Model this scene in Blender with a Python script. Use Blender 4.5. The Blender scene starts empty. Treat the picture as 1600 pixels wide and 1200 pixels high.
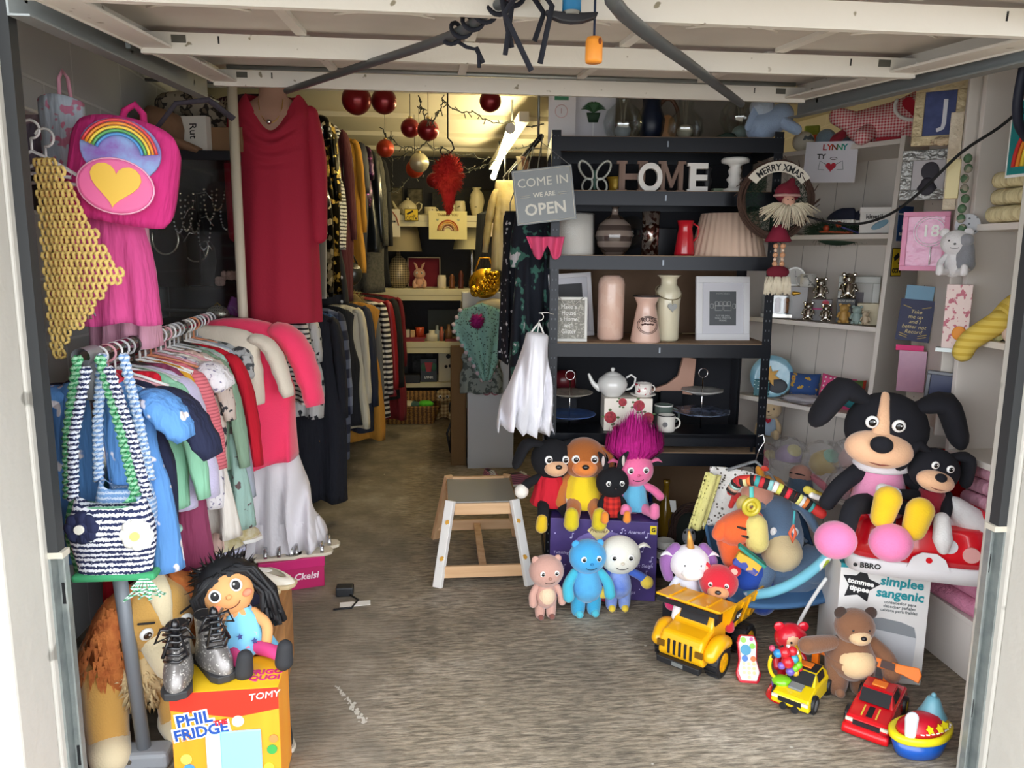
import bpy, math, random
from mathutils import Vector, Matrix, Euler
PI=math.pi; sin=math.sin; cos=math.cos; rad=math.radians
SC=bpy.context.scene; COL=SC.collection
# ---------- camera, world, light, exposure ----------
CZ=1.38; FPX=1200.0
cam=bpy.data.cameras.new('camera'); camo=bpy.data.objects.new('camera',cam); COL.objects.link(camo); SC.camera=camo
cam.sensor_width=36; cam.lens=36*FPX/1600; cam.clip_start=.05
CR=Matrix.Rotation(rad(-5.7),3,'Z')@Matrix.Rotation(rad(90-9.5),3,'X')@Matrix.Rotation(rad(.5),3,'Z')
camo.matrix_world=Matrix.Translation((0,0,CZ))@CR.to_4x4()
w=bpy.data.worlds.new('sky'); SC.world=w; w.use_nodes=True
bg=w.node_tree.nodes['Background']; bg.inputs[0].default_value=(.92,.96,1,1); bg.inputs[1].default_value=5.4
SC.view_settings.view_transform='Standard'; SC.view_settings.look='None'; SC.view_settings.gamma=1
SC.view_settings.use_curve_mapping=False; SC.view_settings.exposure=0.0
SC.cycles.max_bounces=8; SC.cycles.transparent_max_bounces=12; SC.cycles.caustics_reflective=False; SC.cycles.caustics_refractive=False
TUBE_POWER=50
# ---------- pixel to place ----------
def ray(px,py): return CR@Vector(((px-800)/FPX,(600-py)/FPX,-1))
def W(px,py,Y):
    d=ray(px,py); return Vector((0,0,CZ))+d*(Y/d.y)
def Fz(px,py,z=0):
    d=ray(px,py); return Vector((0,0,CZ))+d*((z-CZ)/d.z)
def Wx(px,py,x):
    d=ray(px,py); return Vector((0,0,CZ))+d*(x/d.x)
def mpp(p):
    q=CR.transposed()@(Vector(p)-Vector((0,0,CZ))); return -q.z/FPX
# ---------- materials ----------
MATS={}
def lin(h):
    h=h.lstrip('#'); c=[int(h[i:i+2],16)/255 for i in (0,2,4)]
    return tuple((x/12.92 if x<=.04045 else ((x+.055)/1.055)**2.4) for x in c)+(1,)
def M(col,rough=.7,metal=0,pat=None,c2='#ffffff',sc=20,thr=.3,bump=0,emit=0,glass=0,alpha=1,bs=60,c3=None,sheen=0,coat=0,ax='Z',folds=0):
    key=(col,rough,metal,pat,c2,sc,thr,bump,emit,glass,alpha,bs,c3,sheen,coat,ax,folds)
    if key in MATS: return MATS[key]
    m=bpy.data.materials.new('mat'+col.strip('#')+(pat or '')); MATS[key]=m; m.use_nodes=True
    nt=m.node_tree; N=nt.nodes; L=nt.links; b=N['Principled BSDF']
    b.inputs['Base Color'].default_value=lin(col); b.inputs['Roughness'].default_value=rough; b.inputs['Metallic'].default_value=metal
    if glass: b.inputs['Transmission Weight'].default_value=glass
    if alpha<1: b.inputs['Alpha'].default_value=alpha
    if sheen: b.inputs['Sheen Weight'].default_value=sheen
    if coat: b.inputs['Coat Weight'].default_value=coat
    if emit:
        b.inputs['Emission Color'].default_value=lin(col); b.inputs['Emission Strength'].default_value=emit
    tc=None
    def coord():
        nonlocal tc
        if tc is None: tc=N.new('ShaderNodeTexCoord')
        return tc.outputs['Object']
    def nd(t,**k):
        n=N.new(t)
        for a,v in k.items():
            if a in n.inputs: n.inputs[a].default_value=v
            else: setattr(n,a,v)
        return n
    def ramp(src,a,bb,c1,c2_):
        r=N.new('ShaderNodeValToRGB'); r.color_ramp.elements[0].position=a; r.color_ramp.elements[1].position=bb
        r.color_ramp.elements[0].color=c1; r.color_ramp.elements[1].color=c2_; L.new(src,r.inputs[0]); return r
    if pat:
        A=lin(col); B=lin(c2); out=None
        if pat=='dots':
            n=nd('ShaderNodeTexVoronoi',Scale=sc,Randomness=.25 if c3 is None else 1.0); L.new(coord(),n.inputs['Vector'])
            out=ramp(n.outputs['Distance'],thr,thr+.04,B,A).outputs[0]
        elif pat=='blobs':
            n=nd('ShaderNodeTexNoise',Scale=sc,Detail=2); L.new(coord(),n.inputs['Vector'])
            r=ramp(n.outputs[0],thr,thr+.03,A,B); out=r.outputs[0]
            if c3:
                e=r.color_ramp.elements.new(min(.99,thr+.1)); e.color=B; e=r.color_ramp.elements.new(min(.995,thr+.11)); e.color=lin(c3)
        elif pat=='noise':
            n=nd('ShaderNodeTexNoise',Scale=sc,Detail=6,Roughness=.6); L.new(coord(),n.inputs['Vector'])
            out=ramp(n.outputs[0],.35,.65,A,B).outputs[0]
        elif pat=='stripes':
            n=nd('ShaderNodeTexWave',Scale=sc,bands_direction=ax); L.new(coord(),n.inputs['Vector'])
            out=ramp(n.outputs[0],thr,thr+.08,B,A).outputs[0]
        elif pat=='wavy':
            n=nd('ShaderNodeTexWave',Scale=sc,bands_direction=ax,Distortion=3.0); n.inputs['Detail Scale'].default_value=8; L.new(coord(),n.inputs['Vector'])
            out=ramp(n.outputs[0],thr,thr+.1,B,A).outputs[0]
        elif pat=='check':
            o=[]
            for d in ('X','Z'):
                n=nd('ShaderNodeTexWave',Scale=sc,bands_direction=d); L.new(coord(),n.inputs['Vector'])
                o.append(ramp(n.outputs[0],.45,.55,(0,0,0,1),(.5,.5,.5,1)).outputs[0])
            mx=N.new('ShaderNodeMix'); mx.data_type='RGBA'; mx.blend_type='ADD'; mx.inputs[0].default_value=1
            L.new(o[0],mx.inputs[6]); L.new(o[1],mx.inputs[7]); out=ramp(mx.outputs[2],0,1,B,A).outputs[0]
        elif pat=='wood':
            mp=nd('ShaderNodeMapping'); s={'X':(1,14,14),'Y':(14,1,14),'Z':(14,14,1)}[ax]; mp.inputs['Scale'].default_value=s
            L.new(coord(),mp.inputs[0]); n=nd('ShaderNodeTexNoise',Scale=sc,Detail=4); L.new(mp.outputs[0],n.inputs['Vector'])
            out=ramp(n.outputs[0],.3,.7,A,B).outputs[0]
        elif pat=='cells':
            n=nd('ShaderNodeTexVoronoi',Scale=sc); L.new(coord(),n.inputs['Vector'])
            h=nd('ShaderNodeSeparateColor'); L.new(n.outputs['Color'],h.inputs[0])
            out=ramp(h.outputs[0],thr,thr+.25,A,B).outputs[0]
        if out: L.new(out,b.inputs['Base Color'])
        if pat=='cells' and metal: 
            bp=nd('ShaderNodeBump',Strength=1.0,Distance=.01); L.new(out,bp.inputs['Height']); L.new(bp.outputs[0],b.inputs['Normal'])
    if bump:
        n=nd('ShaderNodeTexNoise',Scale=bs,Detail=3)
        if folds:
            mp=nd('ShaderNodeMapping'); mp.inputs['Scale'].default_value=(1,1,.18); L.new(coord(),mp.inputs[0]); L.new(mp.outputs[0],n.inputs['Vector'])
        else: L.new(coord(),n.inputs['Vector'])
        bp=nd('ShaderNodeBump',Strength=bump,Distance=.03 if folds else .01); L.new(n.outputs[0],bp.inputs['Height']); L.new(bp.outputs[0],b.inputs['Normal'])
    return m
def plush(c,**k): return M(c,.95,bump=.25,bs=180,sheen=.4,**k)
def cloth(c,**k): return M(c,.9,bump=.7,bs=26,folds=1,**k)
def plast(c,r=.3,**k): return M(c,r,coat=.3,**k)
WHITEP=M('#e9e6e0',.5); WHITE=M('#f0efec',.6); BLACKM=M('#15171c',.45,.3); STEEL=M('#9aa0a0',.4,.7); CHROME=M('#d0d0d0',.15,1)
PINE=M('#d9ae78',.55,pat='wood',c2='#c08f58',sc=3,ax='Z'); PINEX=M('#d9ae78',.55,pat='wood',c2='#c08f58',sc=3,ax='X')
INK=M('#141418',.7); GLASS=M('#ffffff',.03,glass=1)
def thinglass():
    m=bpy.data.materials.new('clear pane'); m.use_nodes=True; nt=m.node_tree; nt.nodes.clear()
    o=nt.nodes.new('ShaderNodeOutputMaterial'); mx=nt.nodes.new('ShaderNodeMixShader'); t=nt.nodes.new('ShaderNodeBsdfTransparent'); g=nt.nodes.new('ShaderNodeBsdfGlossy')
    g.inputs['Roughness'].default_value=.05; t.inputs[0].default_value=(.93,.95,.95,1); mx.inputs[0].default_value=.1
    nt.links.new(t.outputs[0],mx.inputs[1]); nt.links.new(g.outputs[0],mx.inputs[2]); nt.links.new(mx.outputs[0],o.inputs[0]); return m
PANE=thinglass()
# ---------- geometry ----------
def rot(rx=0,ry=0,rz=0): return Euler((rx,ry,rz)).to_matrix()
class G:
    def __init__(s): s.v=[]; s.f=[]; s.sm=[]
    def _a(s,vs,fs,smooth=False):
        o=len(s.v); s.v+= [tuple(v) for v in vs]; s.f+=[tuple(i+o for i in f) for f in fs]; s.sm+=[smooth]*len(fs); return s
    def box(s,c,d,r=None,taper=1):
        c=Vector(c); vs=[]
        for z in (-.5,.5):
            k=taper if z>0 else 1
            for x,y in ((-.5,-.5),(.5,-.5),(.5,.5),(-.5,.5)):
                p=Vector((x*d[0]*k,y*d[1]*k,z*d[2])); p=(r@p if r else p); vs.append(c+p)
        return s._a(vs,[(3,2,1,0),(4,5,6,7),(0,1,5,4),(1,2,6,5),(2,3,7,6),(3,0,4,7)])
    def bb(s,a,b): return s.box([(a[i]+b[i])/2 for i in range(3)],[abs(b[i]-a[i]) for i in range(3)])
    def ell(s,c,r,R=None,n=20,m=12,noise=0,seed=0):
        c=Vector(c); rn=random.Random(seed); r=(r,r,r) if not hasattr(r,'__len__') else r; vs=[]
        for j in range(m+1):
            t=PI*j/m
            for i in range(n):
                a=2*PI*i/n; k=1+(rn.uniform(-noise,noise) if noise and 0<j<m else 0)
                p=Vector((r[0]*sin(t)*cos(a)*k,r[1]*sin(t)*sin(a)*k,r[2]*cos(t)*k))
                vs.append(c+(R@p if R else p))
        fs=[(j*n+i,(j+1)*n+i,(j+1)*n+(i+1)%n,j*n+(i+1)%n) for j in range(m) for i in range(n)]
        return s._a(vs,fs,True)
    def tube(s,pts,r,n=10,caps=True,closed=False,flat=1):
        pts=[Vector(p) for p in pts]; rs=r if hasattr(r,'__len__') else [r]*len(pts); k=len(pts); vs=[]; up=None
        for i,p in enumerate(pts):
            if closed: t=pts[(i+1)%k]-pts[i-1]
            else: t=pts[min(i+1,k-1)]-pts[max(i-1,0)]
            if t.length<1e-9: t=Vector((0,0,1))
            t.normalize()
            if up is None:
                up=Vector((0,0,1)) if abs(t.z)<.9 else Vector((0,1,0))
            u=up-t*up.dot(t)
            if u.length<1e-6: u=t.orthogonal()
            u.normalize(); up=u; b=t.cross(u)
            for j in range(n):
                a=2*PI*j/n; vs.append(p+u*(cos(a)*rs[i]*flat)+b*(sin(a)*rs[i]))
        fs=[]
        for i in range(k if closed else k-1):
            i2=(i+1)%k
            for j in range(n): fs.append((i*n+j,i*n+(j+1)%n,i2*n+(j+1)%n,i2*n+j))
        s._a(vs,fs,True)
        if caps and not closed:
            o=len(s.v)-len(vs); s.f+=[tuple(o+j for j in range(n))[::-1],tuple(o+(k-1)*n+j for j in range(n))]; s.sm+=[True,True]
        return s
    def cyl(s,a,b,r,r2=None,n=20):
        r2=r if r2 is None else r2; a=Vector(a); b=Vector(b); t=(b-a).normalized(); u=t.orthogonal().normalized(); w_=t.cross(u); vs=[]
        for p,q in ((a,r),(b,r2)):
            for j in range(n): vs.append(p+(u*cos(2*PI*j/n)+w_*sin(2*PI*j/n))*q)
        o=len(s.v); s._a(vs,[(j,(j+1)%n,n+(j+1)%n,n+j) for j in range(n)],True)
        s.f+=[tuple(o+j for j in range(n))[::-1],tuple(o+n+j for j in range(n))]; s.sm+=[False,False]; return s
    def lathe(s,prof,c=(0,0,0),n=28,R=None,ripple=0,k=0,sx=1,sy=1):
        c=Vector(c); vs=[]; m=len(prof)
        for (r,z) in prof:
            for j in range(n):
                a=2*PI*j/n; rr=r*(1+ripple*cos(k*a)); p=Vector((rr*cos(a)*sx,rr*sin(a)*sy,z)); vs.append(c+(R@p if R else p))
        return s._a(vs,[(i*n+j,i*n+(j+1)%n,(i+1)*n+(j+1)%n,(i+1)*n+j) for i in range(m-1) for j in range(n)],True)
    def prism(s,poly,d,c=(0,0,0),R=None,bev=0):   # poly in local x,z ; extruded along y from 0 to d
        c=Vector(c); n=len(poly); vs=[]
        for y in (0,d):
            for x,z in poly:
                p=Vector((x,y,z)); vs.append(c+(R@p if R else p))
        return s._a(vs,[tuple(range(n)),tuple(range(2*n-1,n-1,-1))]+[(i,i+n,(i+1)%n+n,(i+1)%n) for i in range(n)])
    def blob(s,pts,r,n=12,flat=1):  # limb with rounded ends through points
        pts=[Vector(p) for p in pts]; rs=list(r) if hasattr(r,'__len__') else [r]*len(pts)
        P=[];Q=[]
        K=4*(len(pts)-1)
        for i in range(K+1):
            u=i/K*(len(pts)-1); a=min(int(u),len(pts)-2); t=u-a
            p0=pts[max(a-1,0)];p1=pts[a];p2=pts[a+1];p3=pts[min(a+2,len(pts)-1)]
            P.append(.5*((2*p1)+(p2-p0)*t+(2*p0-5*p1+4*p2-p3)*t*t+(3*p1-p0-3*p2+p3)*t**3)); Q.append(rs[a]*(1-t)+rs[a+1]*t)
        d0=(P[0]-P[1]).normalized(); d1=(P[-1]-P[-2]).normalized(); A=[];B=[]
        for k in (90,65,40,18): A.append((P[0]+d0*Q[0]*sin(rad(k)),max(Q[0]*cos(rad(k)),1e-4))); 
        for k in (18,40,65,90): B.append((P[-1]+d1*Q[-1]*sin(rad(k)),max(Q[-1]*cos(rad(k)),1e-4)))
        al=A+list(zip(P,Q))+B
        return s.tube([p for p,_ in al],[q for _,q in al],n,True,False,flat)
    def tufts(s,c,r,n,l,w_,seed=1,dirf=None,R=None):   # many thin cones out of an ellipsoid
        rn=random.Random(seed); c=Vector(c); r=(r,r,r) if not hasattr(r,'__len__') else r
        for _ in range(n):
            d=Vector((rn.gauss(0,1),rn.gauss(0,1),rn.gauss(0,1))).normalized()
            if dirf and not dirf(d): continue
            p=Vector((d.x*r[0],d.y*r[1],d.z*r[2])); e=d+Vector((rn.uniform(-.5,.5),rn.uniform(-.5,.5),rn.uniform(-.7,.3))); e.normalize()
            u=e.orthogonal().normalized()*w_; v=e.cross(u); q=p+e*l*rn.uniform(.6,1.2); p=p-e*l*.3
            vs=[p+u,p-u*.5+v*.8,p-u*.5-v*.8,q]
            if R: vs=[R@x for x in vs]
            s._a([c+x for x in vs],[(0,1,3),(1,2,3),(2,0,3)],True)
        return s
    def sheet(s,fn,nu,nv,th=.004,smooth=True):  # fn(u,v)->Vector surface with thickness along its normal
        P=[[Vector(fn(i/nu,j/nv)) for i in range(nu+1)] for j in range(nv+1)]; vs=[]; m=(nu+1)*(nv+1); N=[]
        for j in range(nv+1):
            for i in range(nu+1):
                a=P[j][min(i+1,nu)]-P[j][max(i-1,0)]; b=P[min(j+1,nv)][i]-P[max(j-1,0)][i]; n=a.cross(b)
                n=n.normalized() if n.length>1e-12 else Vector((0,1,0)); N.append(n)
        F=[p for row in P for p in row]
        vs=[p+n*th/2 for p,n in zip(F,N)]+[p-n*th/2 for p,n in zip(F,N)]; q=nu+1; fs=[]
        for j in range(nv):
            for i in range(nu):
                a=j*q+i; fs.append((a,a+1,a+q+1,a+q)); fs.append((m+a,m+a+q,m+a+q+1,m+a+1))
        for i in range(nu): fs.append((i,m+i,m+i+1,i+1)); a=nv*q+i; fs.append((a,a+1,m+a+1,m+a))
        for j in range(nv): a=j*q; fs.append((a,a+q,m+a+q,m+a)); a=j*q+nu; fs.append((a,m+a,m+a+q,a+q))
        return s._a(vs,fs,smooth)
    def add(s,name,mat,parent=None,label=None,bevel=0,mats=None,kind=None,loc=None):
        me=bpy.data.meshes.new(name); me.from_pydata(s.v,[],s.f); me.polygons.foreach_set('use_smooth',s.sm); me.materials.append(mat); me.update()
        o=bpy.data.objects.new(name,me); COL.objects.link(o)
        if parent: o.parent=parent
        if label: o['label']=label
        if kind: o['kind']=kind
        if loc: o.location=loc
        if bevel:
            b=o.modifiers.new('bevel','BEVEL'); b.width=bevel; b.segments=2; b.limit_method='ANGLE'
        return o
def T(name,label,cat,loc=(0,0,0),rz=0,grp=None,rx=0,ry=0,s=1):
    o=bpy.data.objects.new(name,None); o.empty_display_size=.05; COL.objects.link(o); o.location=loc; o.rotation_euler=(rx,ry,rz); o.scale=(s,s,s)
    o['label']=label; o['category']=cat
    if grp: o['group']=grp
    return o
def solo(g,name,label,cat,mat,loc=(0,0,0),rz=0,grp=None,rx=0,ry=0,bevel=0,kind=None,s=1):
    o=g.add(name,mat,None,label,bevel,kind=kind); o.location=loc; o.rotation_euler=(rx,ry,rz); o['category']=cat; o.scale=(s,s,s)
    if grp: o['group']=grp
    return o
def struct(g,name,mat,bevel=0,parent=None):
    o=g.add(name,mat,parent,None,bevel)
    if not parent: o['kind']='structure'
    return o
def text(s,size,mat,parent,loc=(0,0,0),R=None,name='lettering',ext=.0008,sx=1,shear=0,bold=0,arc=None):
    cu=bpy.data.curves.new('t','FONT'); cu.body=s; cu.size=size; cu.extrude=ext; cu.align_x='CENTER'; cu.align_y='CENTER'; cu.shear=shear; cu.offset=bold; cu.resolution_u=2; cu.space_line=.95
    to=bpy.data.objects.new('t',cu); COL.objects.link(to); dg=bpy.context.evaluated_depsgraph_get(); me=bpy.data.meshes.new_from_object(to.evaluated_get(dg))
    bpy.data.objects.remove(to); bpy.data.curves.remove(cu); me.name=name
    me.transform(Matrix.Diagonal((sx,1,1,1)))
    if arc:
        for v in me.vertices:
            a=v.co.x/arc; r=arc+v.co.y; v.co.x=r*sin(a); v.co.y=r*cos(a)-arc
    me.transform(Matrix.Rotation(PI/2,4,'X'))      # stands up facing -Y
    if R: me.transform(R.to_4x4())
    me.materials.clear(); me.materials.append(mat); o=bpy.data.objects.new(name,me); COL.objects.link(o); o.parent=parent; o.location=loc; return o
def dup(o,parent=None):
    c=o.copy(); COL.objects.link(c); c.parent=parent
    for ch in list(o.children): dup(ch,c)
    return c
def arc3(c,r,a0,a1,n=10,pl='xz'):
    out=[]
    for i in range(n+1):
        a=rad(a0+(a1-a0)*i/n)
        out.append((c[0]+r*cos(a),c[1],c[2]+r*sin(a)) if pl=='xz' else ((c[0],c[1]+r*cos(a),c[2]+r*sin(a)) if pl=='yz' else (c[0]+r*cos(a),c[1]+r*sin(a),c[2])))
    return out
def circ(r,n=24,sx=1,sz=1,c=(0,0)): return [(c[0]+r*sx*cos(2*PI*i/n),c[1]+r*sz*sin(2*PI*i/n)) for i in range(n)]
def heart(s): return [(s*.0625*16*sin(t)**3,s*.0625*(13*cos(t)-5*cos(2*t)-2*cos(3*t)-cos(4*t))) for t in [2*PI*i/28 for i in range(28)]][::-1]
def star(r,k=5,q=.45,n0=0): return [((r if i%2==0 else r*q)*sin(PI*i/k+n0),(r if i%2==0 else r*q)*cos(PI*i/k+n0)) for i in range(2*k)]
# ---------- the garage itself ----------
def conc():
    m=bpy.data.materials.new('brushed concrete'); m.use_nodes=True; nt=m.node_tree; N=nt.nodes; L=nt.links; b=N['Principled BSDF']; b.inputs['Roughness'].default_value=.9
    tc=N.new('ShaderNodeTexCoord'); mp=N.new('ShaderNodeMapping'); mp.inputs['Scale'].default_value=(1.6,7,1); L.new(tc.outputs['Object'],mp.inputs[0])
    def noise(s,src,d=6,r=.65):
        n=N.new('ShaderNodeTexNoise'); n.inputs['Scale'].default_value=s; n.inputs['Detail'].default_value=d; n.inputs['Roughness'].default_value=r; L.new(src,n.inputs['Vector']); return n.outputs[0]
    def ramp(src,st):
        r=N.new('ShaderNodeValToRGB'); cr=r.color_ramp
        while len(cr.elements)<len(st): cr.elements.new(.5)
        for e,(p,c) in zip(cr.elements,st): e.position=p; e.color=lin(c)
        L.new(src,r.inputs[0]); return r.outputs[0]
    def mix(t,f,a,c):
        m_=N.new('ShaderNodeMix'); m_.data_type='RGBA'; m_.blend_type=t
        if isinstance(f,float): m_.inputs[0].default_value=f
        else: L.new(f,m_.inputs[0])
        L.new(a,m_.inputs[6]); L.new(c,m_.inputs[7]); return m_.outputs[2]
    brush=noise(11,mp.outputs[0],9,.8); blot=noise(1.6,tc.outputs['Object'],5); fine=noise(60,tc.outputs['Object'],3)
    mp2=N.new('ShaderNodeMapping'); mp2.inputs['Scale'].default_value=(3.2,15,1); L.new(tc.outputs['Object'],mp2.inputs[0]); wv=noise(4.5,mp2.outputs[0],3,.5)
    c1=ramp(brush,[(.34,'#6f6a61'),(.47,'#a39a8b'),(.62,'#cbbfae')]); c2=ramp(blot,[(.3,'#8f8b84'),(.5,'#c9c2b5'),(.7,'#ffffff')])
    cc=mix('MULTIPLY',.8,c1,c2); c3=ramp(wv,[(.42,'#6a645c'),(.5,'#ffffff')]); cc=mix('MULTIPLY',.38,cc,c3)
    sx=N.new('ShaderNodeSeparateXYZ'); L.new(tc.outputs['Object'],sx.inputs[0]); ay=N.new('ShaderNodeMath'); ay.operation='MULTIPLY_ADD'; L.new(blot,ay.inputs[0]); ay.inputs[1].default_value=.5; L.new(sx.outputs[0],ay.inputs[2])
    side_=ramp(ay.outputs[0],[(.02,'#000000'),(.12,'#ffffff')]); sm_=ramp(noise(5,tc.outputs['Object'],9,.7),[(.3,'#7b756a'),(.5,'#958d80'),(.7,'#b3aa9c')]); sm_=mix('MULTIPLY',.6,sm_,c2); cc=mix('MIX',side_,sm_,cc)
    # pale flecks and dark spots that lie in the surface
    v=N.new('ShaderNodeTexVoronoi'); v.inputs['Scale'].default_value=9; L.new(tc.outputs['Object'],v.inputs['Vector']); n2=noise(6,tc.outputs['Object'],2)
    s1=ramp(v.outputs['Distance'],[(.035,'#ffffff'),(.06,'#000000')]); s2=ramp(n2,[(.5,'#000000'),(.56,'#ffffff')]); fm=mix('MULTIPLY',1.0,s1,s2)
    w_=N.new('ShaderNodeRGB'); w_.outputs[0].default_value=lin('#c9c4b8'); cc=mix('MIX',fm,cc,w_.outputs[0])
    L.new(cc,b.inputs['Base Color'])
    bp=N.new('ShaderNodeBump'); bp.inputs['Strength'].default_value=.5; bp.inputs['Distance'].default_value=.012; L.new(wv,bp.inputs['Height'])
    bp2=N.new('ShaderNodeBump'); bp2.inputs['Strength'].default_value=.4; bp2.inputs['Distance'].default_value=.01; L.new(brush,bp2.inputs['Height']); L.new(bp.outputs[0],bp2.inputs['Normal']); L.new(bp2.outputs[0],b.inputs['Normal'])
    return m
def bricks(c1,c2,mo,sx,sy,bump=.5):
    m=bpy.data.materials.new('masonry'); m.use_nodes=True; nt=m.node_tree; N=nt.nodes; L=nt.links; b=N['Principled BSDF']; b.inputs['Roughness'].default_value=.85
    tc=N.new('ShaderNodeTexCoord'); sp=N.new('ShaderNodeSeparateXYZ'); L.new(tc.outputs['Object'],sp.inputs[0]); ad=N.new('ShaderNodeMath'); ad.operation='ADD'; L.new(sp.outputs[0],ad.inputs[0]); L.new(sp.outputs[1],ad.inputs[1])
    cb=N.new('ShaderNodeCombineXYZ'); L.new(ad.outputs[0],cb.inputs[0]); L.new(sp.outputs[2],cb.inputs[1])
    t=N.new('ShaderNodeTexBrick'); L.new(cb.outputs[0],t.inputs['Vector']); t.inputs['Scale'].default_value=1; t.inputs['Brick Width'].default_value=sx; t.inputs['Row Height'].default_value=sy; t.inputs['Mortar Size'].default_value=.006; t.inputs['Mortar Smooth'].default_value=.3
    t.inputs['Color1'].default_value=lin(c1); t.inputs['Color2'].default_value=lin(c2); t.inputs['Mortar'].default_value=lin(mo); L.new(t.outputs[0],b.inputs['Base Color'])
    bp=N.new('ShaderNodeBump'); bp.inputs['Strength'].default_value=bump; bp.inputs['Distance'].default_value=.01; bp.invert=True; L.new(t.outputs['Fac'],bp.inputs['Height']); L.new(bp.outputs[0],b.inputs['Normal']); return m
CONC=conc()
XL,XR,YB,ZC=-1.3,2.3,7.0,2.2
struct(G().bb((-6,-6,-.1),(7,YB+.2,0)),'floor',CONC)
BLK=bricks('#a9acae','#b4b7b9','#c4c7c8',.44,.215)
struct(G().bb((XL-.2,1.9,0),(XL,YB,2.5)),'wall_left',BLK)
struct(G().bb((XR,1.9,0),(XR+.2,YB,2.5)),'wall_right',bricks('#aaa59c','#b3aea6','#b9b5ad',.44,.215))
struct(G().bb((XL-.2,YB,0),(XR+.2,YB+.2,2.5)),'wall_back',M('#33343a',.8,bump=.2))
g=G()
CEIL=M('#d8d2bd',.75,bump=.1,bs=8)
y=2.0;k=0
while y<YB:   # ceiling of overlapping boards that run across the garage
    g.box(((XL+XR)/2,y+.37,ZC+.05),(XR-XL,.76,.06),rot(rx=rad(2.2))); y+=.74
g.bb((XL-.2,1.9,ZC+.1),(XR+.2,YB+.2,ZC+.2))
struct(g,'ceiling',CEIL)
# front wall either side of the opening and above it
BRK=bricks('#9c4f3c','#8a4434','#c4b9a8',.225,.075)
struct(G().bb((-3.5,1.55,0),(-.98,1.88,3.2)),'wall_front_left',BRK)
struct(G().bb((1.66,1.55,0),(5,1.88,3.2)),'wall_front_right',BRK)
struct(G().bb((-.98,1.6,2.1),(1.66,1.88,3.2)),'wall_front',BRK)
PAINT=M('#c2bfb7',.5,pat='blobs',c2='#8f8c84',sc=9,thr=.71,bump=.25,bs=20)
g=G().bb((-.98,1.52,0),(-.85,1.66,2.08)).bb((-.94,1.66,0),(-.846,1.76,2.06)); struct(g,'trim_left',PAINT,.006)
g=G().bb((1.40,1.52,0),(1.62,1.66,2.08)).bb((1.396,1.66,0),(1.55,1.76,2.06)); struct(g,'trim_right',PAINT,.006)
struct(G().bb((-.98,1.62,2.0),(1.62,1.76,2.1)),'trim_top',PAINT,.006)
# door channels on both sides
GALV=M('#8c9494',.45,.6,pat='noise',c2='#a9b0ae',sc=14); RUB=M('#2e3032',.6)
for s_,x in ((-1,-.846),(1,1.396)):
    t=T('door_track','grey steel door track with black upper channel on the '+('left' if s_<0 else 'right')+' post','track',(x,1.7,0),grp='garage door tracks')
    g=G().bb((0,-.02,.0),(-s_*.005,.015,.72)); g.bb((-s_*.005,.01,.0),(-s_*.026,.015,.72)); g.bb((-s_*.022,-.004,0),(-s_*.026,.01,.72)); g.add('lower_channel',GALV,t,'galvanised lower channel')
    G().bb((0,-.02,.72),(-s_*.022,.012,2.0)).add('upper_channel',RUB,t,'black upper channel')
    [G().bb((-s_*.009,.0085,z),(-s_*.017,.0098,z+.05)).add('slot',INK,t) for z in (.6,.2)]
    G().box((-s_*.014,-.004,.725),(.034,.034,.014)).add('bracket',M('#c9c3b4',.6),t)
# ---------- raised garage door ----------
DW=M('#dedbd3',.5,pat='blobs',c2='#8d8570',sc=26,thr=.69,bump=.08); DP=M('#c4beb6',.6,pat='noise',c2='#cfcac2',sc=3)
door=T('garage_door','white steel up-and-over garage door raised overhead','garage door',(.292,1.5,1.822),rx=rad(5.0))
DL=1.27; HWD=1.01
G().bb((-HWD,-.75,.055),(HWD,DL+.02,.062)).add('door_panel',DP,door)
def rail(y0,z0=0,h=.042,d=.022): return G().bb((-HWD+.0,y0-.003,-.005),(HWD,y0,h)).bb((-HWD+.0,y0-.003,-.008),(HWD,y0+d,-.005)).bb((-HWD,y0+d-.003,-.005),(HWD,y0+d,.02))
for y0 in (-.62,.0,.585,DL-.04):
    r=rail(y0).add('cross_rail',DW,door)
    for sx in (-1,1):
        G().bb((sx*(HWD-.11),y0-.004,.018),(sx*(HWD-.075),y0-.0032,.036)).add('square_hole',M('#55554f',.7),r)
        G().bb((sx*(HWD-.19),y0-.004,.018),(sx*(HWD-.186),y0-.0032,.036)).add('slot',INK,r)
for sx in (-1,1):
    G().bb((sx*HWD,-.75,.004),(sx*(HWD-.075),DL+.02,.01)).bb((sx*HWD,-.75,.0),(sx*(HWD-.004),DL+.02,.06)).add('side_frame',DW,door)
for i,x in enumerate((-.62,-.2,.2,.62)):
    for ya,yb in ((.05,.58),(.63,DL-.05),(-.57,-.02)):
        G().box((x+(.03 if x<0 else -.03)*0,(ya+yb)/2,.05),(.026,yb-ya,.012)).add('rib',DW,door)
for x in (-.8,-.4,0,.4,.8):
    for ya in (.95,.3):
        G().tube([(x+ (u-.5)*.22,ya+.05*(2*u-1)**2,.051) for u in [i/8 for i in range(9)]],.0025,6).add('pressed_seam',M('#e8e4dc',.5),door)
G().tube([(-HWD+.05,DL-.06,.048),(HWD-.05,DL-.06,.048)],.007).add('torsion_bar',STEEL,door)
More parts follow.
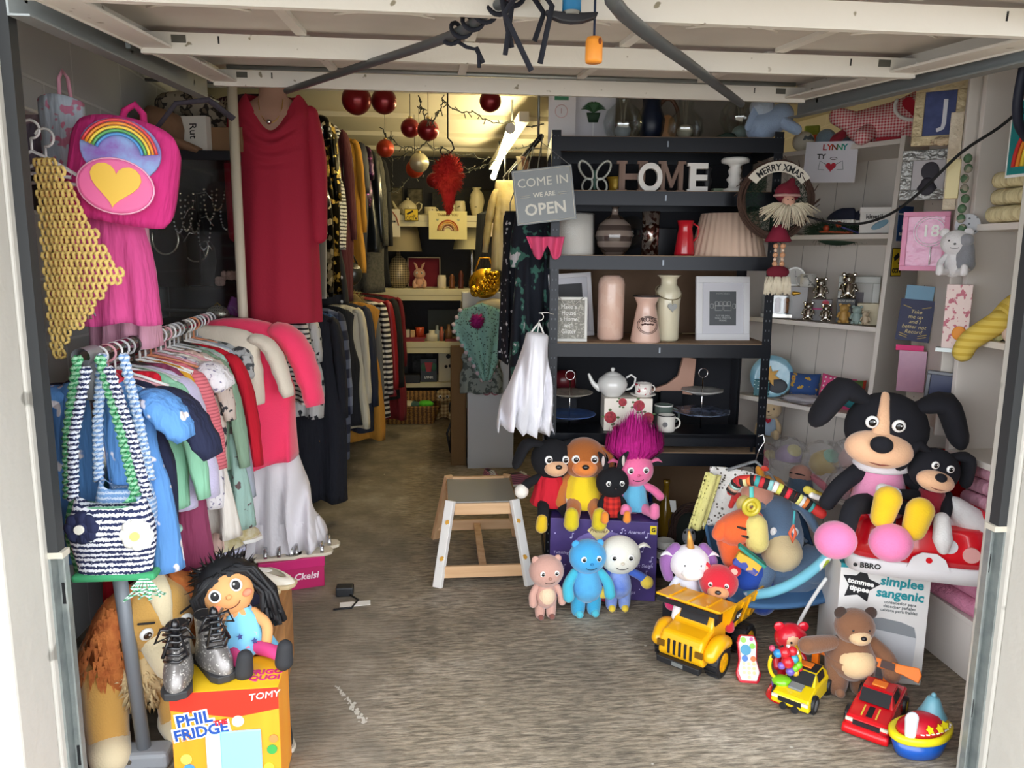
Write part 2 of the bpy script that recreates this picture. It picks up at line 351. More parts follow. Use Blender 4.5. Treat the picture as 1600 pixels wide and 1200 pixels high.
# horizontal rails under the door edges
for s_,x,lab in ((-1,-.79,'left'),(1,1.365,'right')):
    g=G().box((0,.6,.0),(.004,1.3,.085)).box((-s_*.018,.6,-.0425),(.04,1.3,.004)).box((-s_*.018,.6,.0425),(.04,1.3,.004))
    t=T('ceiling_rail','grey steel runner carrying the '+lab+' edge of the raised door','rail',(x,1.66,1.862),rx=rad(3.8),grp='door runners')
    g.add('channel',M('#868b8b',.6,.1),t)
    G().box((s_*.0-s_*.02,.5,.045),(.05,.09,.05)).box((-s_*.03,.47,.02),(.012,.03,.06)).add('roller_bracket',STEEL,t)
    for yy in (.02,.56,1.1): G().cyl((-s_*.002,yy,.0),(-s_*-.006,yy,.0),.008).add('bolt',STEEL,t)
# lifting arms, wrapped cord, handle and orange pull toggle
ARM=M('#63686a',.4,.6)
a=W(448,142,2.74); b=W(700,58,1.7); c=W(835,-28,1.38)
solo(G().blob([a,a.lerp(b,.5),b,b.lerp(c,.5),c],.0105),'lifting_arm','grey steel arm rising left to centre below the raised door','arm',ARM)
d=W(1158,162,2.6); e=W(972,20,1.33); f=W(962,-30,1.28)
solo(G().blob([d,d.lerp(e,.5),e,f],.0125),'lifting_arm','bent grey steel arm running from centre down to the right','arm',ARM)
g=G(); n=90
ax=(c-b).normalized(); u=ax.orthogonal().normalized(); v=ax.cross(u)
g.tube([b.lerp(c,.02+.9*i/n)+u*cos(i*.42)*.017+v*sin(i*.42)*.017 for i in range(n+1)],.0045,6)
for i in range(5):
    q=b.lerp(c,.82+i*.03); g.tube([q+Vector((.02*cos(i*2),0,.01)),q+Vector((.05*cos(i*2.2),.0,-.03+.02*sin(i))),q+Vector((.035*cos(i*1.9),.01,-.075-.015*i))],.005,6)
q=b.lerp(c,.02); g.tube([q,q+Vector((.035,0,-.02)),q+Vector((.06,0,-.025)),q+Vector((.062,0,-.06))],.004,6).tube([q+Vector((.055,0,-.02)),q+Vector((.07,0,-.05))],.005,6)
solo(g,'cord','black cloth cord wound round the steel arm with loose knots','cord',M('#171a26',.9))
hd=W(893,24,1.42); dM=Matrix.Translation(door.location)@Euler(door.rotation_euler).to_matrix().to_4x4(); 
def inpl(g): 
    g.v=[tuple(dM.inverted()@(Vector(v)+hd)) for v in g.v]; return g
hg=inpl(G().prism([(-.047,.006),(-.043,-.004),(-.02,-.012),(.0,-.014),(.02,-.012),(.043,-.004),(.047,.006),(.02,.004),(-.02,.004)],.018,(0,-.009,0))).add('door_handle',M('#22242c',.45),door,'black curved handle',.003)
inpl(G().cyl((0,0,.0),(0,0,.14),.015)).add('handle_stem',M('#8d8f8c',.5),hg)
inpl(G().cyl((0,0,.006),(0,0,.035),.0165)).add('tape',M('#1b74a8',.6),hg,'blue tape')
og=W(928,78,1.45); t=T('pull_toggle','orange cylinder toggle hanging on a dark blue cord','toggle',og)
G().lathe([(0,-.022),(.0145,-.022),(.0155,-.018),(.0155,.014),(.013,.021),(0,.022)]).add('toggle_body',M('#e8922e',.5),t)
G().tube([(0,0,.02),(0,0,.12)],.0022,8).add('string',M('#23314f',.8),t,'dark blue cord')
G().ell((.008,-.014,.012),(.003,.003,.006)).add('knot',M('#7a3d1a',.8),t)
# ---------- fluorescent tube ----------
p0=W(797,202,4.0); p1=W(771,276,6.2)
t=T('tube_light','glowing fluorescent tube hanging under the ceiling boards','light',(0,0,0))
G().cyl(p0,p1,.018,n=16).add('tube',M('#ffe9b0',.4,emit=TUBE_POWER),t)
G().cyl(p0,p0.lerp(p1,-.02),.024).add('end_cap',WHITE,t); G().cyl(p1,p1.lerp(p0,-.02),.024).add('end_cap',WHITE,t)
dd=(p1-p0); G().box((p0+p1)/2+Vector((0.03,0,.07)),(.05,dd.length,.05)).add('fitting',M('#d8d4c8',.5),t)
for u_ in (.15,.85):
    q=p0.lerp(p1,u_); G().tube([q+Vector((.03,0,.07)),(q.x+.03,q.y,ZC+.05)],.006).add('bracket',STEEL,t)
# ---------- builders ----------
def garment(name,label,cat,loc,mat,ws=.2,wh=.24,L=.6,t=.035,sl=None,slw=.055,slm=None,fold=.25,kf=7,neck=.07,grp=None,rz=0,collar=None,hem=None,seed=0,drop=.05,flare=1.0,strap=0,splay=.35,hemwave=0):
    # hangs from its shoulders: local x across, y thick, z down from 0 at the neck
    rn=random.Random(seed); o=T(name,label,cat,loc,rz,grp); n=44; m=22; g=G(); vs=[]; ph=rn.uniform(0,6)
    for j in range(m+1):
        u=j/m
        if u<.12: k=u/.12; hw=neck+(ws-neck)*k**.6; z=-drop*k**1.3
        else: k=(u-.12)/.88; hw=ws+(wh-ws)*(k**flare)-(.02*sin(PI*min(1,k*2.2))*ws/.2 if not strap else 0); z=-drop-(L-drop)*k
        tt=t*(.35+.65*min(1,u*4))*(1+.7*u)
        for i in range(n):
            a=2*PI*i/n; x=hw*(abs(cos(a))**.75)*(1 if cos(a)>0 else -1); yy=tt*(abs(sin(a))**.8)*(1 if sin(a)>0 else -1)
            yy+=fold*tt*u*sin(kf*x/wh*1.7+ph+.8*sin(3*u+ph))+fold*.4*tt*u*sin(kf*2.7*x/wh+ph*2)
            zz=z-(hemwave*sin(i*1.3+ph)*(u**4) if hemwave else 0)+(-.006*sin(2.1*x/wh*3+ph)*u)
            vs.append((x*(1+fold*.05*sin(9*u+ph)),yy,zz))
    fs=[(j*n+i,(j+1)*n+i,(j+1)*n+(i+1)%n,j*n+(i+1)%n) for j in range(m) for i in range(n)]+[tuple(range(n)),tuple(m*n+i for i in range(n))[::-1]]
    g._a(vs,fs,True); g.add('bodice' if cat in('dress','skirt') else 'garment_body',mat,o)
    if sl:
        for s_ in (-1,1):
            K=14; P_=[];Q_=[]
            for i in range(K+1):
                u=i/K; P_.append((s_*(ws-.03+(slw*.4+splay*sl*.55)*u**.8),.006*sin(6*u+ph),-drop*.95-sl*(.15*u+.85*u*u if u<1 else 1)))
                Q_.append(slw*(.75+.25*sin(PI*u))*(1+.09*sin(i*2.1+ph)*u)*(.9 if i==K else 1))
            G().tube([(s_*(ws-.06),0,-drop)]+P_,[slw*.4]+Q_,14,flat=.62).add('sleeve',slm or mat,o)
    if collar:
        G().tube([(neck*1.1*cos(a),-t*.7*sin(a)-.004,-.012*sin(a)-.004) for a in [PI*2*i/20 for i in range(20)]],.008,8,closed=True).add('collar',collar,o)
    if hem:
        G().tube([((wh+.003)*(abs(cos(a))**.75)*(1 if cos(a)>0 else -1),t*1.75*sin(a),-L) for a in [PI*2*i/28 for i in range(28)]],.008,6,closed=True).add('hem_trim',hem,o)
    if strap:
        for s_ in (-1,1): G().tube([(s_*neck*.8,0,-.01),(s_*neck*.55,0,strap*.6),(s_*neck*.2,0,strap)],.006,6).add('strap',mat,o)
    return o
def hanger(label,loc,mat,w_=.19,hr=.022,grp=None,rz=0,name='coat_hanger',drop=.05,hook=None):
    o=T(name,label,'hanger',loc,rz,grp)      # origin at the neck, hook up to .075
    G().tube([(0,0,0),(0,0,.03)]+[(hr*cos(a)+.0,0,.03+hr+hr*sin(a)) for a in [rad(-90+25*i) for i in range(11)]],.0035,8).add('hook',hook or mat,o)
    G().tube([(0,0,0),(-w_*.5,0,-drop*.42),(-w_,0,-drop),(-w_*.97,0,-drop-.012),(0,0,-drop-.004),(w_*.97,0,-drop-.012),(w_,0,-drop),(w_*.5,0,-drop*.42)],.0045,8,closed=True).add('frame',mat,o)
    return o
def eye(par,c,r,white=True,iris='#181818'):
    e=None
    if white:
        e=G().ell(c,(r,r*.5,r),n=14,m=8).add('eye',plast('#f4f4f2'),par); c=(c[0],c[1]-r*.32,c[2]); r=r*.62
        G().ell(c,(r,r*.5,r),n=12,m=8).add('pupil',plast(iris,.15),e); G().ell((c[0]+r*.3,c[1]-r*.5,c[2]+r*.35),r*.22,n=8,m=6).add('glint',WHITE,e)
    else: G().ell(c,(r,r*.6,r),n=12,m=8).add('eye',plast(iris,.15),par)
def softtoy(name,label,loc,H,body,head=None,belly=None,muzzle=None,nose='#1c1c1e',ears='round',earc=None,inner=None,arms=None,legs=None,feet=None,hands=None,sit=True,rz=0,rx=0,ry=0,grp=None,eyes=('w',.05),hs=1.0,bw=1.0,armp=None,dress=None,smile=True,cat='soft toy',lean=0,legsp=None,hair=None,headt=(0,0,0),collar=None,armpose=0):
    """H = overall height as posed; local frame faces -Y"""
    o=T(name,label,cat,loc,rz,grp,rx,ry); head=head or body; earc=earc or head; arms=arms or body; legs=legs or body
    bh=H*(.42 if sit else .36); z0=H*(.02 if sit else .2); hr=H*(.23 if sit else .2)*hs; hz=z0+bh+hr*.72; bc=(0,0,z0+bh*.5); br=H*.165*bw
    g=G().blob([(0,0,z0+br*.75),(0,0,z0+bh*.55),(0,0,z0+bh*.98)],[br,br*.92,br*.58],20); g.add('body',body,o)
    if belly: G().ell((0,-br*.40,z0+bh*.45),(br*.76,br*.68,bh*.42)).add('belly_patch',belly,o)
    hd=G().ell((0,0,0),(hr*1.08,hr*.95,hr)).add('head',head,o,loc=(0,-.02*H,hz)); hd.rotation_euler=headt
    if muzzle:
        mz=G().ell((0,-hr*.72,-hr*.28),(hr*.6,hr*.5,hr*.42)).add('muzzle',muzzle,hd)
        if nose: G().ell((0,-hr*1.2,-hr*.12),(hr*.17,hr*.12,hr*.12),n=14,m=8).add('nose',plast(nose,.35),mz)
        if smile: G().tube([(hr*.3*cos(a),-hr*1.13+.05*hr*abs(cos(a))*2,-hr*.36+hr*.14*sin(a)) for a in [rad(200+14*i) for i in range(11)]],hr*.018,6).add('mouth',INK,mz)
    else:
        if nose: G().ell((0,-hr*.97,-hr*.1),(hr*.1,hr*.1,hr*.08),n=12,m=8).add('nose',plast(nose,.35),hd)
        if smile: G().tube([(hr*.32*cos(a),-hr*.86-.02*hr,-hr*.3+hr*.16*sin(a)) for a in [rad(200+14*i) for i in range(11)]],hr*.018,6).add('mouth',INK,hd)
    er=eyes[1]*H*1.0
    for s_ in (-1,1):
        eye(hd,(s_*hr*.42,-hr*.83,hr*.15),er,eyes[0]=='w')
        E_=G()
        if ears=='round': E_.ell((s_*hr*.82,0,hr*.78),(hr*.36,hr*.16,hr*.36),rot(ry=s_*.5)); ic=(s_*hr*.8,-hr*.13,hr*.76); ir=(hr*.2,hr*.06,hr*.2)
        elif ears=='small': E_.ell((s_*hr*.7,0,hr*.75),(hr*.24,hr*.14,hr*.24)); ic=(s_*hr*.7,-hr*.1,hr*.74); ir=(hr*.13,hr*.06,hr*.13)
        elif ears=='flop': E_.blob([(s_*hr*.7,0,hr*.6),(s_*hr*1.25,-.02*H,hr*.25),(s_*hr*1.35,-.02*H,-hr*.75)],[hr*.22,hr*.38,hr*.34],14,.4); ic=None
        elif ears=='bigflop': E_.blob([(s_*hr*.6,.0,hr*.75),(s_*hr*1.35,0,hr*.75),(s_*hr*1.75,0,-hr*.05)],[hr*.3,hr*.55,hr*.5],16,.45); ic=None
        elif ears=='long': E_.blob([(s_*hr*.4,0,hr*.8),(s_*hr*.62,0,hr*1.5),(s_*hr*.95,-.01*H,hr*2.0)],[hr*.16,hr*.24,hr*.08],14,.4); ic=(s_*hr*.66,-hr*.1,hr*1.45); ir=(hr*.1,hr*.05,hr*.36)
        elif ears=='side': E_.blob([(s_*hr*.85,0,hr*.35),(s_*hr*1.25,0,hr*.55),(s_*hr*1.55,0,hr*.4)],[hr*.12,hr*.2,hr*.06],12,.5); ic=None
        else: E_=None
        if E_:
            e=E_.add('ear',earc,hd)
            if inner and ic: G().ell(ic,ir).add('inner_ear',inner,e)
        # arms
        sh=(s_*br*.78,0,z0+bh*.86); ar=br*.33
        pz={0:[(s_*br*1.25,-br*.35,z0+bh*.55),(s_*br*1.3,-br*.75,z0+bh*.25)],1:[(s_*br*1.6,-br*.1,z0+bh*.7),(s_*br*2.1,-br*.3,z0+bh*.5)],2:[(s_*br*1.35,-br*.2,z0+bh*.88),(s_*br*1.95,-br*.4,z0+bh*.9)]}[armpose if not hasattr(armpose,'__len__') else armpose[0 if s_<0 else 1]]
        a=G().blob([sh]+pz,[ar*.85,ar,ar*1.05]).add('arm',arms,o)
        if hands: G().ell(pz[-1],ar*1.5,n=16,m=10).add('paw',hands,a)
        if sit:
            lp=[(s_*br*.5,-br*.3,z0+br*.45),(s_*br*.85,-br*1.3,z0+br*.4),(s_*br*1.15,-br*2.1,z0+br*.42)]
            if legsp: lp=[(s_*br*.5,-br*.3,z0+br*.45)]+[(s_*x*br,y*br,z0+z*br) for x,y,z in legsp]
            l=G().blob(lp,[br*.45,br*.4,br*.38]).add('leg',legs,o)
            e=lp[-1]; f=G().blob([(e[0],e[1]-br*.05,e[2]-br*.05),(e[0],e[1]-br*.1,e[2]+br*.5)],[br*.42,br*.36]).add('foot',feet or legs,l)
        else:
            lx=s_*br*.5
            l=G().blob([(lx,0,z0+br*.5),(lx,0,H*.12),(lx,0,H*.06)],[br*.5,br*.46,br*.42]).add('leg',legs,o)
            G().blob([(lx,br*.1,H*.045),(lx,-br*.45,H*.045)],[H*.045,H*.045]).add('foot',feet or legs,l)
    if dress: G().lathe([(br*.62,z0+bh*1.0),(br*.95,z0+bh*.8),(br*1.08,z0+bh*.45),(br*1.3,z0+bh*.12),(br*1.25,z0+bh*.1),(br*1.0,z0+bh*.4)],n=32,ripple=.04,k=9).add('dress',dress,o)
    if collar: G().tube([(br*.66*cos(a),br*.66*sin(a),z0+bh*.98) for a in [2*PI*i/20 for i in range(20)]],br*.12,8,closed=True).add('collar',collar,o)
    if hair: G().ell((0,hr*.12,hr*.25),(hr*1.1,hr*.95,hr*.9),noise=.03).add('hair',hair,hd)
    return o
def photoframe(name,label,loc,w_,h_,fw,fm,inside,mount=None,rz=0,rx=0,grp=None,d=.018,ry=0,cat='frame'):
    o=T(name,label,cat,loc,rz,grp,rx,ry)     # origin bottom centre
    g=G(); g.bb((-w_/2,0,0),(w_/2,d,fw)).bb((-w_/2,0,h_-fw),(w_/2,d,h_)).bb((-w_/2,0,fw),(-w_/2+fw,d,h_-fw)).bb((w_/2-fw,0,fw),(w_/2,d,h_-fw))
    g.add('frame_border',fm,o,bevel=.002)
    if mount:
        G().bb((-w_/2+fw,d*.4,fw),(w_/2-fw,d*.9,h_-fw)).add('mount',mount,o); k=fw*2.1
        G().bb((-w_/2+k,d*.35,k*1.1),(w_/2-k,d*.4,h_-k*1.1)).add('picture',inside,o)
    else: G().bb((-w_/2+fw,d*.4,fw),(w_/2-fw,d*.9,h_-fw)).add('picture',inside,o)
    return o
def carton(name,label,loc,w_,d,h_,mat,rz=0,grp=None,cat='box',rx=0,ry=0,lid=None):
    o=T(name,label,cat,loc,rz,grp,rx,ry); G().bb((-w_/2,0,0),(w_/2,d,h_)).add('box_body',mat,o,bevel=.002)
    if lid: G().bb((-w_/2-.003,-.003,h_-lid[0]),(w_/2+.003,d+.003,h_+.002)).add('lid',lid[1],o,bevel=.002)
    return o
def mug(name,label,loc,r,h_,mat,grp=None,rz=0,handle=1,cat='mug',rim=None):
    o=T(name,label,cat,loc,rz,grp); G().lathe([(0,0),(r*.9,0),(r,h_*.1),(r,h_),(r*.93,h_),(r*.9,h_*.12),(0,h_*.1)]).add('cup_body',mat,o)
    if handle: G().tube([(handle*(r*.95+h_*.32*cos(a)),0,h_*.5+h_*.32*sin(a)) for a in [rad(-85+17*i) for i in range(11)]],h_*.05,8).add('handle',mat,o)
    if rim: G().lathe([(r*1.01,h_*.96),(r*1.01,h_*1.01),(r*.92,h_*1.01)]).add('rim',rim,o)
    return o
def teapot(name,label,loc,r,mat,rz=0,grp=None):
    o=T(name,label,'teapot',loc,rz,grp)
    G().lathe([(0,0),(r*.55,0),(r*.6,r*.06),(r*.92,r*.45),(r,r*.8),(r*.88,r*1.15),(r*.6,r*1.38),(r*.5,r*1.42)]).add('pot_body',mat,o)
    l=G().lathe([(r*.55,r*1.4),(r*.5,r*1.48),(r*.25,r*1.6),(0,r*1.63)]).add('lid',mat,o); G().lathe([(0,r*1.6),(r*.1,r*1.64),(r*.17,r*1.76),(r*.1,r*1.86),(0,r*1.88)]).add('knob',mat,l)
    G().blob([(-r*.85,0,r*.5),(-r*1.25,0,r*.8),(-r*1.55,0,r*1.4)],[r*.24,r*.15,r*.09]).add('spout',mat,o)
    G().tube([(r*.9,0,r*1.2),(r*1.2,0,r*1.4),(r*1.5,0,r*1.2),(r*1.45,0,r*.8),(r*1.2,0,r*.5),(r*.9,0,r*.4)],r*.075,8).add('handle',mat,o); return o
def vase(name,label,loc,prof,mat,grp=None,cat='vase',rz=0,**k):
    return solo(G().lathe(prof,**k),name,label,cat,mat,loc,rz,grp)
# ================= LEFT SIDE =================
# kids clothes rail along the left wall
RX0,RY0,RX1,RY1,RZ=-.865,2.0,-.93,3.32,1.125
P0=Vector((RX0,RY0,RZ)); P1=Vector((RX1,RY1,RZ))
GP=M('#8d9196',.45); CHR=M('#c8cacc',.2,1)
t=T('clothes_rail','grey plastic and chrome clothes rail carrying the childrens clothes','clothes rail',(0,0,0))
G().cyl(P0+Vector((0,-.02,0)),P1,.0125).add('hanging_bar',CHR,t)
G().tube([P0+Vector((0,.03,0)),P0+Vector((0,-.045,0))],.023,16,caps=False).ell(P0+Vector((0,.0,-.02)),.022).add('corner_joint',GP,t)
b0=Vector((-.80,1.99,0)); q=P0+Vector((0,0,-.01)); j=b0.lerp(q,.62)
G().cyl(q,q.lerp(b0,.09),.021).add('joint_sleeve',GP,t)
G().cyl(q.lerp(b0,.05),j,.0125).add('upper_post',CHR,t); G().cyl(j,b0+Vector((0,0,.03)),.018).add('lower_post',M('#7e848c',.4),t)
c=G().cyl(j+Vector((0,0,.02)),j-Vector((0,0,.05)),.024); c.box(j+Vector((-.03,-.0,.0)),(.03,.03,.045)); c.add('clamp',M('#a9adb1',.4),t)
G().box(b0+Vector((-.03,0,.025)),(.2,.07,.05)).add('base_foot',M('#9a9fa6',.45),t,bevel=.012)
G().cyl(b0+Vector((-.03,-.036,.03)),b0+Vector((-.03,-.03,.03)),.008).add('screw',CHROME,t)
bf=Vector((RX1,RY1,0)); G().cyl(P1,bf,.018).add('rear_post',M('#7e848c',.4),t)
G().box(bf+Vector((0,0,.025)),(.2,.07,.05)).add('base_foot',GP,t,bevel=.012)
G().cyl(b0+Vector((-.1,0,.03)),bf+Vector((-.08,0,.03)),.012).add('floor_bar',GP,t)
# hangers on it
hc=[('#eef0f4','white'),('#d9dbe0','pale grey'),('#e9e7e2','cream'),('#c9ccd1','grey'),('#f2f2f2','white'),('#3a3330','dark'),('#d88d68','terracotta'),('#dfa5b0','pink'),('#b8babd','grey'),('#efefef','white')]
ys=[2.07+i*.052 for i in range(24)]
for i,y in enumerate(ys):
    c_,nm=hc[(i*7)%10] if i not in (8,9) else hc[6+i-8]
    x=RX0+(RX1-RX0)*(y-RY0)/(RY1-RY0)
    hanger('childs hanger hooked on the grey clothes rail',(x,y,RZ-.062),M(c_,.4),w_=.14,grp='childrens hangers on the rail',rz=rad(-8+5*((i*3)%5)),drop=.045)
KZ=RZ-.06
def kid(i,name,label,cat,mat,**k):
    y=ys[i]; x=RX0+(RX1-RX0)*(y-RY0)/(RY1-RY0)
    return garment(name,label,cat,(x,y-.004,KZ-.012),mat,seed=i+3,rz=rad(k.pop('rz',-14)),grp='childrens clothes on the grey rail',**k)
UNI=cloth('#5f97d8',pat='blobs',c2='#f6eef0',sc=17,thr=.6,c3='#e48fb4')
kid(0,'kids_dress','sky blue childs dress printed with white animals, frontmost on the rail','dress',UNI,ws=.15,wh=.2,L=.5,sl=.1,slw=.06,neck=.05,splay=1.6,collar=M('#e33b52',.8))
kid(1,'kids_shirt','navy childs top with mint green trim behind the sky blue dress','top',cloth('#1d2340'),ws=.17,wh=.17,L=.42,sl=.16,slw=.055,collar=M('#d3283d',.8),neck=.05,splay=1.4,hem=M('#a8d8cf',.8))
kid(3,'kids_leggings','bright red childs leggings hanging behind the navy top','leggings',cloth('#d0142e'),ws=.12,wh=.1,L=.66,neck=.1,drop=.02)
kid(4,'kids_cardigan','mint green childs cardigan between red leggings and lilac jumper','cardigan',cloth('#93cfae'),ws=.16,wh=.16,L=.4,sl=.33,slw=.035,neck=.05)
kid(5,'kids_jumper','lilac fluffy childs jumper with long drooping sleeve','jumper',plush('#c9c2e2'),ws=.17,wh=.17,L=.42,sl=.34,slw=.042,neck=.05)
kid(6,'kids_skirt','dusty plum childs skirt showing low on the rail','skirt',cloth('#8d3c5e'),ws=.15,wh=.2,L=.62,neck=.08)
kid(7,'kids_shirt','mustard childs top behind the lilac jumper','top',cloth('#d9a02c'),ws=.16,wh=.16,L=.44,neck=.05)
kid(8,'kids_jumper','coral pink ribbed childs jumper with long sleeve','jumper',M('#e8808a',.9,pat='stripes',c2='#c9606e',sc=30,thr=.3),ws=.17,wh=.17,L=.4,sl=.3,slw=.034,neck=.05)
kid(10,'kids_dress','white childs dress sprinkled with tiny grey flowers','dress',cloth('#f0edf2',pat='blobs',c2='#8d88a6',sc=70,thr=.62),ws=.17,wh=.2,L=.5,sl=.06,slw=.06,neck=.05,splay=1.8)
kid(11,'kids_pinafore','cream white childs pinafore with full hem','dress',cloth('#f1ebe2'),ws=.15,wh=.24,L=.62,fold=.5,neck=.05)
kid(12,'kids_trousers','pale peach childs trousers between the cream pinafore and sage cardigan','trousers',cloth('#e8c6bb'),ws=.14,wh=.16,L=.7,neck=.09)
kid(13,'kids_shirt','grey and black sketch print childs top','top',cloth('#d9c8bf',pat='blobs',c2='#3b3a42',sc=34,thr=.56),ws=.17,wh=.17,L=.42,sl=.2,slw=.034,neck=.05)
kid(14,'kids_cardigan','sage green childs cardigan with long sleeve','cardigan',cloth('#8fae96'),ws=.17,wh=.17,L=.44,sl=.38,slw=.034,slm=cloth('#8fae96'),neck=.05)
kid(15,'kids_dress','mint floral childs dress with ruffled hem hanging lowest','dress',cloth('#a9cdc4',pat='blobs',c2='#6d5a5c',sc=24,thr=.64),ws=.17,wh=.25,L=.66,fold=.6,neck=.05)
kid(16,'kids_cardigan','crimson red childs cardigan with long sleeve','cardigan',cloth('#c8102c'),ws=.2,wh=.19,L=.42,sl=.4,slw=.036,neck=.05)
kid(18,'kids_dress','pale blue grey childs dress behind the crimson cardigan','dress',cloth('#b9c4d4'),ws=.17,wh=.22,L=.6,neck=.05)
kid(19,'kids_shirt','grey leaf print childs top near the back of the rail','top',cloth('#b9bcbd',pat='blobs',c2='#4c5054',sc=26,thr=.52),ws=.2,wh=.18,L=.4,sl=.1,slw=.05,neck=.05)
FLU=plush('#ff3f6e')
o=kid(21,'faux_fur_jacket','hot pink fluffy childs jacket with rounded sleeves at the rail end','jacket',FLU,ws=.2,wh=.22,L=.58,t=.08,sl=.30,slw=.08,neck=.06,splay=.7,fold=.5)
o.location=(-.80,3.2,1.12); o.rotation_euler[2]=rad(-12)
o=kid(20,'fleece_body_warmer','cream fleece sleeve of a childs coat against the hot pink jacket','coat',plush('#e6dccb'),ws=.2,wh=.2,L=.3,t=.05,sl=.22,slw=.05,neck=.05,splay=.9); o.location=(-.86,3.08,1.10)
pk=garment('petticoat_skirt','white layered petticoat skirt with ruffled hem below the pink jacket','skirt',(-.68,3.24,.565),M('#e4e0e6',.85,bump=.3,bs=20),ws=.09,wh=.19,L=.42,t=.075,neck=.085,fold=.5,kf=9,drop=.01,flare=.8,grp=None,hemwave=.004)
G().lathe([(.165,-.30),(.2,-.42),(.196,-.42),(.162,-.3)],n=72,ripple=.06,k=17,sy=.62).add('ruffle',M('#e9e5ea',.85),pk)
G().tube([(0,0,0),(0,0,.03)],.004).add('hanger_loop',WHITE,pk)
# crochet bags on the rail post
def braid(g,pts,r,n_=50):
    pts=[Vector(p) for p in pts]; 
    L_=[]
    for i in range(n_+1):
        u=i/n_*(len(pts)-1); a=min(int(u),len(pts)-2); L_.append(pts[a].lerp(pts[a+1],u-a))
    for k in range(2):
        g.tube([p+Vector((cos(i*1.1+k*PI)*r,sin(i*1.1+k*PI)*r*.7,0)) for i,p in enumerate(L_)],r*.85,7)
    return g
def knitbag(loc,w_,h_,mat,label,handle,trim=None,flowers=False,hh=.5,rz=0,ry=0,tassel=None):
    o=T('crochet_bag',label,'bag',loc,rz,'crochet bags on the rail post',0,ry); n=40;m=26;vs=[];rn=random.Random(4)
    for j in range(m+1):
        u=j/m
        for i in range(n):
            a=2*PI*i/n; hw=w_/2*(.86+.14*sin(PI*min(1,u*1.1)))*(1-.1*(1-u)**2); k=(abs(cos(a))**.45)*(1 if cos(a)>0 else -1)
            sag=.03*(1-u)**3*(1-(cos(a))**2)
            vs.append((hw*k,.03*sin(a)*(.4+sin(PI*min(.9,u+.1)))+.002*sin(j*PI),h_*(1-u)*-1*-1-sag-(h_)))
    g=G()._a(vs,[(j*n+i,(j+1)*n+i,(j+1)*n+(i+1)%n,j*n+(i+1)%n) for j in range(m) for i in range(n)]+[tuple(m*n+i for i in range(n))[::-1]],True)
    g.add('bag_body',mat,o)
    if trim: G().box((0,0,-h_-.006),(w_*.96,.05,.02)).add('bottom_trim',trim,o,bevel=.008)
    g=braid(G(),[(-w_*.42,0,-.01),(-w_*.36,0,hh*.45),(-.03,0,hh)],.008); g2=braid(g,[(w_*.42,0,-.01),(w_*.3,0,hh*.45),(.02,0,hh)],.008); g2.add('braided_strap',handle,o)
    if flowers:
        for x,z,c1,c2 in ((-.055,-.07,'#1e2548','#e8e6da'),(.07,-.09,'#f1efe6','#e4d877')):
            f=G(); 
            for k in range(8): f.ell((x+.024*cos(k*PI/4),-.04,z+.024*sin(k*PI/4)),(.017,.008,.017),n=12,m=8)
            ff=f.ell((x,-.041,z),(.022,.009,.022),n=12,m=8).add('crochet_flower',cloth(c1),o); G().cyl((x,-.055,z),(x,-.045,z),.011).add('button',plast(c2),ff)
    if tassel:
        g=G(); 
        for k in range(16): g.tube([(w_*.36,-.02,-h_),(w_*.36+.03*sin(k),-.03,-h_-.03),(w_*.36+.045*sin(k*1.7),-.03+.02*cos(k),-h_-.055)],.0025,5)
        g.add('tassel',M('#cfe0d8',.9,pat='stripes',c2='#3f9a6a',sc=40),o)
    return o
KN=M('#20294f',.95,pat='wavy',c2='#e6e8f0',sc=22,thr=.45,ax='Z',bump=.5,bs=90); GR=M('#2f8f5b',.95,pat='wavy',c2='#8fd3a8',sc=20,thr=.4,bump=.5)
knitbag((-.79,1.88,.80),.205,.2,KN,'navy and white striped crochet bag with two crochet flowers',M('#222b50',.95,pat='wavy',c2='#dfe4f0',sc=26,thr=.5),M('#3d9a67',.95),True,.31,tassel=True)
knitbag((-.83,1.93,.79),.19,.21,GR,'green crochet bag with green braided strap behind the navy one',M('#3c9a62',.95,pat='wavy',c2='#a5dcb6',sc=26,thr=.5),None,False,.34)
knitbag((-.79,1.97,.82),.15,.18,M('#7aa3d4',.95,pat='wavy',c2='#cfdcf0',sc=26,bump=.5),'pale blue crochet bag with pale blue strap nearest the post',M('#7fa6d8',.95,pat='wavy',c2='#dde8f6',sc=26,thr=.5),None,False,.31)
# clothes above the kids rail: crochet shawl, pink gilet, pink jacket, plaid shirt on a wire rack
t=T('wire_wall_rack','white wire wall rack with rusty chains high on the left wall','rack',(XL,2.0,1.62))
G().tube([(.05,.2,.0),(.05,.2,.17),(.06,.25,.19),(.06,.9,.19),(.05,.95,.17),(.05,.95,0)],.006).add('wire_frame',M('#d6d6d2',.5),t)
for y_ in (.18,.3):
    G().tube([(.07+.006*sin(i*2.2),y_+.004*cos(i*2),.18-i*.012) for i in range(14)],.0035,5).add('chain',M('#3b322c',.7,.4),t)
G().bb((.02,.1,-.12),(.2,.45,-.02)).add('dark_basket',M('#36333a',.8),t)
garment('padded_gilet','bright pink padded gilet with small horse badge under the yellow shawl','gilet',W(150,262,2.25),cloth('#e0559a'),ws=.12,wh=.145,L=.42,t=.05,neck=.05,fold=.15,seed=8,rz=rad(-5))
gb=W(130,487,2.14); g=T('horse_badge','small beige horse badge on the pink gilet','badge',gb); 
G().blob([(-.018,0,.0),(.018,0,.0)],[.009,.009],10,.5).blob([(-.015,0,0),(-.024,0,.014)],[.006,.004],8).add('horse_body',M('#b59a86',.8),g)
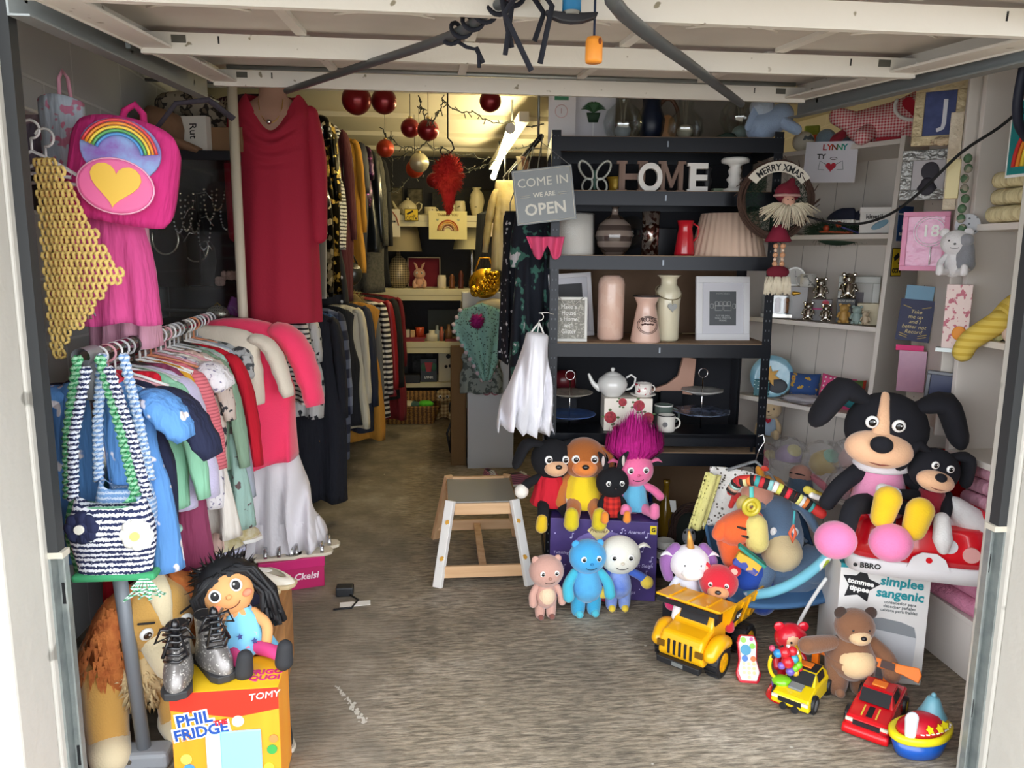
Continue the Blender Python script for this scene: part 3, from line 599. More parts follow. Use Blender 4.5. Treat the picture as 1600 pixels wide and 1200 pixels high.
gl=G(); [gl.cyl((x,0,-.003),(x+.002,0,-.02),.0028,n=8) for x in (-.016,-.009,.01,.017)]; gl.add('legs',M('#9c826f',.8),g); G().blob([(.024,0,.002),(.03,0,-.01)],[.003,.002],8).add('tail',M('#8d8794',.8),g)
garment('cardigan','pale pink cardigan hanging behind the pink gilet','cardigan',W(180,285,2.42),cloth('#dba3ba'),ws=.09,wh=.1,L=.48,t=.04,seed=9)
garment('plaid_shirt','grey and cream plaid shirt between pink gilet and cardigan','shirt',W(158,282,2.34),M('#8f8c88',.9,pat='check',c2='#c9c3b8',sc=9),ws=.1,wh=.12,L=.35,t=.03,seed=10)
# yellow openwork shawl
t=T('crochet_shawl','yellow openwork crochet shawl hanging at the left edge','shawl',W(58,255,2.02))
g=G(); rn=random.Random(7); w0=.24
for j in range(26):
    z=-j*.0185; k=j/25; wr=(.06+.135*min(1,k*1.6)) if k<.55 else .195*(1-(k-.55)/.5)
    nn=max(2,int(wr/.0135))
    for i in range(nn):
        x=(i+.5*(j%2))*.0135; 
        g.tube([(x+.0078*cos(a),-.004*sin(3*a)-.02*sin(PI*x/.2),z+.0105*sin(a)) for a in [PI*2*q/8 for q in range(8)]],.0044,5,closed=True)
g.add('crochet_work',cloth('#e6c878'),t,kind=None)
# backpack and print bag
t=T('backpack','pink childrens backpack with colourful front pocket hanging high left','backpack',W(190,345,2.16),rz=rad(8),ry=rad(10))
s_=mpp(W(190,250,2.16)); bw=64*s_; bh=150*s_
G().sheet(lambda u,v:(bw*sin((u-.5)*PI)*.98,-.04*cos((u-.5)*PI)*sin(PI*min(.97,max(.03,v)))-.02,v*bh*(.9+.1*cos((u-.5)*PI))),16,12,.06).add('main_pouch',cloth('#d63384'),t)
R0=rot()
G().prism([(x*bw*.88,bh*.69+z*bw*.72) for x,z in circ(1,28)],.012,(0,-.090,0)).add('rainbow_panel',M('#8fb8e8',.5,pat='noise',c2='#8a5fb8',sc=12),t,bevel=.003)
for i,c in enumerate(('#e5484d','#f39a2d','#f7d84a','#62b46a','#4f9be0')):
    G().tube([((.83-.08*i)*bw*cos(a),-.100,bh*.62+(.83-.08*i)*bw*sin(a)) for a in [rad(15+10*k) for k in range(16)]],bw*.036,6).add('rainbow_stripe',plast(c),t)
G().prism([(x*bw*.82,bh*.33+z*bw*.62) for x,z in circ(1,28)],.02,(0,-.103,0)).add('front_pocket',M('#ef6fa9',.5),t,bevel=.006)
G().prism([(x,z+bh*.36) for x,z in heart(bw*.55)],.006,(0,-.107,0)).add('heart_patch',M('#f6c94a',.5),t)
G().tube([(x*1.01*bw*.82,-.095,bh*.33+z*1.01*bw*.62) for x,z in circ(1,28)],.003,6,closed=True).add('piping',M('#f7b6d2',.5),t)
G().tube([(-.03,0,bh*.95),(-.022,0,bh*1.12),(0,0,bh*1.2),(.022,0,bh*1.12),(.03,0,bh*.95)],.009,8).add('carry_loop',cloth('#c2246f'),t)
G().tube([(bw*.5,.0,bh*.98),(bw*.9,0,bh*1.3),(bw*1.6,.02,bh*1.42),(bw*2.2,.05,bh*1.3)],.012,8,flat=.5).add('shoulder_strap',cloth('#2b2630'),t)
t=T('swim_bag','pale pink and blue print bag hanging beside the pink backpack','bag',W(113,300,2.3),rz=rad(-10))
G().sheet(lambda u,v:(.05*sin((u-.5)*PI),-.03*cos((u-.5)*PI)-.01,v*.25*(.92+.08*cos((u-.5)*PI))),12,12,.03).add('bag_body',cloth('#cddbe8',pat='blobs',c2='#d98aa8',sc=26,thr=.56),t)
G().tube([(-.015,0,.23),(-.012,0,.3),(0,0,.32),(.014,0,.3),(.02,0,.23)],.005,8).add('carry_loop',cloth('#e7a8bd'),t)
garment('floral_blouse','faded floral top at the far left below the wall rack','top',W(62,180,2.4)+Vector((-.02,0,0)),cloth('#7b7284',pat='blobs',c2='#a08c96',sc=14,thr=.55),ws=.1,wh=.12,L=.2,t=.03,seed=20)
for i,(px,py,c) in enumerate(((50,222,'#e6e6e6'),(72,235,'#d9d9d9'))):
    G_=hanger('white plastic hanger over the yellow shawl'+(' at the frame' if i==0 else ' nearer the backpack'),W(px,py+14,2.08),M(c,.4),w_=.09,grp='white hangers above the shawl')
# display cabinet
X0,X1,Y0,Y1=-1.26,-.815,3.41,3.8  # cabinet and its items pushed back: scaled about the camera from a nearer layout
t=T('display_cabinet','tall black framed glass display cabinet full of jewellery','cabinet',(0,0,0))
BF=M('#1a1b22',.4,.2)
G().bb((X0,Y0,.0),(X1,Y1,.1)).add('plinth',BF,t,bevel=.003); G().bb((X0,Y0,1.76),(X1,Y1,1.80)).add('cabinet_top',BF,t,bevel=.003); G().bb((X0,Y0,1.055),(X1,Y1,1.08)).add('cabinet_floor',BF,t,bevel=.003)
for x in (X0+.008,X1-.008):
    for y in (Y0+.008,Y1-.008): G().box((x,y,.93),(.013,.013,1.66)).add('corner_post',M('#8c8f92',.3,.8),t)
G().bb((X0+.01,Y1-.02,.1),(X1-.01,Y1-.012,1.76)).add('back_panel',M('#20232c',.6),t)
G().bb((X0+.016,Y0,1.08),(X1-.016,Y0+.004,1.76)).add('glass_door',PANE,t); G().bb((X1-.004,Y0+.016,1.08),(X1,Y1-.016,1.76)).add('glass_side',PANE,t)
G().bb((X0+.02,Y0+.01,1.225),(X1-.02,Y1-.03,1.23)).add('glass_shelf',PANE,t)
G().bb((X0+.01,Y0+.01,.1),(X1-.01,Y0+.02,1.055)).add('lower_door',M('#23252c',.4),t)
CZS=1.231
for i,(x,h_) in enumerate(((-1.17,.34),(-1.06,.29))):
    o=T('jewellery_bust','black velvet necklace bust'+(' at the left' if i==0 else ' in the middle')+' of the display cabinet','bust',(x,3.58+.05*i,CZS))
    G().lathe([(0,0),(.055,0),(.075,.1*h_/.26),(.07,h_*.6),(.028,h_*.8),(.025,h_),(0,h_)],sy=.6).add('bust_form',M('#15161c',.9),o)
    G().tube([(.055*cos(a),-.046,.62*h_+.07*sin(a)) for a in [rad(160+10*k) for k in range(23)]],.005,6).add('necklace',M('#cfc8b8',.2,.9),o)
rn=random.Random(5)
for i in range(9):
    x=-1.08+.028*i; z=1.50+rn.uniform(0,.16); L_=rn.uniform(.07,.16); g=G()
    for k in range(18):
        a=PI*k/17; g.ell((x+.028*cos(a+.3),3.46+.018*i,z-L_*sin(a)),.005,n=8,m=6)
    solo(g,'bead_necklace','string of beads hanging inside the glass cabinet','necklace',M(('#b9bcc2','#d8cfc0','#8f8478')[i%3],.25,.8),grp='bead necklaces in the cabinet')
t=T('earring_tree','black jewellery tree hung with silver earrings in the cabinet','stand',(-1.03,3.54,CZS))
G().cyl((0,0,0),(0,0,.4),.005).cyl((0,0,0),(0,0,.006),.05).add('stem',BF,t)
for k in range(8): G().tube([(0,0,.4-k*.035),(.04*cos(k*2),.03*sin(k*2),.41-k*.035),(.07*cos(k*2),.04*sin(k*2),.37-k*.035)],.003,6).add('branch',CHROME,t)
o=T('trinket_box','silver filigree trinket box on the cabinet floor','trinket box',(-.945,3.46,1.08)); G().ell((0,0,.035),(.05,.03,.04)).add('box_body',M('#c9c4b4',.3,.8,pat='dots',c2='#3a3834',sc=110,thr=.3),o); G().tube([(-.014,0,.07),(0,0,.086),(.014,0,.07)],.004,6).add('clasp',M('#c9a659',.3,1),o)
solo(G().bb((-.045,0,0),(.045,.04,.08)),'purse','purple glitter purse leaning in the cabinet','purse',M('#9b4fa6',.6,bump=.3),(-.89,3.54,1.10),rz=.3,ry=.35,bevel=.006)
g=G(); [g.ell((cos(k*2.4)*.06,sin(k*2.4)*.02,.016+.013*(k%4)),.015,n=10,m=7) for k in range(22)]
solo(g,'bead_garland','heap of pale pink beads on the cabinet glass shelf','beads',M('#d9b7ab',.25),(-.92,3.62,CZS))
g=G(); [g.ell((-.822+.006*sin(k),3.405-.004*cos(k*1.3),1.74-k*.012),.006,n=8,m=6) for k in range(30)]
solo(g,'bead_necklace','long silver bead necklace hanging at the cabinet corner','necklace',M('#9a9a98',.3,.9))
z0=1.80
o=T('wide_brim_hat','brown felt hat with folded brim on top of the cabinet','hat',(-1.14,3.42,z0+.03),ry=rad(16),rz=rad(20))
G().lathe([(0,.13),(.065,.128),(.09,.08),(.1,.01),(.17,.004),(.185,.024),(.17,.0),(.09,-.002),(.0,.0)],sy=.8).add('hat_body',M('#7a5c46',.95,bump=.2),o)
G().tube([(.099*cos(a),.08*sin(a),.015) for a in [2*PI*i/20 for i in range(20)]],.007,6,closed=True).add('hat_band',M('#5e4432',.9),o)
o=T('faux_fur_stole','leopard print faux fur stole rolled on the cabinet','stole',(-1.0,3.68,z0+.12))
G().blob([(-.17,.0,.1),(-.02,-.02,.08),(.15,-.01,-.04)],[.055,.075,.065],20).tufts((-.02,0,.05),(.18,.08,.08),600,.025,.005,3).add('fur',M('#9c9282',.98,pat='blobs',c2='#2f2a28',sc=24,thr=.5,c3='#6e6252'),o)
carton('storage_carton','plain brown carton on the cabinet top beside the cream pole',(-.90,3.46,z0),.2,.15,.1,M('#8a6a4c',.7),rz=rad(-12))
t=carton('white_carton','small white carton with black print behind the brown hat',(-1.0,3.44,z0+.0),.12,.04,.14,M('#d9d6cf',.6),rz=rad(-14)); text('Rut',.045,INK,t,(0,-.001,.08),rot(ry=rad(90)))
solo(G().prism([(0,0),(.075,0),(.02,.15)],.01),'folded_card','yellow triangular card beside the cream pole','card',M('#dfb72c',.7),(-.84,3.5,z0))
solo(G().cyl((-.80,3.30,0),(-.80,3.30,2.2),.02),'support_pole','cream painted support pole beside the red dress','pole',M('#cfc6b2',.5))
MX,MY=-.685,3.52  # mannequin and dress enlarged about the camera, further along the line of sight
t=T('mannequin','flesh coloured mannequin torso with pendant wearing the red dress','mannequin',(MX,MY,0)); SK=M('#b08a78',.5)
G().lathe([(.001,2.17),(.04,2.165),(.055,2.1),(.06,2.04),(.12,2.0),(.155,1.96),(.16,1.86),(.135,1.66),(.125,1.54),(.145,1.33),(.15,1.18),(.12,1.12),(0,1.1)],sy=.48).add('torso',SK,t)
G().cyl((0,0,0.02),(0,0,1.12),.014).cyl((0,0,0),(0,0,.02),.14).add('stand',STEEL,t)
G().tube([(.05*cos(a),-.05+.03*sin(a),2.02+.10*sin(a)) for a in [rad(180+9*k) for k in range(21)]],.002,5).add('necklace',M('#c9a35c',.3,.9),t); G().ell((0,-.105,1.92),.011).add('pendant',CHROME,t)
RED=M('#a61d38',.85,bump=.15,bs=120)
t=T('cowl_dress','crimson red cowl neck dress on the mannequin','dress',(MX,MY,0)); vs=[];n=72;m=60
for j in range(m+1):
    u=j/m; z=2.05-u*.97
    for i in range(n):
        a=2*PI*i/n; r=.158-.01*sin(PI*min(1,u*1.6))+.012*u
        if u<.08: r=.11+.048*(u/.08)**.7
        fr=max(0,-sin(a)); c_=abs(cos(a)); cowl=.016*fr*sin(u*75-5.0*c_*c_)*max(0,1-u*2.6)*(1 if u>.03 else 0)
        fold=.005*sin(9*a+2*u)*(u+.2)
        zz=z-(.16*fr**3)*max(0,1-u*2.2)
        vs.append(((r+fold)*cos(a)*1.02,(r*.72+fold+cowl)*sin(a),zz))
G()._a(vs,[(j*n+i,(j+1)*n+i,(j+1)*n+(i+1)%n,j*n+(i+1)%n) for j in range(m) for i in range(n)],True).add('dress_body',RED,t)
for s_ in (-1,1): G().blob([(s_*.15,.0,1.97),(s_*.175,.0,1.78),(s_*.175,-.01,1.46)],[.038,.042,.036],flat=.8).add('sleeve',RED,t)
# adult clothes on two hanging levels further back
HR=M('#8d9092',.4,.7)
for nm,z,y0,y1,x in (('upper',2.15,3.75,6.1,-.80),('lower',1.12,3.6,6.2,-.82)):
    t=T('wall_clothes_rail','steel clothes rail at the '+nm+' level along the left wall','rail',(x,0,z),grp='wall clothes rails')
    G().cyl((0,y0,0),(0,y1,0),.0125).add('bar',HR,t)
    for y in (y0+.05,(y0+y1)/2,y1-.05): G().cyl((0,y,0),(XL-x,y,0),.008).add('bracket',HR,t)
def far(nm,i,name,label,cat,mat,y,x=-.80,**k):
    z={'u':2.11,'l':1.1}[nm]
    mw=.23+.008*i; k['ws']=min(k.get('ws',.25),mw); k['wh']=min(k.get('wh',.25),mw+.02); k.setdefault('splay',.1); k['slw']=k.get('slw',.05)*.8; k['fold']=.6
    return garment(name,label,cat,(x,y,z),mat,seed=i*3+1,rz=rad(-4+(i*5)%9),grp={'u':'adult clothes on the upper wall rail','l':'adult clothes on the lower wall rail'}[nm],**k)
SEQ=M('#0e0e14',.2,.9,pat='cells',c2='#e9e3d0',sc=34,thr=.55); SEQG=M('#15130c',.25,.9,pat='cells',c2='#f0d070',sc=50,thr=.7)
U=[('coat','plum wool coat next to the red dress','coat',cloth('#45283a'),3.25,dict(ws=.25,wh=.24,L=.75,sl=.5,slw=.05)),
('velvet_dress','navy velvet dress hanging behind the plum coat','dress',M('#0e1830',.7,sheen=.8),3.42,dict(ws=.26,wh=.26,L=.95,sl=.5,slw=.05)),
('sequin_dress','black and silver sequin dress catching the light','dress',SEQ,3.6,dict(ws=.26,wh=.27,L=.95,sl=.1,slw=.06)),
('sequin_dress','black and gold sequin dress beside the silver one','dress',SEQG,3.75,dict(ws=.28,wh=.29,L=.95,sl=.4,slw=.05)),
('print_dress','black and white zigzag print dress behind the gold sequins','dress',M('#15151a',.8,pat='wavy',c2='#d6d6d2',sc=16,thr=.6),3.88,dict(ws=.27,wh=.3,L=.7)),
('coat','burgundy long coat on the upper rail','coat',cloth('#4a1820'),4.02,dict(ws=.27,wh=.3,L=1.0,sl=.6,slw=.055)),
('blouse','blue grey satin blouse on the upper rail','blouse',M('#6d7f96',.35),4.2,dict(ws=.25,wh=.26,L=.5,sl=.4,slw=.05)),
('jacket','mustard edge of a jacket behind the burgundy coat','jacket',cloth('#b4822a'),4.38,dict(ws=.28,wh=.3,L=.85,sl=.55,slw=.05)),
('evening_gown','midnight blue evening gown with pointed shoulder','dress',M('#0b1428',.6),4.5,dict(ws=.34,wh=.3,L=.75,sl=.3,slw=.05)),
('sequin_blouse','purple sequin top with tiny sparkles','top',M('#2a1030',.3,.7,pat='cells',c2='#c05ac0',sc=90,thr=.9),4.72,dict(ws=.33,wh=.3,L=.42,sl=.2,slw=.06)),
('leather_jacket','black leather jacket with shiny sleeve','jacket',M('#1a2026',.28,coat=.4,bump=.25,bs=14),4.9,dict(ws=.33,wh=.33,L=.72,sl=.6,slw=.065)),
('coat','charcoal tweed coat behind the leather jacket','coat',M('#3a3b38',.9,pat='noise',c2='#55534c',sc=60),5.1,dict(ws=.36,wh=.38,L=1.0,sl=.62,slw=.06)),
('coat','black wool coat last on the upper rail','coat',cloth('#101218'),5.35,dict(ws=.36,wh=.4,L=.98,sl=.62,slw=.06))]
for i,(n_,l,c,m_,y,k) in enumerate(U): far('u',i,n_,l,c,m_,3.85+(y-3.25)*1.0,x=-.82+.011*i,**k)
LW=[('striped_shirt','white and black striped top behind the hot pink jacket','top',M('#dcd8d2',.9,pat='stripes',c2='#26262c',sc=14,thr=.3),3.55,dict(ws=.3,wh=.3,L=.42,sl=.35,slw=.05)),
('print_blouse','white blouse printed with black palm leaves','blouse',cloth('#c9c9ca',pat='blobs',c2='#23262e',sc=22,thr=.58),3.68,dict(ws=.3,wh=.31,L=.52,sl=.2,slw=.05)),
('jumper','mustard yellow long jumper on the lower rail','jumper',cloth('#b98430'),3.82,dict(ws=.29,wh=.31,L=.66,sl=.5,slw=.05)),
('denim_shirt','blue denim shirt beside the mustard jumper','shirt',cloth('#2f4f80'),3.96,dict(ws=.3,wh=.3,L=.6,sl=.5,slw=.05,hem=M('#c9c6be',.8))),
('checked_coat','navy and grey checked coat in the middle of the lower rail','coat',M('#1a2138',.9,pat='check',c2='#77809a',sc=3),4.12,dict(ws=.32,wh=.33,L=.85,sl=.55,slw=.055)),
('coat','long navy coat reaching lowest on the lower rail','coat',cloth('#10131f'),3.75,dict(ws=.26,wh=.3,L=.98,sl=.5,slw=.055)),
('trousers','black trousers folded over a hanger on the lower rail','trousers',cloth('#15171e'),4.28,dict(ws=.3,wh=.3,L=.7)),
('cardigan','cream cable knit cardigan on the lower rail','cardigan',cloth('#c4bda9'),4.42,dict(ws=.33,wh=.34,L=.75,sl=.55,slw=.055)),
('coat','dark navy quilted coat next to the cream cardigan','coat',cloth('#1b2236'),4.58,dict(ws=.35,wh=.36,L=.8,sl=.6,slw=.06)),
('jacket','grey fleece jacket further back on the lower rail','jacket',cloth('#5b5d60'),4.78,dict(ws=.36,wh=.37,L=.68,sl=.6,slw=.06)),
('jumper','ochre jumper hem low beside the grey fleece','jumper',cloth('#b07c2c'),4.68,dict(ws=.34,wh=.36,L=.88)),
('striped_jumper','black white and red striped top on the lower rail','top',M('#1d1a1e',.9,pat='stripes',c2='#d4cfc6',sc=9,thr=.4),4.98,dict(ws=.37,wh=.38,L=.8,sl=.6,slw=.05)),
('padded_jacket','red padded jacket near the end of the lower rail','jacket',M('#8c1822',.5,bump=.4,bs=10),5.18,dict(ws=.38,wh=.38,L=.7,sl=.6,slw=.055)),
('coat','black coat with long sleeve beside the red padded jacket','coat',cloth('#0f1116'),5.4,dict(ws=.42,wh=.42,L=.75,sl=.62,slw=.06)),
('dress','deep red dress last on the lower rail','dress',cloth('#6e1420'),5.6,dict(ws=.4,wh=.42,L=.95,sl=.5,slw=.05))]
for i,(n_,l,c,m_,y,k) in enumerate(LW): far('l',i,n_,l,c,m_,y+.15,x=-.83+.017*i,**k)
garment('polka_dot_dress','black dress with white polka dots between the two rails','dress',(-.66,4.45,1.55),M('#0f1016',.8,pat='dots',c2='#e8e6e2',sc=16,thr=.22),ws=.14,wh=.17,L=.45,seed=31)
o=T('fur_collar_coat','coat with yellow brown fur collar above the cream cardigan','coat',(-.52,4.9,1.06)); G().blob([(-.06,0,.0),(0,-.03,.03),(.05,0,-.06)],[.04,.055,.05],14).tufts((0,0,0),(.08,.06,.08),260,.03,.005,3).add('fur_collar',M('#8f7a45',.95,pat='noise',c2='#4a3c26',sc=20),o); G().bb((-.14,-.03,-.55),(.08,.03,-.06)).add('coat_body',cloth('#20222a'),o,bevel=.02)
o=T('handbag','dark olive leather handbag hanging between the clothes','bag',(-.54,4.85,1.2)); G().ell((0,0,.06),(.09,.04,.08)).add('bag_body',M('#2c2c24',.3,coat=.3),o); G().tube([(-.06,0,.12),(0,0,.26),(.06,0,.12)],.006,8).add('handle',M('#2c2c24',.3),o); G().tube([(-.085,-.02,.09),(0,-.043,.1),(.085,-.02,.09)],.003,6).add('zip',CHROME,o)
# ================= LEFT FLOOR: crate, shoes, doll, dog, boxes =================
t=T('wooden_crate','pine crate shelf on its side with oval hand hole, holding shoes','crate',(-.615,2.30,0),rz=rad(4))
WD=M('#b98552',.55,pat='wood',c2='#9c6a3c',sc=2,ax='Y')
G().bb((-.13,-.25,.27),(.13,.25,.29)).add('top_board',WD,t,bevel=.002)
hp=[(-.42,0),(.42,0),(.5,.04),(.5,.27),(-.5,.27),(-.5,.0)]
g=G(); R_=rot(rz=rad(90))
for a,b in (((-.25,.0),(-.06,.27)),((.04,.0),(.25,.27)),): g.bb((.115,a[0],a[1]),(.13,b[0],b[1]))
g.bb((.115,-.06,.0),(.13,.04,.12)).bb((.115,-.06,.21),(.13,.04,.27)); g.add('side_board',WD,t)
G().bb((-.13,-.25,0),(-.115,.25,.27)).add('side_board',WD,t); G().bb((-.115,-.24,.0),(.115,.24,.015)).add('bottom_board',WD,t); G().bb((-.115,.235,.015),(.115,.25,.27)).add('back_board',WD,t)
CT=.29
def shoe(name,label,loc,rz,L_,mat,sole,grp=None,h_=.06,straps=None,laces=None,rx=0,ry=0,inner='#2a2a2c'):
    o=T(name,label,'shoe',loc,rz,grp,rx,ry)
    ol=[(-.5,.0),(-.47,.16),(-.2,.17),(.1,.2),(.32,.22),(.46,.15),(.5,0)]; pts=[(x*L_,y*L_) for x,y in ol]+[(x*L_,-y*L_) for x,y in ol[::-1][1:-1]]
    R_=rot(rx=rad(90)); g=G().prism([(x,y) for x,y in pts],.014,(0,0,.014),R_.to_3x3() if False else rot(rx=rad(-90))); g.add('sole',sole,o,bevel=.003)
    if not straps:
        g=G(); n=20; prof=[]
        for j in range(7):
            u=j/6; vs=[]
            for i in range(n):
                a=2*PI*i/n; x=.49*cos(a); y=(.2 if cos(a)>0 else .165)*sin(a); top=h_*(.5+.5*(1-max(0,cos(a))**1.5)) if cos(a)>0 else h_
                vs.append((x*L_*(1-.22*u**2)-(.06*L_*u if cos(a)>0 else 0),y*L_*(1-.45*u**1.6),.014+top*sin(u*PI/2)))
            prof+=vs
        g._a(prof,[(j*n+i,j*n+(i+1)%n,(j+1)*n+(i+1)%n,(j+1)*n+i) for j in range(6) for i in range(n)],True).add('upper',mat,o)
        G().ell((-.14*L_,0,.014+h_*.93),(.2*L_,.085*L_,.004)).add('opening',M(inner,.9),o)
        if laces:
            for k in range(4): G().tube([(.04*L_+k*.055*L_,-.09*L_,.014+h_*(.98-k*.1)),(.06*L_+k*.055*L_,0,.02+h_*(1.03-k*.1)),(.04*L_+k*.055*L_,.09*L_,.014+h_*(.98-k*.1))],.0035,6).add('lace',laces,o)
    else:
        for x in (-.25,.02,.26): G().tube([(x*L_,.17*L_*cos(a),.014+h_*sin(a)) for a in [PI*i/10 for i in range(11)]],.008,8,flat=.4).add('strap',mat,o)
    return o
GOLD=M('#d9cfa9',.35,.5); 
carton('shoe_box','tall white storage box on the floor under two trainers',(-.80,2.58,0),.16,.28,.325,M('#c9c8c4',.6),lid=(.03,WHITE),rz=rad(4))
shoe('trainer','gold and white trainer with lilac sole on the tall white box',(-.81,2.66,.329),rad(35),.27,M('#b9aa72',.5,pat='noise',c2='#d6d0b4',sc=30),M('#b8bbd6',.6),laces=WHITE,h_=.06)
shoe('trainer','cream and gold trainer behind the lilac soled one',(-.77,2.77,.329),rad(35),.26,M('#d9d3c0',.5,pat='noise',c2='#b8a468',sc=30),WHITE,laces=WHITE,h_=.065)
shoe('ballet_flat','cream pearl ballet flat with bow on the crate',(-.56,2.49,CT),rad(-20),.19,M('#e8e1d2',.3),M('#cdbb95',.5),grp='cream flats',inner='#f2f0ea',h_=.035)
shoe('ballet_flat','cream ballet flat beside its twin, nearer the shoe box',(-.60,2.42,CT),rad(-20),.19,M('#e8e1d2',.3),M('#cdbb95',.5),grp='cream flats',inner='#f2f0ea',h_=.035)
shoe('sequin_shoe','dark navy glossy child shoe on the crate beside the doll',(-.57,2.33,CT),rad(60),.13,M('#0f1c38',.25,coat=.5),M('#15171c',.5),h_=.055)
shoe('slipper','pale pink slipper toe behind the doll on the crate',(-.60,2.25,CT),rad(-30),.13,M('#d8a7b5',.8),M('#efe9e6',.6),h_=.045,inner='#b98797')
t=carton('shoe_box','bright magenta shoe box behind the crate with silver sandals on it',(-.60,3.08,0.0),.26,.2,.13,M('#b5105c',.5),rz=rad(16),lid=(.04,M('#c4126a',.5))); text('Ckelsi',.04,M('#f4dbe6',.5),t,(.055,-.0045,.055),name='box_print',shear=.2,bold=.0008)
# keep the box up on a low stand so it shows above the crate line
SIL=M('#b9b9bb',.25,.9,bump=.6,bs=60)
for i,(x,y) in enumerate(((-.66,3.11),(-.54,3.14),(-.64,3.19),(-.52,3.22))): shoe('sandal','silver beaded sandal on the magenta shoe box',(x,y,.132),rad(12),.2,SIL,M('#d9d0bd',.5),grp='silver sandals on the magenta box',straps=1,h_=.035)
shoe('trainer','black child trainer under the doll beside the crate foot',(-.45,2.06,0),rad(-70),.15,M('#222327',.7),M('#b8b0a0',.7),laces=WHITE,h_=.06)
t=T('adapter','black plug adapter with cable and white leaflet beside the crate','plug',(-.36,3.02,0)); G().box((-.02,0,.02),(.07,.05,.04)).add('plug_body',M('#1e2024',.5),t,bevel=.006); G().tube([(0,-.02,.01),(.04,-.06,.004),(.02,-.13,.004),(-.05,-.14,.004)],.004,6).add('cable',INK,t)
solo(G().bb((-.06,-.02,0),(.06,.02,.002)),'leaflet','small white folded leaflet on the floor beside the crate','leaflet',WHITE,(-.33,2.93,0),rz=.1)
# game box
pf=T('game_box','orange and yellow toy game box at the front left','box',(-.535,1.83,0),rz=rad(2))
OR=M('#ee8a1e',.4,pat='wood',c2='#f2a62c',sc=.6,ax='Z'); w_,h_=.262,.30
G().bb((-w_/2,0,0),(w_/2,.16,h_)).add('box_body',OR,pf,bevel=.002)
G().bb((-w_/2,.0,h_),(w_/2,.16,h_+.001)).add('box_top',M('#f0c224',.4),pf)
G().prism([(-w_/2,h_-.0),(w_/2,h_),(w_/2,h_-.058),(.02,h_-.075),(-w_/2,h_-.045)],.0008,(0,-.001,0)).add('red_band',M('#e0301e',.4),pf)
LB=M('#1d4a9c',.4); WH=M('#fafafa',.4)
for s_,x,z,sz in (('PHIL',-.075,.228,.044),('FRIDGE',-.06,.193,.04)):
    text(s_,sz*1.03,WH,pf,(x,-.0016,z),rot(ry=rad(-8)),bold=.0045,name='title_outline'); text(s_,sz,LB,pf,(x,-.0028,z),rot(ry=rad(-8)),bold=.0012,name='title')
text('THE',.018,M('#c9252b',.4),pf,(-.012,-.0034,.215),rot(ry=rad(-8)),bold=.001)
text('TOMY',.025,WH,pf,(.096,-.003,h_-.019),rot(ry=rad(-6)),bold=0,sx=1.1,shear=.2)
text('FRIGO\nQUOI',.03,M('#d0267a',.4),pf,(.09,.06,h_+.0016),rot(rx=rad(-90)) if False else Matrix.Rotation(rad(-90),3,'X'),bold=.001)
fr=G().bb((-.015,-.006,.06),(.085,0,.19)).add('fridge_picture',M('#8cc4ec',.4),pf,bevel=.004); G().bb((-.05,-.004,.065),(-.015,0,.185)).add('open_door_picture',M('#b8dcf4',.4),fr)
for x,z,c,r in ((-.032,.15,'#f2c53a',.012),(-.035,.125,'#e05a2a',.008),(-.03,.1,'#e8e4d4',.013),(.03,.215,'#f3e2b8',.015),(.11,.13,'#3f9c4c',.013),(.115,.16,'#e8854a',.011),(-.1,.12,'#f5cf5a',.014),(-.095,.09,'#4b8ed0',.015),(.1,.08,'#f7d23c',.013),(.05,.04,'#5fb04a',.02),(.0,.035,'#f2d6b4',.013),(.09,.035,'#e4683a',.014),(-.06,.04,'#e9b93a',.015)):
    G().cyl((x,-.003,z),(x,0,z),r,n=16).add('picture_patch',M(c,.4),pf)
BX=.303
# glitter boots
GLT=M('#8a8684',.35,.6,pat='cells',c2='#f0eee8',sc=260,thr=.85)
def boot(loc,rz,label):
    o=T('ankle_boot',label,'boot',loc,rz,'glitter boots'); n=20
    ol=[(-.5,.0),(-.46,.15),(-.2,.16),(.1,.19),(.32,.21),(.46,.15),(.5,0)]; L_=.175; pts=[(x*L_,y*L_) for x,y in ol]+[(x*L_,-y*L_) for x,y in ol[::-1][1:-1]]
    G().prism(pts,.02,(0,0,.02),rot(rx=rad(-90))).add('sole',M('#2c2c2e',.6),o,bevel=.003)
    P=[];lv=[(.02,1,1,0),(.045,.98,1.0,0),(.065,.8,.9,-.03),(.085,.6,.82,-.1),(.11,.5,.8,-.16),(.128,.5,.8,-.17),(.142,.52,.84,-.17)]
    for z,kx,ky,dx in lv:
        for i in range(n): a=2*PI*i/n; P.append(((dx+.49*kx*cos(a))*L_,.2*ky*sin(a)*L_,z))
    P2=G()._a(P,[(j*n+i,j*n+(i+1)%n,(j+1)*n+(i+1)%n,(j+1)*n+i) for j in range(6) for i in range(n)],True).add('upper',GLT,o)
    G().ell((-.17*L_,0,.140),(.25*L_,.16*L_,.004)).add('opening',INK,o)
    BL=M('#15151a',.3,coat=.6)
    G().blob([(.1*L_,0,.075),(.06*L_,0,.105),(.07*L_,0,.165)],[.012,.013,.014],10,.8).add('tongue',BL,o)
    for k in range(6):
        z=.08+.015*k; x=(.2-.028*k)*L_+.004
        G().tube([(x-.01,-.028,z),(x+.012,-.008,z+.006),(x+.012,.008,z+.002),(x-.01,.028,z+.006)],.0042,6).add('lace',BL,o)
    for s_ in (-1,1): G().tube([(.08*L_,0,.15),(.08*L_+.02,s_*.03,.165),(.08*L_+.015,s_*.045,.13),(.09*L_+.01,s_*.012,.14),(.2*L_,s_*.03,.09)],.0045,6).add('bow',BL,o)
    return o
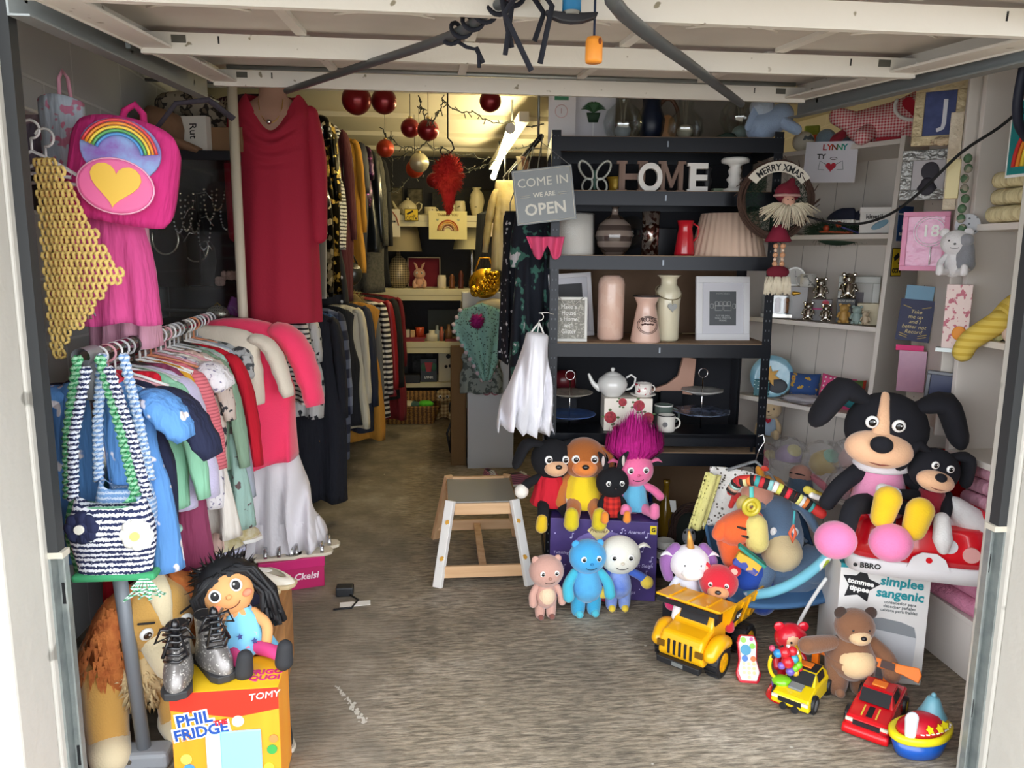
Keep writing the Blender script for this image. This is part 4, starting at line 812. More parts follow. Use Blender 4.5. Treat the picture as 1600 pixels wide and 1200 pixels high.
boot((-.655,1.87,BX),rad(-78),'silver glitter lace-up boot at the left on the game box'); boot((-.585,1.93,BX),rad(-50),'silver glitter lace-up boot at the right on the game box')
# rag doll
d=T('rag_doll','rag doll with long black woolly hair and sky blue dress','doll',(-.53,2.03,.30),rz=rad(14),rx=rad(-16),ry=rad(-6)); SKN=M('#e2a368',.8)
G().blob([(0,0,.02),(0,0,.09)],[.045,.035],16).add('body',SKN,d)
hd=G().ell((0,0,0),(.068,.052,.066)).add('head',SKN,d,loc=(-.02,0,.165)); hd.rotation_euler=(0,rad(-18),0)
for s_ in (-1,1):
    G().ell((s_*.03,-.05,.012),(.016,.005,.018)).add('eye',WHITE,hd); G().ell((s_*.03,-.054,.012),(.011,.004,.013)).add('pupil',INK,hd); G().ell((s_*.027,-.058,.017),.003).add('glint',WHITE,hd); G().ell((s_*.045,-.040,-.022),(.014,.01,.01)).add('cheek',M('#e58a6c',.9),hd)
G().ell((0,-.053,-.008),(.008,.006,.007)).add('nose',SKN,hd); G().tube([(.022*cos(a),-.052,-.026+.012*sin(a)) for a in [rad(195+15*i) for i in range(11)]],.0014,5).add('mouth',M('#6b2f22',.8),hd)
rn=random.Random(3); g=G().ell((0,.02,.02),(.085,.06,.075),noise=.05); cn=0
for i in range(150):
    a=rn.uniform(0,2*PI); top=Vector((.06*cos(a),.012+.04*sin(a),.06)); 
    sgn=1 if cos(a)>0 else -1; out=rn.uniform(.07,.11)
    if -.6<sin(a+PI)-.3 and False: continue
    L_=rn.uniform(.08,.2) if sgn<0 else rn.uniform(.05,.12)
    pts=[top,(sgn*out*.8,.01+.03*sin(a),.03),(sgn*out,-.012+.05*rn.random(),-.03-L_*.3),(sgn*(out-.015),-.02+.04*rn.random(),-.03-L_)]
    pts=[Vector(p)+Vector((.004*sin(k*3+i),.004*cos(k*2+i),0)) for k,p in enumerate(pts)]
    g.tube(pts,.0065,5)
g.tufts((0,.02,.03),(.08,.055,.07),260,.03,.005,9,lambda q:q.z>.1 and q.y>-.3).add('hair',M('#101014',.6),hd)
DB=M('#7cc4ea',.8,pat='blobs',c2='#d98aa8',sc=46,thr=.7)
G().lathe([(.03,.115),(.048,.09),(.06,.05),(.085,-.005),(.08,-.005),(.05,.05)],n=32,ripple=.05,k=8,sy=.8).add('dress',DB,d)
for x,z in ((-.005,.05),(.03,.03)): G().prism([(a*1,b) for a,b in star(.009)],.002,(x,-.064+abs(x)*.2,z),rot(rx=-.25)).add('star_print',M('#2e3a78',.7),d)
for s_ in (-1,1):
    G().blob([(s_*.035,0,.095),(s_*.065,-.03,.06),(s_*.06,-.05,.02)],[.016,.015,.014]).add('arm',SKN,d)
    l=G().blob([(s_*.025,-.03,.01),(s_*.045+.02,-.085,.0),(s_*.05+.045,-.125,-.012)],[.019,.018,.018]).add('leg',M('#e04688',.8),d)
    G().blob([(s_*.05+.047,-.14,-.025),(s_*.05+.055,-.15,.012)],[.024,.02],14).add('shoe',M('#26272b',.8),l)
# spaniel plush dog
dg=T('plush_dog','large plush spaniel with shaggy russet ears and cream muzzle','soft toy',(-.86,2.12,0),rz=rad(30)); TAN=plush('#c99a4e'); CRM=plush('#e2d2ae'); RUS=M('#a85a2a',.95,pat='noise',c2='#c2743a',sc=30,bump=.5,bs=60)
G().blob([(0,.14,.16),(0,.05,.22),(0,-.03,.3)],[.145,.13,.09],22).add('body',TAN,dg)
G().ell((.01,-.07,.24),(.085,.06,.1)).tufts((.01,-.08,.22),(.08,.055,.09),420,.02,.006,2).add('chest_fur',M('#cdb488',.95),dg)
hd=G().ell((0,0,0),(.105,.1,.115)).add('head',TAN,dg,loc=(.05,-.06,.385)); hd.rotation_euler=(rad(14),rad(-4),rad(8))
mz=G().blob([(0,-.05,-.035),(0,-.13,-.062)],[.066,.056],22).add('muzzle',CRM,hd); G().blob([(0,-.086,.04),(0,-.05,.10),(0,.0,.12)],[.018,.03,.032],14,.6).add('forehead_blaze',CRM,hd)
G().ell((0,-.188,-.045),(.036,.022,.026)).add('nose',M('#1e2026',.5),mz)
for s_ in (-1,1):
    eye(hd,(s_*.052,-.088,.018),.019,True,'#3a2416')
    G().blob([(s_*.035,-.098,.055),(s_*.07,-.085,.058)],[.003,.003],8).add('brow',INK,hd)
    g=G().blob([(s_*.07,.01,.09),(s_*.125,.0,.02),(s_*.135,-.015,-.1),(s_*.12,-.02,-.21)],[.03,.05,.06,.045],16,.6)
    rn=random.Random(8+s_)
    for i in range(750):
        u=rn.random(); a=rn.uniform(0,2*PI); c_=Vector((s_*(.09+.045*sin(u*2.2)),.0-.02*u,.09-.31*u)); r=.035+.035*sin(PI*min(.9,u)); p=c_+Vector((cos(a)*r,sin(a)*r*.75,0)); q=p+Vector((cos(a)*.012,sin(a)*.012,-.035)); n_=Vector((-sin(a),cos(a),0))*.006
        g._a([p+n_,p-n_,q],[(0,1,2)],True)
    g.add('ear',RUS,hd)
    l=G().blob([(s_*.085,-.05,.24),(s_*.09,-.075,.12),(s_*.09,-.085,.06)],[.06,.055,.05],18).add('front_leg',TAN,dg); G().blob([(s_*.09,-.07,.055),(s_*.095,-.13,.05)],[.056,.052],18).add('paw',CRM,l)
    G().blob([(s_*.13,.12,.1),(s_*.15,.02,.05)],[.08,.05],16).add('hind_leg',TAN,dg)
# oddments on the floor under the kids clothes
g=G(); rn=random.Random(17); s0=Fz(527,1072,.0006); s1=Fz(572,1130,.0006)
for k in range(60):
    q=s0.lerp(s1,rn.random())+Vector((rn.gauss(0,.005),rn.gauss(0,.004),0)); r_=rn.uniform(.002,.007); m_=7
    g._a([(q.x+r_*rn.uniform(.5,1.2)*cos(2*PI*i/m_),q.y+1.6*r_*rn.uniform(.5,1.2)*sin(2*PI*i/m_),.0006+k*1e-6) for i in range(m_)],[tuple(range(m_))])
solo(g,'paint_streak','white paint streak scuffed across the concrete floor','paint mark',M('#c9c5bb',.9),kind='stuff')
# ================= CENTRE BACK =================
BSX0,BSX1,BSY=-.72,.62,6.45
CRW=M('#cfc8a8',.6,bump=.05)
t=T('back_shelving','cream painted timber shelving across the back wall','shelving',(0,0,0))
SZ=(1.70,1.10,.66)
for z in SZ:
    b_=G().bb((BSX0,BSY,z-.03),(BSX1,YB-.03,z)).bb((BSX0,BSY-.02,z-.095),(BSX1,BSY,z)).add('shelf_board',CRW,t,bevel=.003)
    G().bb((BSX0,BSY-.021,z-.052),(BSX1,BSY-.0195,z-.048)).add('groove',M('#8a856c',.8),b_)
for x in (BSX0-.02,BSX1+.02): G().bb((x-.02,BSY,0),(x+.02,BSY+.04,1.9)).bb((x-.02,YB-.07,0),(x+.02,YB-.03,1.9)).add('upright',CRW,t)
def bs(px,y=6.6): return W(px,400,y).x
CRC=M('#cfc6a2',.25,pat='blobs',c2='#4c5038',sc=26,thr=.66)
teapot('teapot','cream teapot with dark heart marks at the left of the top back shelf',(bs(586),6.62,SZ[0]),.075,CRC,PI)
teapot('teapot','cream teapot with lid and spout next to the yellow sign',(bs(638),6.6,SZ[0]),.078,CRC)
o=mug('teacup','cream teacup standing on its saucer on the top back shelf',(bs(673),6.6,SZ[0]+.012),.05,.06,CRC,cat='cup'); G().lathe([(0,-.012),(.05,-.01),(.085,.002),(.08,.004),(.0,-.006)]).add('saucer',CRC,o)
vase('vase','small cream vase partly behind the red feather heart',(bs(706),6.62,SZ[0]),[(0,0),(.03,0),(.045,.04),(.04,.09),(.03,.1)],CRC)
vase('vase','cream tumbler shaped vase with dark marks on the top back shelf',(bs(719),6.6,SZ[0]),[(0,0),(.035,0),(.048,.06),(.042,.12),(.038,.125),(0,.11)],CRC)
vase('vase','tall cream vase with rose on its rim at the right of the top back shelf',(bs(745),6.6,SZ[0]),[(0,0),(.035,0),(.045,.03),(.065,.12),(.055,.18),(.032,.215),(.04,.235),(.036,.235),(.028,.21),(0,.2)],CRC)
for i,(x,w_,h_,c) in enumerate(((570,.16,.24,'#2b2a28'),(592,.13,.27,'#8a8064'),(618,.15,.26,'#6e6650'),(650,.14,.25,'#77705a'),(690,.16,.22,'#23252e'),(730,.2,.26,'#2a2c33'),(760,.14,.25,'#3a3b3e'))):
    photoframe('canvas_print',('faded print leaning on the back wall '+('above the left teapot','behind the left teapot','between the two teapots','behind the teacup','behind the feather heart','behind the tall vase','at the right end')[i]),(bs(x,6.85),6.9,SZ[0]),w_,h_,.012,M('#22221f',.7),M(c,.8,pat='noise',c2='#3a382f',sc=20),cat='picture')
# notes and signs hanging on the shelf front
t=T('thank_you_poster','cream thank you poster with a muted rainbow hanging on the back shelf','poster',W(700,374,6.4)); G().bb((-.155,0,0),(.155,.002,.225)).add('paper',M('#d9cf96',.7),t)
for i,c in enumerate(('#a8542c','#d99a4a','#c9a368','#7a4a34','#d8b8a0')): G().tube([((.082-.013*i)*cos(a),-.002,.07+(.082-.013*i)*sin(a)) for a in [PI*k/16 for k in range(17)]],.006,6,flat=1).add('rainbow_band',M(c,.8),t)
text('THANK  YOU',.028,M('#8a7440',.8),t,(0,-.002,.195),bold=.0008)
for s_ in (-1,1): G().prism([(x+s_*.085,z+.155) for x,z in heart(.012)],.001,(0,-.001,0)).add('heart_print',M('#9aa088',.8),t)
t=T('handwritten_note','white handwritten note with a red brown line hanging on the back shelf','note',W(602,370,6.4)); G().bb((-.12,0,0),(.12,.002,.22)).add('paper',M('#d9d2c0',.7),t,bevel=.001)
text('thank you',.022,M('#8a8478',.8),t,(0,-.002,.18),shear=.3); text('Make a Home\nhere',.03,INK,t,(0,-.002,.11),bold=.001)
G().tube([(-.11,-.002,.2),(-.02,-.002,.21),(.06,-.002,.2),(.09,-.002,.16),(.11,-.002,.09)],.004,6).add('painted_line',M('#9a4a34',.8),t)
def cctv(label,loc,rz,w_,h_,lab='CCTV'):
    t=T('cctv_sign',label,'sign',loc,rz); G().bb((-w_/2,0,0),(w_/2,.002,h_)).add('sign_plate',INK,t); G().bb((-w_/2+.004,-.001,.004),(w_/2-.004,.0,h_-.004)).add('yellow_face',M('#e0c020',.5),t)
    G().box((-.1*w_,-.002,.68*h_),(.5*w_,.002,.16*h_),rot(ry=rad(-28))).bb((.1*w_,-.003,.45*h_),(.3*w_,-.001,.5*h_)).add('camera_symbol',INK,t); text(lab,w_*.33,INK,t,(0,-.002,h_*.2),bold=.001); return t
cctv('yellow CCTV warning sign hanging on the top back shelf',W(643,345,6.4),0,.11,.095)
# lamps on the middle shelf
def lamp(name,label,loc,bh,sr,sh,base,shade,prof=None,n=28):
    o=T(name,label,'lamp',loc); G().lathe(prof or [(0,0),(.05,0),(.09,.05),(.095,bh*.45),(.06,bh*.8),(.02,bh*.9),(.012,bh*1.05)]).add('lamp_base',base,o)
    s=G().lathe([(sr,bh*1.02),(sr*.78,bh*1.02+sh),(sr*.77,bh*1.02+sh),(sr*.985,bh*1.02)],n=40).add('lamp_shade',shade,o); return o
lamp('table_lamp','table lamp with wire lattice base and taupe drum shade','lamp' and (bs(622),6.66,SZ[1]),.3,.2,.24,M('#b9a98a',.4,.3,pat='check',c2='#4a4238',sc=16),M('#8f846a',.8))
lamp('table_lamp','table lamp with pale shade and thin chrome stem at the right',(bs(738),6.68,SZ[1]),.32,.16,.2,CHROME,M('#cbc39a',.8),[(0,0),(.06,0),(.06,.01),(.012,.02),(.02,.1),(.01,.18),(.02,.24),(.01,.33)])
t=T('open_gift_box','dark red open gift box standing upright on the middle back shelf','box',(bs(662),6.75,SZ[1]),0); G().bb((-.14,.0,0),(.14,.02,.26)).add('red_lining',M('#7a1428',.8),t); g=G().bb((-.14,-.06,.0),(.14,0,.008)).bb((-.14,-.06,.252),(.14,0,.26)).bb((-.14,-.06,0),(-.132,0,.26)).bb((.132,-.06,0),(.14,0,.26)); g.add('box_rim',M('#b0a48c',.7),t)
o=softtoy('plush_bunny','flesh pink plush figure hugging a glass heart in the red gift box',(bs(655),6.62,SZ[1]),.2,plush('#c99c84'),ears='long',nose=None,smile=False,bw=1.1)
vase('candle_jar','glass candle jar with label on the middle back shelf',(bs(690),6.6,SZ[1]),[(0,0),(.036,0),(.038,.01),(.038,.09),(.034,.095),(.034,.11),(0,.112)],M('#c9c0b0',.2),cat='candle')
for i,(px,h_,c,l) in enumerate(((706,.12,'#7a4a2a','brown figurine'),(720,.15,'#5a2a22','dark red ornament'),(748,.16,'#b9b9b6','silver ornament'),(600,.14,'#cfcfc6','silver candle holder'))):
    vase('ornament',l+' standing on the middle back shelf',(bs(px),6.58,SZ[1]),[(0,0),(.03,0),(.02,.02),(.028,.05),(.018,.08),(.024,h_*.75),(.01,h_)],M(c,.35,.2),cat='ornament')
# lower back shelf
solo(G().bb((-.19,-.12,0),(.19,.12,.035)).bb((-.2,-.13,.03),(.2,.13,.036)),'serving_tray','red tray full of small gifts on the lower back shelf','tray',M('#8e1c1c',.5),(bs(627),6.58,SZ[2]))
tz=SZ[2]+.036
rn=random.Random(12)
for i,(dx,c,w_,h_) in enumerate(((-.15,'#cfb88a',.05,.05),(-.10,'#cfb88a',.05,.05),(-.04,'#b0a58c',.06,.02),(.0,'#c9b8a0',.05,.03),(.05,'#d8d0c0',.03,.06),(.09,'#c8a878',.035,.055))):
    solo(G().bb((-w_/2,0,0),(w_/2,.05,h_)),'gift_box','small tan gift box on the red tray','box',M(c,.6),(bs(627)+dx,6.48,tz),grp='little boxes on the red tray',bevel=.002)
vase('candle','orange glass candle on the red tray',(bs(655),6.52,tz),[(0,0),(.035,0),(.037,.08),(.033,.08),(0,.07)],M('#b8482a',.3),cat='candle')
solo(G().prism([(-.12,0),(.12,0),(.09,.1),(.06,.2),(.0,.24),(-.05,.2),(-.08,.12)],.05),'spotted_bag','dusty pink spotted gift bag at the back of the lower shelf','bag',M('#7a4650',.8,pat='dots',c2='#5a1f2c',sc=16,thr=.25),(bs(610),6.72,SZ[2]),bevel=.01)
solo(G().bb((-.16,0,0),(.16,.02,.24)),'framed_panel','grey green panel leaning on the lower back shelf','picture',M('#4e5450',.7),(bs(697),6.88,SZ[2]),bevel=.002)
for i,(px,h_,c,w_) in enumerate(((674,.09,'#c9c3b0',.05),(682,.13,'#8c989c',.022),(689,.12,'#a85a4a',.022),(692,.1,'#1f2024',.016),(700,.14,'#6a4a30',.03))):
    vase('toiletry_bottle',('white jar','grey bottle','reddish bottle','black nail varnish bottle','brown tube')[i]+' on the lower back shelf',(bs(px),6.52,SZ[2]),[(0,0),(w_,0),(w_,h_*.65),(w_*.5,h_*.72),(w_*.5,h_),(0,h_)],M(c,.3),cat='bottle')
solo(G().bb((-.06,-.04,0),(.06,.05,.02)),'cosmetic_tray','small red and black tray at the right of the lower shelf','tray',M('#6e161c',.5),(bs(706),6.5,SZ[2]),bevel=.003)
# under the lowest shelf: crate top and things
t=T('low_stand','cream low stand under the back shelves','stand',(-.12,6.72,0)); G().bb((-.52,-.2,.26),(.42,.25,.3)).add('stand_top',CRW,t); g=G(); [g.bb((x-.02,-.18,0),(x+.02,-.14,.26)) for x in (-.48,.38)]; g.add('stand_legs',CRW,t)
LZ=.30
o=mug('mug','white mug lettered in black on the low stand',(bs(608,6.5),6.56,LZ),.05,.1,M('#cfc8a8',.3)); text('THE\nBOSS',.04,INK,o,(0,-.052,.05),bold=.001,sx=.9)
for i,(px,w_,h_,c,l) in enumerate(((597,.1,.12,'#8a8260','small framed picture'),(622,.16,.27,'#4e5156','tall grey canvas with tree shape'),(652,.12,.2,'#26282c','black framed photo'),(670,.08,.24,'#3a3d42','narrow grey panel'))):
    photoframe('leaning_picture',l+' leaning under the back shelves',(bs(px,6.85),6.86,LZ),w_,h_,.01,M('#26272a',.6),M(c,.8,pat='noise',c2='#5d5f60',sc=9),cat='picture')
t=carton('gift_set_box','black boxed gift set with red and green design under the shelves',(bs(668,6.5),6.56,LZ),.14,.06,.2,M('#101418',.4)); G().prism([(-.02,.09),(.02,.09),(.035,.17),(-.035,.17)],.001,(0,-.002,0)).add('red_print',M('#a8222a',.5),t); [G().ell((s_*.045,0,.13),(.02,.002,.035)).add('green_print',M('#1f5a34',.5),t) for s_ in (-1,1)]; text('LYNX',.028,WHITE,t,(0,-.002,.04),bold=.0006)
t=carton('game_carton','cream boxed kit with round black dials beside the black gift set',(bs(700,6.5),6.58,LZ),.17,.07,.26,M('#cfc6a8',.5)); 
for x,z,r in ((0,.22,.02),(-.02,.13,.014),(.015,.135,.014),(.05,.15,.012)): G().cyl((x,-.003,z),(x,0,z),r,n=16).add('dial_print',INK,t)
solo(G().bb((-.09,-.05,0),(.09,.05,.07)),'storage_case','black storage case between the mug and the gift set','box',M('#15171b',.5),(bs(637,6.5),6.56,LZ),bevel=.004)
# wicker basket
t=T('wicker_basket','brown wicker basket of crafts on the floor at the back','basket',(bs(637,6.3),6.35,0)); WK=M('#a07438',.7,pat='wavy',c2='#5e3e1c',sc=9,thr=.5,ax='X',bump=.5,bs=60)
g=G()
for k in range(9):
    z=.012+k*.017; w_=.20+.012*k/2; d_=.11+.01*k/2
    g.tube([(w_*(abs(cos(a))**.35)*(1 if cos(a)>0 else -1)+.002*sin(9*a+k*PI),d_*(abs(sin(a))**.35)*(1 if sin(a)>0 else -1),z) for a in [2*PI*i/40 for i in range(40)]],.0095,6,closed=True)
g.bb((-.19,-.1,0),(.19,.1,.01)).add('woven_wall',WK,t)
G().bb((-.22,.1,.15),(.22,.13,.24)).add('lid',WK,t,bevel=.008)
bl=t.location
for i,(x,z,c,n_,r) in enumerate((((-.14),.16,'#c9b078','folded tan felt',.07),(-.02,.15,'#cfc6aa','cream wool hank',.075),(.03,.145,'#3a5c5a','teal cloth',.06),(.13,.15,'#55c030','lime green cloth',.065))):
    solo(G().ell((0,0,0),(r,.07,.03),noise=.06,seed=i),'craft_bundle',n_+' in the wicker basket','cloth',cloth(c),(bl.x+x,bl.y-.01,z))
o=softtoy('plush_sheep','white checked plush toy with black spots near the basket',(bs(716,6.2),6.3,0),.24,M('#d2c8a4',.9,pat='check',c2='#8e8468',sc=10),nose='#15151a',ears='flop',earc=plush('#1a1c22'),sit=True)
o=softtoy('plush_dog','small checked plush toy behind the spotted one',(bs(692,6.4),6.5,0.0),.3,M('#cdb88a',.9,pat='check',c2='#8a6c4a',sc=10),ears='flop',earc=plush('#20242e'),sit=True)
# desk side with gold bag and shawl
t=T('white_desk','white laminate desk end panel standing on the floor','desk',(0,0,0)); DKW=M('#b9bcc0',.5)
dx0,dx1,dy0,dy1=.20,.46,4.0,4.9
G().bb((dx0,4.88,0),(.50,4.90,1.0)).add('end_panel',DKW,t,bevel=.002); G().bb((.20,4.9,.98),(.9,6.3,1.02)).add('desk_top',DKW,t); G().bb((.2,4.9,0),(.22,6.3,.98)).add('side_panel',DKW,t)
t=T('gold_handbag','shiny gold ruffled handbag hanging above the teal shawl','handbag',W(757,443,4.86)); g=G().ell((0,0,0),(.1,.06,.095))
rn=random.Random(2)
for k in range(9):
    c_=Vector((rn.uniform(-.065,.065),-.045,rn.uniform(-.055,.06)))
    for q in range(3): g.tube([c_+Vector((.028*(1-.28*q)*cos(a),-.012*q-.008*sin(3*a),.03*(1-.28*q)*sin(a))) for a in [2*PI*i/14 for i in range(14)]],.008,6,closed=True)
g.add('bag_body',M('#d9a928',.22,.85),t); G().tube([(-.06,0,.08),(-.03,0,.16),(.03,0,.16),(.06,0,.08)],.006,6).add('handle',M('#c9992a',.3,.8),t)
solo(G().bb((-.14,0,-.1),(.14,.12,.1)),'white_carton','white carton under the gold handbag','box',M('#b9b9b4',.6),W(757,482,4.85)+Vector((0,0,0)),bevel=.003)
t=T('teal_shawl','teal and pale pink crochet shawl with scalloped edge draped beside the desk','shawl',W(752,485,4.80))
def shf(u,v):
    w_=.19*(1-.0*v); x=(u-.5)*2*w_*(1-max(0,v-.25)*1.15 if v>.25 else .7+v*1.2); z=-v*.44+.02*abs((u-.5))*0
    return (x+.03*v,-.05*cos((u-.5)*PI)*(1-v*.6)+.014*sin(u*19),z-.05*(1-abs(u-.5)*2)*(1-v)*-1)
G().sheet(shf,24,22,.012).add('crochet_work',M('#86b6b0',.95,pat='dots',c2='#46605e',sc=60,thr=.28,c3='#d8c9d0',bump=.6,bs=60),t)
pt=[shf(0,v/10) for v in range(11)]+[shf(1,1-v/10) for v in range(11)]
g=G(); [g.ell(p,(.014,.01,.014),n=8,m=6) for p in pt]; g.add('scalloped_edge',M('#cbb9c4',.95),t)
t=T('felt_flower','purple felt flower pinned on the teal shawl','flower',W(745,502,4.70)); G().ell((0,0,0),(.035,.02,.04)).tufts((0,-.005,0),(.032,.02,.036),160,.02,.009,4).add('petals',M('#9a1470',.9),t); G().tube([(0,-.01,-.03),(.003,-.01,-.075)],.003,6).add('stem',M('#1e1418',.7),t)
solo(G().blob([(-.08,0,0),(0,-.02,.015),(.08,0,0)],[.03,.035,.03]),'cream_scarf','cream knitted scarf over the top of the teal shawl','scarf',plush('#d9cba4'),W(770,478,4.84))
garment('lace_blouse','grey floral lace top below the teal shawl','top',W(752,545,4.85),M('#7d8684',.8,pat='blobs',c2='#46504f',sc=30,thr=.52),ws=.13,wh=.14,L=.28,t=.03,seed=41)
solo(G().bb((-.05,0,-W(716,640,4.95).z),(.05,.05,.42)),'brown_paper_bag','brown paper bag standing in the gap beside the desk','bag',M('#6b4f2c',.8),(W(716,560,4.95).x,4.95,W(716,640,4.95).z),bevel=.008)
o=T('backpack','black backpack standing on the floor beside the desk','backpack',(W(722,700,5.0).x,5.1,0)); G().blob([(0,0,.09),(0,0,.3)],[.09,.07],14,.8).add('main_pouch',cloth('#14161c'),o); G().tube([(-.06,-.04,.3),(-.1,-.06,.2),(-.08,-.05,.08)],.008,6).add('strap',INK,o)
# black pleated dress with tag and cream blouse, belt, floral dress
t=T('pleated_dress','black pleated dress with paper tag hanging at the end of the aisle','dress',W(768,330,5.3)); g=G(); n=60; vs=[]
for z,r in ((0,.04),(-.02,.09),(-.25,.1),(-.5,.12),(-.62,.13)):
    for i in range(n): a=2*PI*i/n; k=1+.1*(i%2); vs.append((r*k*cos(a),r*.4*k*sin(a),z))
g._a(vs,[(j*n+i,(j+1)*n+i,(j+1)*n+(i+1)%n,j*n+(i+1)%n) for j in range(4) for i in range(n)]).add('pleats',cloth('#15181c'),t)
G().bb((-.02,-.07,-.17),(.02,-.068,-.08)).add('paper_tag',M('#d8c9b8',.7),t,'cream paper price tag')
garment('blouse','cream and mustard blouse hanging on the right side of the aisle','blouse',W(795,282,4.4),M('#d8cfae',.85,pat='noise',c2='#cbb878',sc=3,bump=.8,bs=20),ws=.08,wh=.1,L=.5,sl=.35,slw=.035,t=.05,seed=44)
t=T('leather_belt','brown leather belt hanging beside the cream blouse','belt',W(797,330,3.9)); G().tube([(.02,0,0),(.01,0,-.2),(-.01,0,-.45),(-.03,-.0,-.62)],.013,8,flat=.4).add('belt_strap',M('#6a3a28',.5),t); G().box((.005,-.01,-.25),(.03,.006,.02)).add('buckle',STEEL,t)
FD=M('#141a26',.9,pat='blobs',c2='#3f6f63',sc=17,thr=.56,c3='#c8c8cc',bump=.5,bs=20)
FD2=M('#131722',.9,pat='dots',c2='#d2d2d8',sc=34,thr=.22,c3='#fff')
garment('floral_dress','navy dress with green leaf print hanging beside the rack','dress',W(832,330,3.45),FD,ws=.08,wh=.1,L=.95,t=.06,sl=.2,slw=.04,seed=45,fold=.6,splay=.1)
garment('spotted_dress','navy dress sprinkled with small white spots behind the leaf print dress','dress',W(812,330,3.75),FD2,ws=.08,wh=.1,L=.72,t=.05,seed=46,fold=.6)
for i,(px,y,c,l) in enumerate(((846,3.9,'#2e2a26','charcoal'),(834,4.1,'#4a2e20','dark brown'),(826,4.2,'#77705f','taupe'))):
    garment('coat',l+' coat edge hanging behind the open sign','coat',W(px,245,y),cloth(c),ws=.06,wh=.07,L=.6,t=.04,seed=50+i)
t=T('aisle_clothes_rail','dark clothes rail over the right side of the aisle behind the open sign','rail',(.47,0,1.90)); G().cyl((0,3.5,0),(0,5.35,0),.012).add('bar',INK,t); [G().cyl((0,y,0),(0,y,ZC-1.90+.04),.006).add('ceiling_bracket',STEEL,t) for y in (3.6,5.3)]
for o in [o for o in bpy.data.objects if o.parent is None and o.name.split('.')[0] in ('floral_dress','spotted_dress','blouse','pleated_dress','leather_belt','coat') and o.location.x>0]:
    G().tube([(0,0,-.01),(0,0,.04),(.47-o.location.x,0,1.90-o.location.z)],.003,6).add('hanger_hook',STEEL,o)
# little white dress on hanger
t=garment('christening_dress','white satin childs party dress hanging on the rack side','dress',W(840,520,3.06),M('#ecebf2',.45,sheen=.3,bump=.3,bs=16),ws=.045,wh=.125,L=.39,t=.07,neck=.03,fold=.55,kf=9,flare=1.1,hemwave=.005,seed=60,drop=.01)
t.rotation_euler=(0,rad(7),0); G().ell((-.02,-.06,-.075),(.018,.012,.018),noise=.12).add('rosette',WHITE,t); G().tube([(0,0,0),(0,0,.05)]+[(.0+.015*cos(a),0,.065+.015*sin(a)) for a in [rad(-90+25*i) for i in range(9)]]+[(.03,.02,.085),(.06,.04,.08)],.0022,6).add('hanger_hook',WHITE,t)
for s_ in (-1,1): G().tube([(s_*.03,0,-.01),(s_*.014,0,.02),(0,0,.04)],.004,6).add('strap',WHITE,t)
# sunglasses hanging, slippers below desk
t=T('sunglasses','pink framed sunglasses hanging on the desk panel','glasses',W(767,612,4.865)); [G().tube([(s_*.028+.024*cos(a),0,.02*sin(a)) for a in [2*PI*i/18 for i in range(18)]],.005,6,closed=True).add('rim',M('#a0606e',.4),t) for s_ in (-1,1)]
shoe('sneaker','pink and grey sneaker on the floor beside the desk',(.33,4.55,0),rad(-70),.2,M('#b06a86',.7,pat='stripes',c2='#6d4a5a',sc=30),WHITE,laces=WHITE,grp='pink sneakers by the desk'); shoe('sneaker','pink and grey sneaker on the floor behind the stool',(.5,4.5,0),rad(20),.2,M('#b06a86',.7,pat='stripes',c2='#6d4a5a',sc=30),WHITE,laces=WHITE,grp='pink sneakers by the desk')
# baubles and fairy lights
RB=M('#7e0f18',.32,.5,coat=.3); OB=M('#a8381e',.32,.5); GB=M('#b9b49a',.35,.6)
for i,(px,py,r,y,m_,l) in enumerate(((557,156,23,3.6,RB,'large red bauble at the left, cut by the door edge'),(600,158,20,3.7,RB,'red bauble right of the largest one'),(766,158,17,3.7,RB,'red bauble near the centre of the ceiling'),(641,200,15,4.2,RB,'small dark red bauble of the touching pair'),(669,203,17,4.1,RB,'dark red bauble with a light reflection in the touching pair'),(602,232,14,4.4,OB,'orange red bauble hanging lowest on the left'),(655,254,15,4.6,GB,'silver gilt bauble above the orange one'),(648,264,14,4.8,OB,'orange bauble behind the silver gilt one'),(678,282,12,5.0,RB,'dull red bauble behind the feather heart'))):
    p=W(px,py,y); r_=r*mpp(p); o=T('bauble',l,'bauble',p,grp='ceiling baubles'); G().ell((0,0,0),r_,n=28,m=18).add('ball',m_,o); G().cyl((0,0,r_*.95),(0,0,r_*1.15),r_*.18).add('cap',M('#c9b070',.3,.8),o); G().tube([(0,0,r_*1.1),(0,0,ZC-p.z)],.0015,4).add('thread',INK,o)
rn=random.Random(21)
def lights(label,pts,nb):
    t=T('string_lights',label,'string lights',(0,0,0),grp='fairy light strings'); P=[W(*q) for q in pts]; full=[]
    for a,b in zip(P,P[1:]):
        for i in range(12): u=i/12; full.append(a.lerp(b,u)+Vector((rn.uniform(-.006,.006),0,-.10*u*(1-u)+rn.uniform(-.006,.006))))
    G().tube(full,.0032,5).add('wire',M('#1e2420',.7),t)
    g=G()
    for q in full[::2]: e=q+Vector((rn.uniform(-.02,.02),rn.uniform(-.01,.01),rn.uniform(-.035,.02))); g.tube([q,e],.0028,5)
    g.add('bulbs',M('#3a382c',.5),t)
lights('fairy light wire zigzag from the door edge to the dark baubles',[(655,150,3.9),(660,168,3.9),(670,185,4.0),(684,175,4.0),(692,150,3.9)],8)
lights('fairy light wire sagging from centre to the tube light',[(692,155,4.0),(740,175,4.1),(800,190,4.2),(855,192,4.2)],8)
lights('fairy light wire looping under the orange bauble',[(598,200,4.4),(612,215,4.4),(640,228,4.5),(665,222,4.5),(690,228,4.6),(740,240,4.7),(765,245,4.8)],8)
